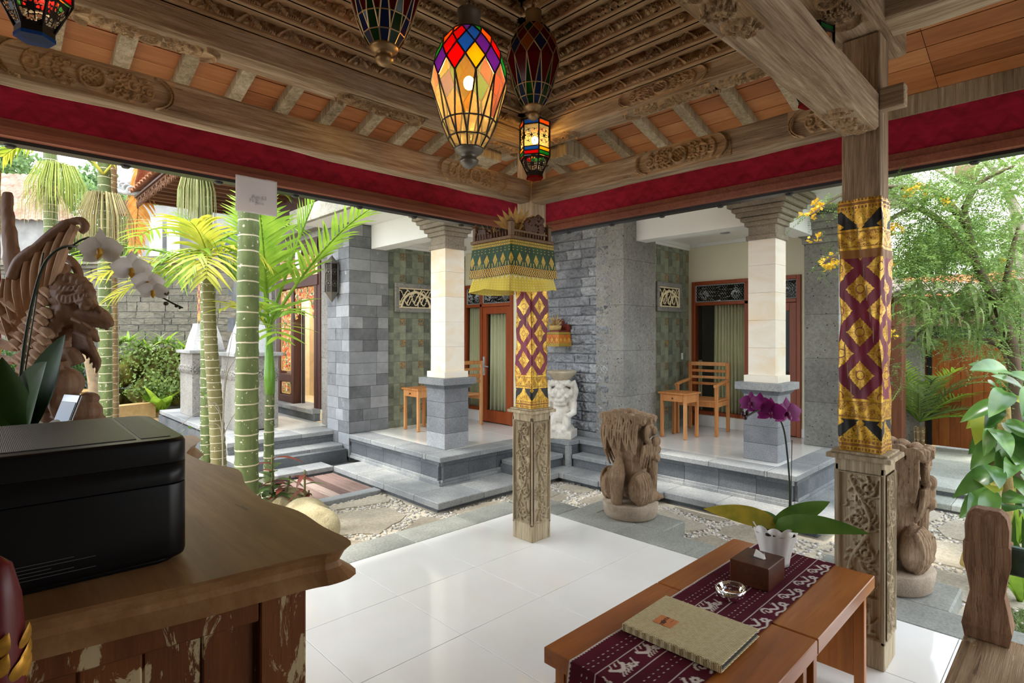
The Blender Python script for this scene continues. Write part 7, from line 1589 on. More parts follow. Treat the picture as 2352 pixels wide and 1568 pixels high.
pF, o5 = palm('areca palm with cream fruit strands behind the notice', [gp(474, 7.4), pxd(474, 700, 7.4), pxd(473, 400, 7.4), pxd(472, 250, 7.4)], (.075, .062), M_TRK, step=.16); tassel(pF, pxd(452, 388, 7.3)-o5, 190, .72, .22, leafmat('cream_fruit_strand', H_('a8b070'), H_('d6d6a0'), .5, .2), 9, 'fruit_tassel', .005)
for k, (dx, dy, dz, L, dr) in enumerate(((.7, .5, -.2, 1.2, 1.4), (-.5, .7, -.1, 1.0, 1.5), (.35, .9, .3, 1.3, 1.2), (.9, .2, .1, 1.1, 1.2))): frond(pF, pxd(474, 400, 7.4)-o5, iv(dx, dy, dz), L, dr, .42, M_FRESH, 22, 80+k, .04, hang=.7)
dp = thing('dry_palm_frond', 'dry orange palm frond hanging against the house wall', 'palm frond', tuple(pxd(330, 340, 9.6))); frond(dp, (0, 0, 0), iv(-.1, -1, 0), 1.7, .2, .42, M_DRY, 26, 5, .05, up=iv(0, 0, 1), hang=1.2)
# ================================================================== boulders and small plants by the stairs
M_BOUL = stone('tan_boulder', H_('8f8263'), H_('b5a884'), H_('cfc5a6'), 5, 0, bump=.9)
def boulder(label, loc, r, seed):
    U = 22; v = []; rr = np.random.RandomState(seed); D = unit(rr.normal(size=(10, 3))); B = MB(); B.ell((0, 0, 0), (1, 1, 1), None, 26, 16); P = np.array(B.v); h = np.zeros(len(P))
    for d in D: h += .07*np.sin((P @ d)*3.1+d[0]*9)
    P = P*(1+h[:, None])*np.array(r); B.v = [tuple(q) for q in P]; o = B.build('boulder', M_BOUL, None, loc); return tag(o, label, 'boulder', 'boulders beside the path')
boulder('large rounded tan boulder with speckled face beside the flagstones', (2.02, 4.45, .0), (.23, .25, .19), 3); boulder('smaller yellowish boulder behind the large one under the ti plant', (2.06, 5.05, -.02), (.2, .22, .20), 8)
def bushy(name, label, loc, stems, m, m2, seed, L=.22, Wd=.075, h=.5, n=9, cat='plant'):
    t = thing(name, label, cat, tuple(loc)); r = random.Random(seed)
    for (sx, sy, sh) in stems:
        MB().tube(smooth_path([(sx*.2, sy*.2, 0), (sx*.7, sy*.7, sh*.5), (sx, sy, sh)]), [.012, .008], 6).build('stem', plain('plant_stem', H_('6a6a3c'), .7) if 'plant_stem' not in bpy.data.materials else bpy.data.materials['plant_stem'], t)
        for k in range(n):
            q = .3+.7*k/n; a = k*2.4+r.uniform(-.4, .4); d = Vector((math.cos(a), math.sin(a), r.uniform(.1, .8))); B = MB(); leaf_mesh(B, (sx*q, sy*q, sh*q), d, L*r.uniform(.7, 1.15), Wd, r.uniform(.3, .8), n=7); B.build('leaf', m2 if (k >= n-2 or r.random() < .08) else m, t)
    return t
bushy('ti_plant', 'bushy ti plant with green and reddish leaves beside the stout palm', gp(625, 5.0)+Vector((0, 0, .0)), ((0, 0, .62), (.14, -.05, .42), (-.12, .08, .5), (.06, .12, .35)), M_TI, M_TIR, 3, .22, .07, n=11)
bushy('ti_plant', 'small ti plant with dark red leaves growing over the boulders', gp(700, 4.95), ((0, 0, .5), (.06, .05, .3)), M_TI, M_TIR, 8, .17, .045, n=8)
bushy('leafy_shrub', 'low green shrub at the foot of the slender mossy palm', gp(520, 5.0), ((0, 0, .34), (.1, .05, .25), (-.08, .04, .28)), M_FRESH, M_FRESH, 12, .16, .035, n=9)
tw = thing('bare_shrub', 'thin bare shrub with long arching twigs before the stair cheek', 'shrub', tuple(gp(512, 5.05))); r = random.Random(3); B = MB(); tp_ = gp(512, 5.05)
for (x, y, x2, y2) in ((514, 900, 535, 760), (505, 980, 430, 1000), (500, 930, 410, 980), (520, 870, 560, 800), (515, 1000, 575, 900), (508, 960, 460, 905)):
    a = pxd(x, y, 5.05)-tp_; B.tube(smooth_path([Vector((0, 0, .0)), Vector((0, 0, a.z*.6)), a, pxd((x+x2)/2, (y+y2)/2-10, 5.0)-tp_, pxd(x2, y2, 4.95)-tp_]), [.007, .002], 5)
B.build('twigs', plain('grey_twig', H_('8a8274'), .8), tw); B = MB()
for (x, y) in ((425, 985), (418, 992), (433, 978), (408, 985), (475, 905), (535, 765), (560, 800), (462, 900)): leaf_mesh(B, pxd(x, y, 4.95)-tp_, (r.uniform(-1, 1), r.uniform(-1, 1), -.4), .045, .035, .2, n=4)
B.build('leaves', M_OLIVE, tw)['kind'] = 'stuff'
# ================================================================== pedestals, balustrade and wrapped post of the entrance terrace
def terrace_pedestal(label, x0, x1, y0, y1):
    t = thing('stone_pedestal', label, 'pedestal', (0, 0, .29)); MB().box(x0, x1, y0, y1, 0, .66, .005).build('lower_block', M_PARAS, t); b_ = MB().box(x0-.005, x1+.005, y0-.005, y1+.005, .66, .80, .004).build('carved_band', M_PARAS, t); MB().box(x0, x1, y0, y1, .80, .98, .004).build('upper_block', M_PARAS, t); MB().box(x0-.05, x1+.05, y0-.05, y1+.05, .98, 1.03, .006).build('cap_slab', M_STEP, t)
    for (o, ud, L) in (((x0-.006, y1, .665), (0, -1, 0), y1-y0), ((x0, y0-.006, .665), (1, 0, 0), x1-x0)): mk('carved_frieze', frieze(o, ud, (0, 0, 1), L, .13, 1, .2, .009), M_PARAS, b_)
    cx, cy = (x0+x1)/2, (y0+y1)/2; v = [(cx+sx*r, cy+sy*r, z) for r, z in ((.23, 1.03), (.20, 1.2), (.14, 1.42), (.14, 1.45)) for sx, sy in ((-1, -1), (1, -1), (1, 1), (-1, 1))]; f = [(j*4+k, j*4+(k+1) % 4, j*4+4+(k+1) % 4, j*4+4+k) for j in range(3) for k in range(4)]+[(12, 13, 14, 15)]; MB().add(v, f).build('column_base', stone('pale_cement', H_('a9aeb2'), H_('c3c7ca'), H_('d8dadb'), 2, 0), t); return cx, cy
ca = terrace_pedestal('far speckled stone pedestal with carved band and column on the terrace', 2.46, 3.0, 9.62, 10.3); cb_ = terrace_pedestal('near speckled stone pedestal with carved band beside the stair cheek', 2.50, 3.04, 7.74, 8.36)
tp1 = thing('wrapped_column', 'slim column wrapped in red and gold cloth on the far terrace pedestal', 'column', (ca[0], ca[1], .29)); MB().box(-.07, .07, -.07, .07, 1.45, 4.0).build('shaft', plain('violet_wood', H_('5b4a5e'), .6), tp1)
me = MB().box(-.085, .085, -.085, .085, 1.45, 2.30).mesh('w'); setuv(me, lambda c, i: ((c.x-c.y)*3+.5, c.z-1.45+.1)); mk('cloth_wrap', me, M_BROC, tp1)
tp2 = thing('plain_column', 'slim violet column on the near terrace pedestal', 'column', (cb_[0], cb_[1], .29)); MB().box(-.07, .07, -.07, .07, 1.45, 4.0, .004).build('shaft', bpy.data.materials['violet_wood'], tp2)
MB().box(-.085, .085, -.085, .085, 1.45, 1.5, .004).build('collar', bpy.data.materials['violet_wood'], tp2)
bl = thing('balustrade', 'low stone balustrade between the two terrace pedestals', 'balustrade', (0, 0, .29)); MB().box(2.55, 2.9, 8.38, 9.58, .50, .58, .006).build('coping', M_STEP, bl); MB().box(2.58, 2.86, 8.38, 9.58, .0, .18, .005).build('plinth', M_STEP, bl)
for k in range(8): MB().box(2.63, 2.82, 8.45+.14*k, 8.53+.14*k, .18, .50, .006).build('baluster', M_STEP, bl)
tu = MB().ell((0, 0, 0), (.11, .16, .1), None, 14, 8).ell((-.02, -.14, .0), (.06, .06, .05), None, 10, 6).build('stone_turtle', M_WST, None, (ca[0]-.06, ca[1]-.33, 1.36)); tag(tu, 'small white carved stone ornament on the far pedestal', 'ornament')
# small elephant figures: pale carved guardian between the near pedestal and door
ef = thing('stone_figure', 'tan carved stone figure standing on the terrace behind the young palm', 'statue', (3.10, 8.52, .29)); B = MB(); B.box(-.13, .13, -.13, .13, 0, .16)
for q in ((0, 0, .3, .12, .13, .18), (0, 0, .52, .13, .14, .16), (0, 0, .72, .11, .11, .13), (-.1, 0, .55, .06, .07, .07), (-.12, 0, .4, .045, .05, .14), (-.13, 0, .27, .04, .045, .08), (0, .12, .7, .03, .05, .08), (0, -.12, .7, .03, .05, .08)): B.ell(q[:3], q[3:], None, 12, 8)
for k in range(7): B.tube([(-.165+.004*k, -.045, .26+.045*k), (-.172+.004*k, 0, .255+.045*k), (-.165+.004*k, .045, .26+.045*k)], .01, 5)
mk('figure', blob(B, .016, 1), stone('tan_carving', H_('a58a6c'), H_('c4a98a'), H_('dcc6a8'), 6, 0), ef)
# ================================================================== entrance building roof
ra = struct('roof_entrance', 'tiled roof over the entrance terrace with carved eaves and timber soffit', 'roof'); M_TERR = stone('terracotta_tile', H_('8a5a44'), H_('b07a60'), H_('cfa48c'), 2, 0, bump=.5, rnd=.2)
def roof_plane(par, a, b_, c, name='roof_tiles', m=None, tw=.19, th=.26):
    """tile surface from eave corner a along b_-a, rising towards c-a; scalloped courses"""
    a, b_, c = Vector(a), Vector(b_), Vector(c); ud = (b_-a); L = ud.length; ud.normalize(); vd = (c-a); h = vd.length; vd.normalize(); nu = int(L/tw)*8+1; nv = int(h/th)*5+1
    U, Vv = np.meshgrid(np.linspace(0, L, nu), np.linspace(0, h, nv), indexing='ij'); Hh = .045*np.abs(np.sin(PI*U/tw))+.05*(1-((Vv/th) % 1.0)); o = mk(name, relief(U, Vv, Hh, a, ud, vd, smooth=False, thick=.02), m or M_TERR, par); o['kind'] = 'stuff'; return o
roof_plane(ra, (2.0, 11.4, 3.95), (2.0, 7.1, 3.95), (4.3, 11.4, 5.6)); roof_plane(ra, (2.0, 7.1, 3.95), (6.0, 7.1, 3.95), (2.0, 9.3, 5.6)); roof_plane(ra, (6.0, 11.4, 3.95), (2.0, 11.4, 3.95), (6.0, 9.3, 5.6))
MB().box(2.02, 6, 7.12, 11.38, 3.90, 3.93).build('soffit', M_DARKW, ra)
for k in range(16): MB().box(2.05, 4.2, 7.2+.27*k, 7.27+.27*k, 3.83, 3.90).build('soffit_rafter', wood('soffit_brown', [(.3, H_('5b3a26')), (.7, H_('8d6142'))], 'X', 4) if 'soffit_brown' not in bpy.data.materials else bpy.data.materials['soffit_brown'], ra)
U, Vv = grid(4.3, .22, .012); S = []
for k in range(43): S += [(spiral(.05+.1*k, .1, .05, .015, k, 1.2, 16), .012, .01), (line((.1*k, .2), (.05+.1*k, .02), (.1+.1*k, .2)), .01, .01)]
S.append((line((0, .2), (4.3, .2)), .02, .01)); Hh = hfield(U, Vv, S); mk('carved_fascia', relief(U, Vv, Hh, (2.06, 11.4, 3.70), (0, -1, 0), (0, 0, 1), mask=Hh > .002, thick=.012), bpy.data.materials['soffit_brown'], ra)
MB().box(3.9, 4.0, 7.2, 11.3, 3.2, 3.92).build('gable_wall', M_DARKW, ra)
on = MB(); 
for k in range(5): on.tube(spiral_pts(k) if False else [Vector((1.98-.05*k+.09*math.cos(a)*(1-a/8), 11.42+.06*k, 4.02+.04*k+.09*math.sin(a)*(1-a/8))) for a in np.linspace(0, 6, 16)], .022, 6)
on.tube(smooth_path([(2.2, 11.3, 4.0), (1.9, 11.5, 4.0), (1.65, 11.7, 4.12), (1.6, 11.75, 4.3)]), [.05, .03], 8); on.build('corner_ornament', stone('grey_ornament', H_('8a9094'), H_('b4babd'), H_('d5d9da'), 6, 0), ra)
# lower lambrequin above the stairs
fl2 = struct('trim_5', 'red and white carved fringe under the entrance roof', 'fringe'); l0 = pxY(640, 428, 7.35); l1 = pxY(790, 470, 7.35); L = l1.x-l0.x; U, Vv = grid(L, .26, .012); hh = .10+.09*np.abs(np.sin(U*PI/.11)); mk('fringe_board', relief(U, Vv, np.zeros(U.shape), (l0.x, 7.35, l1.z-.05), (1, 0, 0), (0, 0, 1), mask=Vv > .24-hh, thick=.02), plain('fringe_red', H_('9a5a48'), .7, var=.5, scale=25), fl2)
MB().box(l0.x, l1.x, 7.36, 7.42, l1.z+.16, 3.9).build('fringe_back', M_DARKW, fl2)
# ================================================================== garden behind: wall, mossy rocks, pond, houses, trees
gA, gB = pxd(-120, 600, 14.2), pxd(520, 600, 13.6); wv = (Vector((gB.x, gB.y, 0))-Vector((gA.x, gA.y, 0))); WL = wv.length; wa = math.atan2(wv.y, wv.x)
gw = struct('wall_garden', 'grey and tan stone block garden wall with moulded coping', 'wall', (gA.x, gA.y, 0), wa); M_GW = stone('garden_wall_block', H_('55534a'), H_('68655a'), H_('7d786a'), 3.5, 0, bump=1.0, rnd=.3)
MB().box(0, WL, .03, .3, -.2, 3.3).build('core', M_STEPD, gw); gbm = [(lambda q: q)(relief(*(lambda U, Vv, s_: (U, Vv, .02+.012*noise2(U, Vv, s_, ((5, 1), (12, .8)))))(*grid(1, 1, .12), s_), (0, 0, 0), (1, 0, 0), (0, 0, 1))) for s_ in range(4)]
rg = random.Random(2); z = .9
while z < 3.15:
    h = rg.choice((.16, .2, .24)); x = 0
    while x < WL: wq = rg.uniform(.22, .5); o = mk('block', gbm[rg.randrange(4)], M_GW, gw, (x, .03+rg.uniform(-.01, .01), z)); o.scale = (wq-.012, 1, h-.012); x += wq
    z += h
for (o_, z0, z1) in ((-.06, 3.2, 3.3), (-.12, 3.3, 3.42), (-.04, 3.42, 3.5)): MB().box(0, WL, o_, .3, z0, z1, .01).build('coping', M_GW, gw)
# mossy rock wall with plants
mw = struct('wall_moss', 'moss covered rock wall draped with creepers behind the pond', 'wall'); M_MOSS = (lambda n: (n.color(n.ramp(n.noise(n.pos(), 3, 6), [(.3, H_('2c2c18')), (.55, H_('565428')), (.75, H_('7d7a35'))])), n.bump(n.noise(n.pos(), 25, 4), .8, .03), n.m)[2])(NT('mossy_rock', .95, 0, .1))
rm = random.Random(6)
for k in range(46): x = rm.uniform(225, 445); y = rm.uniform(815, 915); q = pxd(x, y, 12.6+rm.uniform(-.15, .3)); MB().ell((0, 0, 0), (rm.uniform(.2, .34), rm.uniform(.2, .3), rm.uniform(.16, .26)), Matrix.Rotation(rm.uniform(0, 3), 3, 'Z'), 9, 6).build('rock', M_MOSS, mw, tuple(q))
ctr = [((*pxd(rm.uniform(250, 410), rm.uniform(800, 905), 12.15),), (.42, .2, .26)) for k in range(26)]; cv = cloud([((c[0][0], c[0][1], c[0][2]), c[1]) for c in ctr], 1500, .04, M_OLIVE, mw, 4, .6, 'creeper')
for k in range(8): x = 272+22*k; q = pxd(x, 800+6*math.sin(k*1.7), 12.5); q.z = 1.28+.1*math.sin(k*1.7); rosette('bromeliad', ('spiky fresh green' if k % 2 else 'dull olive')+' bromeliad tuft on top of the mossy rock wall', q, 16, .42, .06, M_FRESH if k % 2 else M_OLIVE, k, 'plant', (.3, 1.3), .6, 'bromeliads on the mossy wall')
hd = thing('fern_hedge', 'feathery dark green hedge left of the mossy wall', 'hedge', tuple(gp(150, 12.9))); cloud([((-.2, 0, .9), (.75, .5, .8)), ((-1.6, .2, .9), (1.1, .5, .9))], 6000, .07, M_DEEP, hd, 9, .3)
# pale branching trunk and low bench wall
ft = thing('frangipani', 'pale forked frangipani trunk by the pond', 'tree', tuple(gp(215, 10.5))); f0 = gp(215, 10.5); B = MB()
for pts, r0, r1 in (([(215, 1040), (222, 950), (218, 890), (208, 840), (192, 790), (185, 775)], .14, .05), ([(216, 880), (226, 830), (232, 790)], .06, .03), ([(206, 835), (200, 800), (204, 780)], .04, .02)): B.tube(smooth_path([pxd(x, y, 10.5)-f0 for x, y in pts]), [r0, r1], 8)
B.build('trunk', plain('pale_bark', H_('8d7a5e'), .8, var=.3, scale=8), ft); cloud([((*(pxd(150, 690, 11.5)-f0),), (.5, .4, .35)), ((*(pxd(130, 650, 11.5)-f0),), (.4, .4, .3))], 260, .16, M_FRESH, ft, 5, .22)
pn = struct('trim_6', 'small pond with tan stone rims below the mossy wall', 'pond'); M_WATER = (lambda n: (n.color((.03, .04, .03)), n.m)[1])(NT('pond_water', .03))
q0, q1, q2 = pxz(255, 935, .12), pxz(345, 935, .12), pxz(345, 905, .12)
def stick(par, a, b_, w_, z0, z1, m, nm):
    a, b_ = Vector((a.x, a.y, 0)), Vector((b_.x, b_.y, 0)); d = (b_-a).normalized(); n_ = Vector((d.y, -d.x, 0))*w_/2; pl = [(p.x, p.y) for p in (a+n_, b_+n_, b_-n_, a-n_)]; o = MB().prism(pl, z0, z1).build(nm, m, par); fixn(o.data)
M_RIM = stone('pond_rim', H_('77623c'), H_('94794d'), H_('ab9266'), 3, 0); stick(pn, pxz(230, 938, .1), pxz(348, 925, .1), .28, -.2, .12, M_RIM, 'rim'); stick(pn, pxz(348, 925, .1), pxz(335, 895, .1), .28, -.2, .12, M_RIM, 'rim'); stick(pn, pxz(200, 905, .08), pxz(440, 905, .08), 2.2, -.2, .02, M_WATER, 'water'); stick(pn, pxz(335, 893, .1), pxz(255, 890, .1), .2, -.2, .1, M_RIM, 'rim'); stick(pn, pxz(150, 895, .3), pxz(215, 900, .3), .5, -.2, .32, M_RIM, 'bench_wall')
rosette('caladium', 'pale green broad leaved caladium by the pond', pxz(368, 945, -.1), 9, .62, .3, M_FRESH, 4, 'plant', (.8, 1.35), .35)
# houses
hA = thing('far_house', 'far house with a pale wall and a weathered tiled roof', 'house', (0, 0, 0)); roof_plane(hA, pxd(-260, 500, 17), pxd(178, 512, 17), pxd(-260, 395, 20), tw=.24, th=.33, m=stone('pale_tile', H_('6b4d40'), H_('8d6f60'), H_('a88f82'), 2, 0, bump=.5)); a, b_ = pxd(-260, 500, 17.4), pxd(150, 506, 17.4); stick(hA, a, b_, .2, -.2, a.z, plain('grey_plaster', H_('8e8f8c'), .9, var=.2, scale=3), 'wall')
hB = thing('neighbour_house', 'neighbour house with grey rendered wall and tiled gable', 'house', (0, 0, 0)); roof_plane(hB, pxd(345, 450, 14.5), pxd(520, 400, 14.8), pxd(330, 350, 18), tw=.22, th=.3, m=bpy.data.materials['pale_tile']); a, b_ = pxd(330, 480, 14.9), pxd(600, 470, 15.2); stick(hB, a, b_, .2, -.2, 5.0, bpy.data.materials['grey_plaster'], 'wall'); a, b_ = pxd(245, 440, 16), pxd(335, 405, 16.6)
stick(hB, pxd(250, 450, 16.5), pxd(345, 450, 16.5), .3, 5.1, 5.5, plain('brown_eave', H_('6a5040'), .8), 'eave'); MB().tube([a, b_], .12, 4).build('ridge', bpy.data.materials['grey_plaster'], hB)
for k in range(2): q = pxd(358+40*k, 560, 14.6); MB().box(-.12, .12, -.12, .12, -.2, 4.6).build('pilaster', M_WHITE, hB, (q.x, q.y, 0))
q = pxd(520, 560, 14.8); MB().box(-.6, .6, -.05, .05, 3.6, 4.4).build('shutter', plain('blue_shutter', H_('3a4656'), .6), hB, (q.x, q.y, 0), (0, 0, wa))
def bigtree(label, x, d, z, R, n, size, m, seed, name='broadleaf_tree'):
    g = gp(x, d); t = thing(name, label, 'tree', tuple(g), group='trees beyond the garden'); MB().tube([(0, 0, 0), (.1, 0, z*.5), (0, .1, z)], [.22, .12], 8).build('trunk', M_TRKB, t); r = random.Random(seed); c = [((r.uniform(-1, 1)*R*.8, r.uniform(-1, 1)*R*.8, z+r.uniform(-.5, .7)*R), (R*.55, R*.55, R*.42)) for k in range(9)]; cloud(c, n, size, m, t, seed, .5); return t
bigtree('broad leafy tree beyond the far tiled roof', 50, 24, 7.4, 2.5, 9000, .15, M_FARL, 3); bigtree('leafy tree between the two tiled roofs', 310, 31, 8.2, 2.4, 6000, .16, M_FARL, 5); bigtree('dark leafy tree behind the garden wall end', 195, 20, 4.6, 1.5, 3500, .12, M_OLIVE, 6); bigtree('tall tree far left of the garden wall', -620, 22, 7, 3.5, 5000, .18, M_FARL, 8)
# ================================================================== right hand garden, gate and path
pt_ = struct('trim_7', 'grey stone path and steps leading to the wooden gate', 'path'); M_PATH = stone('path_slab', H_('8f938c'), H_('a6aaa2'), H_('bcbfb6'), 2, 0, bump=.2, rnd=.35)
def pslab(x0, x1, y0, y1, z0, z1, m=None): MB().box(x0, x1, y0, y1, z0, z1, .006).build('slab', m or M_PATH, pt_)
for j in range(6): pslab(6.62, 6.98, 1.45-.55*(j+1)+.002, 1.45-.55*j, -.1, -.045)
for i in range(5):
    for j in range(6): pslab(6.93+.52*i+.001, 6.93+.52*(i+1)-.001, 1.45-.55*(j+1)+.002, 1.45-.55*j, .0, .045)
MB().box(6.66, 9.6, -1.85, 1.45, -.2, -.1).box(6.98, 9.6, -1.85, 1.45, -.1, .0).build('path_core', M_STEPD, pt_)
GX = 9.35
gt = thing('wooden_gate', 'orange brown plank gate with a black steel frame', 'gate', (GX, 0, 0)); M_GATE = wood('gate_plank', [(.25, H_('86431a')), (.5, H_('ad6129')), (.8, H_('c98041'))], 'Z', 2.5, .5, .1, .3, False, .35, 8)
g0 = pxX(2108, 900, GX).y; g1 = pxX(2315, 900, GX).y; zt_ = pxX(2200, 775, GX).z; npl = 8
for k in range(npl): a = g0+(g1-g0)*k/npl; b_ = g0+(g1-g0)*(k+1)/npl; MB().box(0, .03, b_+.0012, a-.0012, .07, zt_, .003).build('plank', M_GATE, gt)
MB().box(-.02, .05, g1-.05, g1, .05, zt_+.25).box(-.02, .05, g0, g0+.06, .05, zt_+.25).build('steel_post', M_BLACK, gt); MB().box(-.03, .06, g1, g0+.06, zt_, zt_+.24).build('steel_header', plain('blue_black_steel', H_('2a3038'), .5), gt); MB().box(-.025, -.005, g0-.16, g0-.10, .07, zt_).build('steel_stile', M_BLACK, gt); MB().box(.032, .05, g1, g0, .3, zt_-.1).build('back_board', M_GATE, gt)
gf = thing('gate_portal', 'dark brown timber gate portal with a shingled roof', 'portal', (0, 0, 0)); PX_ = 8.9; p0y = pxX(2040, 900, PX_-1.6).y
q = pxd(2057, 900, 6.9); MB().box(q.x-.09, q.x+.09, q.y-.09, q.y+.09, .0, pxd(2057, 700, 6.9).z, .01).build('post', wood('portal_wood', [(.3, H_('54301f')), (.7, H_('85543a'))], 'Z', 3, .6), gf); MPW = bpy.data.materials['portal_wood']
ba, bb = pxd(2035, 732, 6.9), pxd(2330, 732, 7.4); stick(gf, ba, bb, .16, ba.z-.09, ba.z+.06, MPW, 'lintel'); stick(gf, pxd(2045, 700, 6.95), pxd(2330, 700, 7.45), .1, pxd(2045, 700, 6.95).z-.03, pxd(2045, 680, 6.95).z, MPW, 'upper_rail')
nb = 16
for k in range(nb): a = pxd(2050+280*k/nb, 716, 6.95+.5*k/nb); MB().box(a.x-.02, a.x+.02, a.y-.02, a.y+.02, ba.z+.06, pxd(2045, 700, 6.95).z-.03).build('fret', MPW, gf)
roof_plane(gf, pxd(2020, 682, 6.6), pxd(2400, 684, 7.2), pxd(2040, 655, 8.0), m=stone('grey_shingle', H_('6b625a'), H_('8a8078'), H_('a59a90'), 3, 0), tw=.16, th=.2)
q = pxd(2345, 900, 7.4); MB().box(q.x-.09, q.x+.09, q.y-.09, q.y+.09, 0, 2.3, .01).build('post', MPW, gf)
q = pxX(2090, 850, 9.1); MB().box(9.0, 9.25, q.y-.14, q.y+.14, 0, 2.0, .01).build('stone_pier', M_PARAS, gt, (-GX, 0, 0))
# walls beyond
wq = MB().box(9.7, 9.9, -9, g1-.1, -.2, 2.0).box(9.7, 9.9, g0+.3, 3.2, -.2, 2.4).build('wall_street', plain('street_plaster', H_('8f8a78'), .9, var=.15, scale=2)); tag(wq, 'plain plaster street wall beside the wooden gate', 'wall', kind='structure')
hC = thing('street_house', 'house across the street with an orange tiled roof', 'house', (0, 0, 0)); roof_plane(hC, (13.5, 4, 2.25), (13.5, -6, 2.25), (16.0, 4, 2.85), tw=.3, th=.36, m=stone('orange_tile', H_('8a4a2c'), H_('a8623c'), H_('bd805a'), 1.5, 0)); MB().box(13.9, 14.1, -6, 4, -.2, 2.4).build('wall', bpy.data.materials['street_plaster'], hC)
# ---- small palm by the gate
sp_ = gp(2112, 7.3); spm = thing('parlour_palm', 'feathery parlour palm beside the wooden gate', 'palm', tuple(sp_+Vector((0, 0, .15)))); r = random.Random(9)
for k in range(20):
    a = k*2.4; e = r.uniform(.35, 1.3); frond(spm, (0, 0, .42), Vector((math.cos(a)*math.cos(e), math.sin(a)*math.cos(e), math.sin(e)))+iv(.15, 0, 0), r.uniform(.85, 1.2), r.uniform(.9, 1.5), .26, M_OLIVE if k % 3 else M_FRESH, 22, 200+k, .02, hang=.35)
for k in range(6): MB().tube([(0.03*math.cos(k), .03*math.sin(k), -.3), (.05*math.cos(k), .05*math.sin(k), .35)], .012, 6).build('cane', M_TRKB, spm)
rk = gp(2178, 7.9); MB_r = boulder('pale rock at the foot of the parlour palm', (rk.x, rk.y, .16), (.12, .13, .2), 14)
# ---- gnarled trunk with philodendron
tg = gp(2262, 4.0); tk = thing('gnarled_trunk', 'gnarled yellowish tree trunk with a hollow knot beside the daybed', 'tree', tuple(tg)); M_GN = stone('yellow_bark', H_('7d6a3e'), H_('b09a60'), H_('d6c48c'), 7, 0, bump=1.2)
B = MB(); W2 = lambda x, y, d=4.0: pxd(x, y, d)-tg
B.tube([Vector((0, 0, -.05)), W2(2262, 1290), W2(2268, 1230), W2(2290, 1150), W2(2295, 1120), W2(2300, 1060), W2(2305, 1000), W2(2310, 930)], [.16, .135, .105, .10, .085, .05, .05, .03], 14)
for (x, y, s_) in ((2255, 1130, .06), (2310, 1140, .05), (2265, 1270, .085), (2245, 1235, .05), (2290, 1280, .06)): B.ell(W2(x, y), (s_, s_, s_*1.1), None, 10, 8)
mk('trunk', blob(B, .016, 2), M_GN, tk); MB().ell(W2(2262, 1255, 3.865), (.03, .03, .04), None, 10, 8).build('hollow_knot', plain('dark_hollow', H_('4a2e1c'), .9), tk)
MB().tube(smooth_path([W2(2318, 1060, 3.9), W2(2296, 1100, 3.85), W2(2292, 1180, 3.85), W2(2298, 1260, 3.85), W2(2308, 1310, 3.85)]), [.022, .016], 8).build('aerial_root', plain('pale_root', H_('b5a480'), .8), tk)
pz = thing('philodendron', 'glossy broad leaved philodendron climbing the gnarled trunk', 'plant', tuple(tg)); r = random.Random(12); M_PHI = leafmat('philodendron_leaf', H_('2f5a24'), H_('6a9448'), .25, .2, 5, .6)
for k in range(70):
    x, y = r.uniform(2252, 2385), r.uniform(850, 1165); q = W2(x, y, 4.0+r.uniform(-.35, .25)); a = r.uniform(-1, 1); d = iv(r.uniform(-.9, .6), r.uniform(-.8, .25), r.uniform(-.9, .1)); B = MB(); leaf_mesh(B, q, d, r.uniform(.17, .30), r.uniform(.10, .16), r.uniform(.2, .6), n=7, up=tuple(iv(0, .8, -.6)), fold=.25); B.build('leaf', M_PHI if k % 9 else M_YELLOWP, pz)
# ---- feathery tree with yellow flowers
tr = gp(2345, 4.7); tf = thing('flowering_tree', 'feathery leaved tree with yellow blossoms reaching over the path', 'tree', tuple(tr)); T = lambda x, y, d=4.7: pxd(x, y, d)-tr
M_BRN = plain('tree_bark', H_('5a4a3a'), .9, var=.3, scale=12); B = MB()
limbs = [([(2345, 1240), (2338, 1000), (2325, 800), (2280, 680), (2240, 600), (2215, 480)], .07, .03), ([(2300, 720), (2320, 600), (2340, 520)], .04, .015), ([(2228, 600), (2170, 520), (2110, 480), (2050, 500), (1960, 560), (1880, 610)], .045, .01), ([(2222, 520), (2150, 440), (2060, 430), (1950, 440), (1860, 495)], .04, .008), ([(2235, 720), (2150, 730), (2080, 800)], .03, .01), ([(2235, 700), (2280, 740), (2320, 830)], .035, .012), ([(2215, 480), (2250, 420), (2330, 380)], .035, .015), ([(2240, 780), (2300, 800), (2330, 900)], .03, .01)]
for pts, r0, r1 in limbs: B.tube(smooth_path([T(x, y, 4.7-.35*max(0, min(1, (2240-x)/300))+.2*math.sin(x*.01)) for x, y in pts]), [r0*.8, r1*.75], 7)
B.build('branches', M_BRN, tf)
rn = np.random.RandomState(4); P0 = []; D0 = []
def tuft(x, y, sx, sy, n, dd=.38, d=None):
    d = 4.75-.3*max(0, min(1, (2240-x)/300)) if d is None else d
    for _ in range(n):
        q = T(x+rn.normal()*sx, y+rn.normal()*sy, d+rn.normal()*dd); P0.append(tuple(q)); v = iv(rn.normal(), rn.normal()*.6-.25, rn.normal()); D0.append(tuple(v))
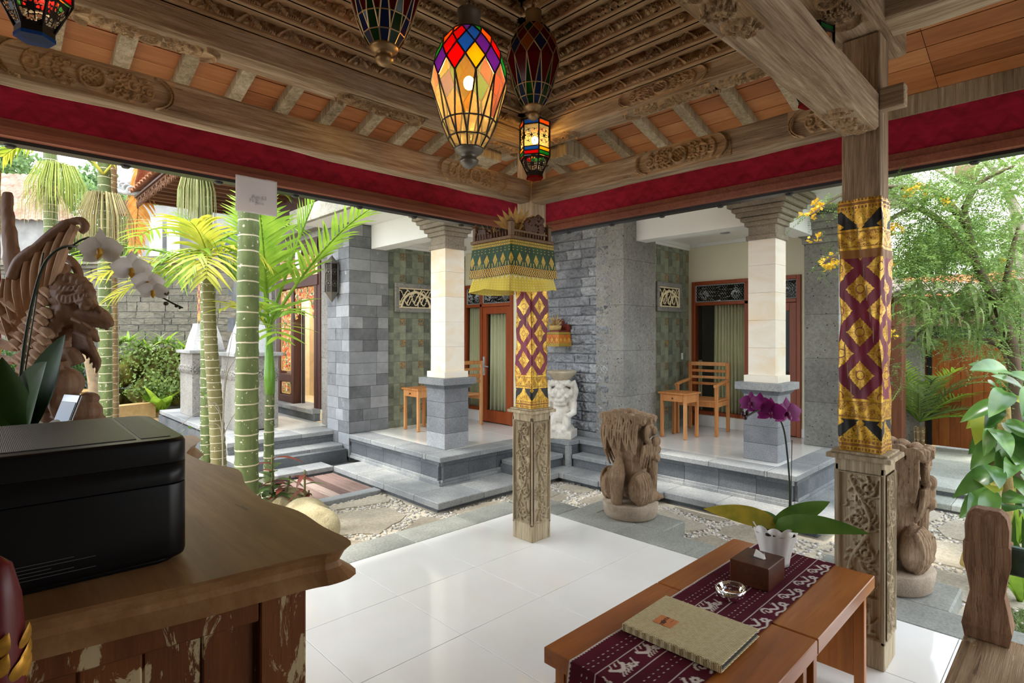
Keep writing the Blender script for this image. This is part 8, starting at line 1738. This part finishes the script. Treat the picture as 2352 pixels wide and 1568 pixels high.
for (x, y, sx, sy, n) in ((2100, 430, 50, 35, 260), (2190, 520, 60, 60, 420), (2280, 640, 50, 60, 300), (2100, 620, 40, 50, 260), (2200, 700, 60, 40, 260), (2120, 470, 55, 50, 330), (2230, 430, 60, 45, 330), (2310, 520, 40, 80, 300), (2140, 580, 55, 45, 330), (2240, 600, 55, 60, 320), (2080, 560, 30, 45, 180), (2310, 690, 35, 60, 220), (2090, 680, 28, 40, 110), (2250, 780, 40, 30, 110), (2150, 760, 45, 25, 120), (2330, 800, 25, 60, 130), (2330, 400, 30, 40, 150)): tuft(x, y, sx, sy, n)
for pts in (((2010, 470), (1940, 448), (1900, 465), (1862, 492)), ((1990, 545), (1930, 585), (1890, 605)), ((2060, 830), (2120, 800), (2180, 770)), ((2080, 880), (2050, 850), (2110, 790)), ((2150, 740), (2180, 760), (2110, 770))):
    for x, y in pts: tuft(x, y, 14, 8, 9, .1)
Pc = pinnate(np.array(P0), np.array(D0), rn.uniform(.11, .20, len(P0)), 10, .0145, .005, 7); o = mk('feathery_leaves', cardmesh(Pc, 'feathery_leaves'), leafmat('feathery_leaf', H_('4a6a2c'), H_('8fae58'), .45, .4, 6), tf); o['kind'] = 'stuff'
yf = []
for (x, y, n) in ((1862, 492, 14), (1885, 472, 16), (1900, 610, 22), (1880, 545, 6), (1915, 600, 8), (2085, 440, 12), (2110, 430, 12), (2130, 445, 6), (2060, 520, 8), (2185, 468, 6), (2035, 610, 8), (2040, 530, 10), (2300, 600, 4), (2048, 765, 6)):
    for _ in range(n): yf.append(tuple(T(x+rn.normal()*9, y+rn.normal()*6, 4.38+rn.normal()*.06)))
yf = np.array(yf); k = len(yf); allq = []
for a in range(3): n1 = unit(rn.normal(size=(k, 3))); n2 = unit(np.cross(n1, rn.normal(size=(k, 3)))); allq.append(quads(yf+rn.normal(size=(k, 3))*.01, n1, n2, np.full(k, .012), np.full(k, .017)))
o = mk('yellow_blossoms', cardmesh(np.concatenate(allq), 'yellow_blossoms'), leafmat('yellow_blossom', H_('d9a81c'), H_('f2d24a'), .6, .3), tf); o['kind'] = 'stuff'
M_STAG = leafmat('staghorn_leaf', H_('6f8a4a'), H_('a3b878'), .5, .35, 6)
# staghorn ferns hanging in the tree
for k, (x, y) in enumerate(((2110, 640), (2165, 690), (2225, 650), (2290, 700), (2330, 640))):
    s0 = pxd(x, y, 4.5); t = thing('staghorn_fern', ['staghorn fern hanging lowest on the outer branch of the flowering tree', 'staghorn fern with forked fronds hanging over the gate planks', 'staghorn fern fixed to the main stem of the flowering tree', 'staghorn fern hanging above the philodendron', 'small staghorn fern high among the strap leaved epiphytes'][k], 'fern', tuple(s0), group='staghorn ferns in the tree'); r = random.Random(k)
    for j in range(7):
        a = j*.9+r.uniform(-.2, .2); L = r.uniform(.2, .4); d = Vector((math.cos(a)*.6, math.sin(a)*.6, -.35)); B = MB(); leaf_mesh(B, (0, 0, 0), d, L, .03, .8, n=8)
        for f_ in (-1, 1): leaf_mesh(B, d.normalized()*L*.62+Vector((0, 0, -.8*L*.38)), d+Vector((-d.y, d.x, 0))*f_*.8+Vector((0, 0, -.7)), L*.5, .022, .6, n=5)
        B.build('frond', M_STAG, t)
# bare branching tree with strap leaves, upper right
bt = gp(2330, 8.2); bb_ = thing('epiphyte_tree', 'pale branched tree crowded with strap leaved epiphytes', 'tree', tuple(bt)); B = MB(); T2 = lambda x, y, d=8.2: pxd(x, y, d)-bt
for pts, r0, r1 in (([(2360, 900), (2350, 600), (2330, 480), (2290, 400), (2240, 350)], .1, .03), ([(2300, 420), (2230, 430), (2170, 400), (2140, 360)], .04, .02), ([(2300, 430), (2340, 400), (2352, 360), (2400, 300)], .04, .03), ([(2180, 410), (2190, 380), (2185, 340)], .02, .015), ([(2170, 400), (2120, 370), (2090, 330)], .02, .012)): B.tube(smooth_path([T2(x, y) for x, y in pts]), [r0, r1], 7)
B.build('branches', plain('pale_branch', H_('a59a8a'), .8), bb_); B = MB(); r = random.Random(5)
for (x, y) in ((2225, 390), (2260, 370), (2320, 380), (2345, 430), (2300, 430), (2240, 420), (2350, 500), (2330, 560)):
    for j in range(14): a = r.uniform(0, 6.28); e = r.uniform(-.3, 1.2); leaf_mesh(B, T2(x+r.uniform(-14, 14), y+r.uniform(-10, 10), 8.1), (math.cos(a)*math.cos(e), math.sin(a)*math.cos(e), math.sin(e)), r.uniform(.25, .45), .05, r.uniform(.4, 1.2), n=5)
B.build('strap_leaves', M_OLIVE, bb_)['kind'] = 'stuff'; MB().ell(T2(2222, 392, 8.0), (.16, .15, .17), None, 10, 8).build('root_ball', plain('root_ball', H_('7d6a50'), .95, bump=.9, scale=20), bb_)
sb = thing('garden_shrubbery', 'dense dark green shrubbery behind the philodendron', 'shrub', tuple(gp(2480, 5.6))); cloud([((0, 0, .9), (.7, .7, .9)), ((.35, -.35, 1.9), (.6, .6, .7)), ((.1, -.1, 2.6), (.5, .5, .5)), ((.9, -.9, 1.2), (.7, .7, 1.2))], 7000, .06, M_DEEP, sb, 21, .4); MB().tube([(0, 0, 0), (.1, 0, 1.2), (.1, -.1, 2.4)], [.05, .02], 7).build('stem', M_BRN, sb)
# ---- ground cover, sansevieria
gc = thing('grass_patch', 'short variegated ground cover grass around the gnarled trunk', 'grass', (0, 0, -.13), kind='stuff'); rr = np.random.RandomState(3); n = 9000
gx = rr.uniform(4.05, 5.6, n); gy = rr.uniform(-1.6, .35, n); keep = (gy < .42-.28*np.abs(np.sin(gx*2.2))) & (gx < 5.1+.4*np.sin(gy*3)); gx, gy = gx[keep], gy[keep]; k = len(gx); C = np.stack([gx, gy, np.full(k, .03)], 1); a = unit(np.stack([rr.normal(size=k)*.8, rr.normal(size=k)*.8, np.full(k, .9)], 1)); b_ = unit(np.cross(a, rr.normal(size=(k, 3)))); mk('blades', cardmesh(quads(C, a, b_, np.full(k, .007), rr.uniform(.03, .06, k)), 'blades'), leafmat('ground_cover', H_('5a7a3c'), H_('a8b47c'), .6, .3, 9), gc)['kind'] = 'stuff'
MB().box(4.0, 5.7, -2.4, .25, -.02, .012).build('soil', gmat(), gc)
for k, (x, d) in enumerate(((2318, 3.7), (2342, 3.5), (2365, 3.8), (2330, 4.3))): rosette('snake_plant', ('fresh green' if k % 2 else 'dark green')+' upright snake plant beside the gnarled trunk', gp(x, d)+Vector((0, 0, .02)), 6, .48, .055, M_FRESH if k % 2 else M_DEEP, 30+k, 'plant', (1.0, 1.45), .15, 'snake plants by the trunk')
# backdrop trees so that no bare horizon shows
for (x, d, z, R, n, s_, m, lab) in ((2180, 20, 3.9, 2.0, 5000, .13, M_FARL, 'leafy tree beyond the street wall behind the gate'), (2560, 13, 3.0, 2.0, 5000, .13, M_OLIVE, 'dense tree beyond the street wall right of the gate')): bigtree(lab, x, d, z, R, n, s_, m, int(x))
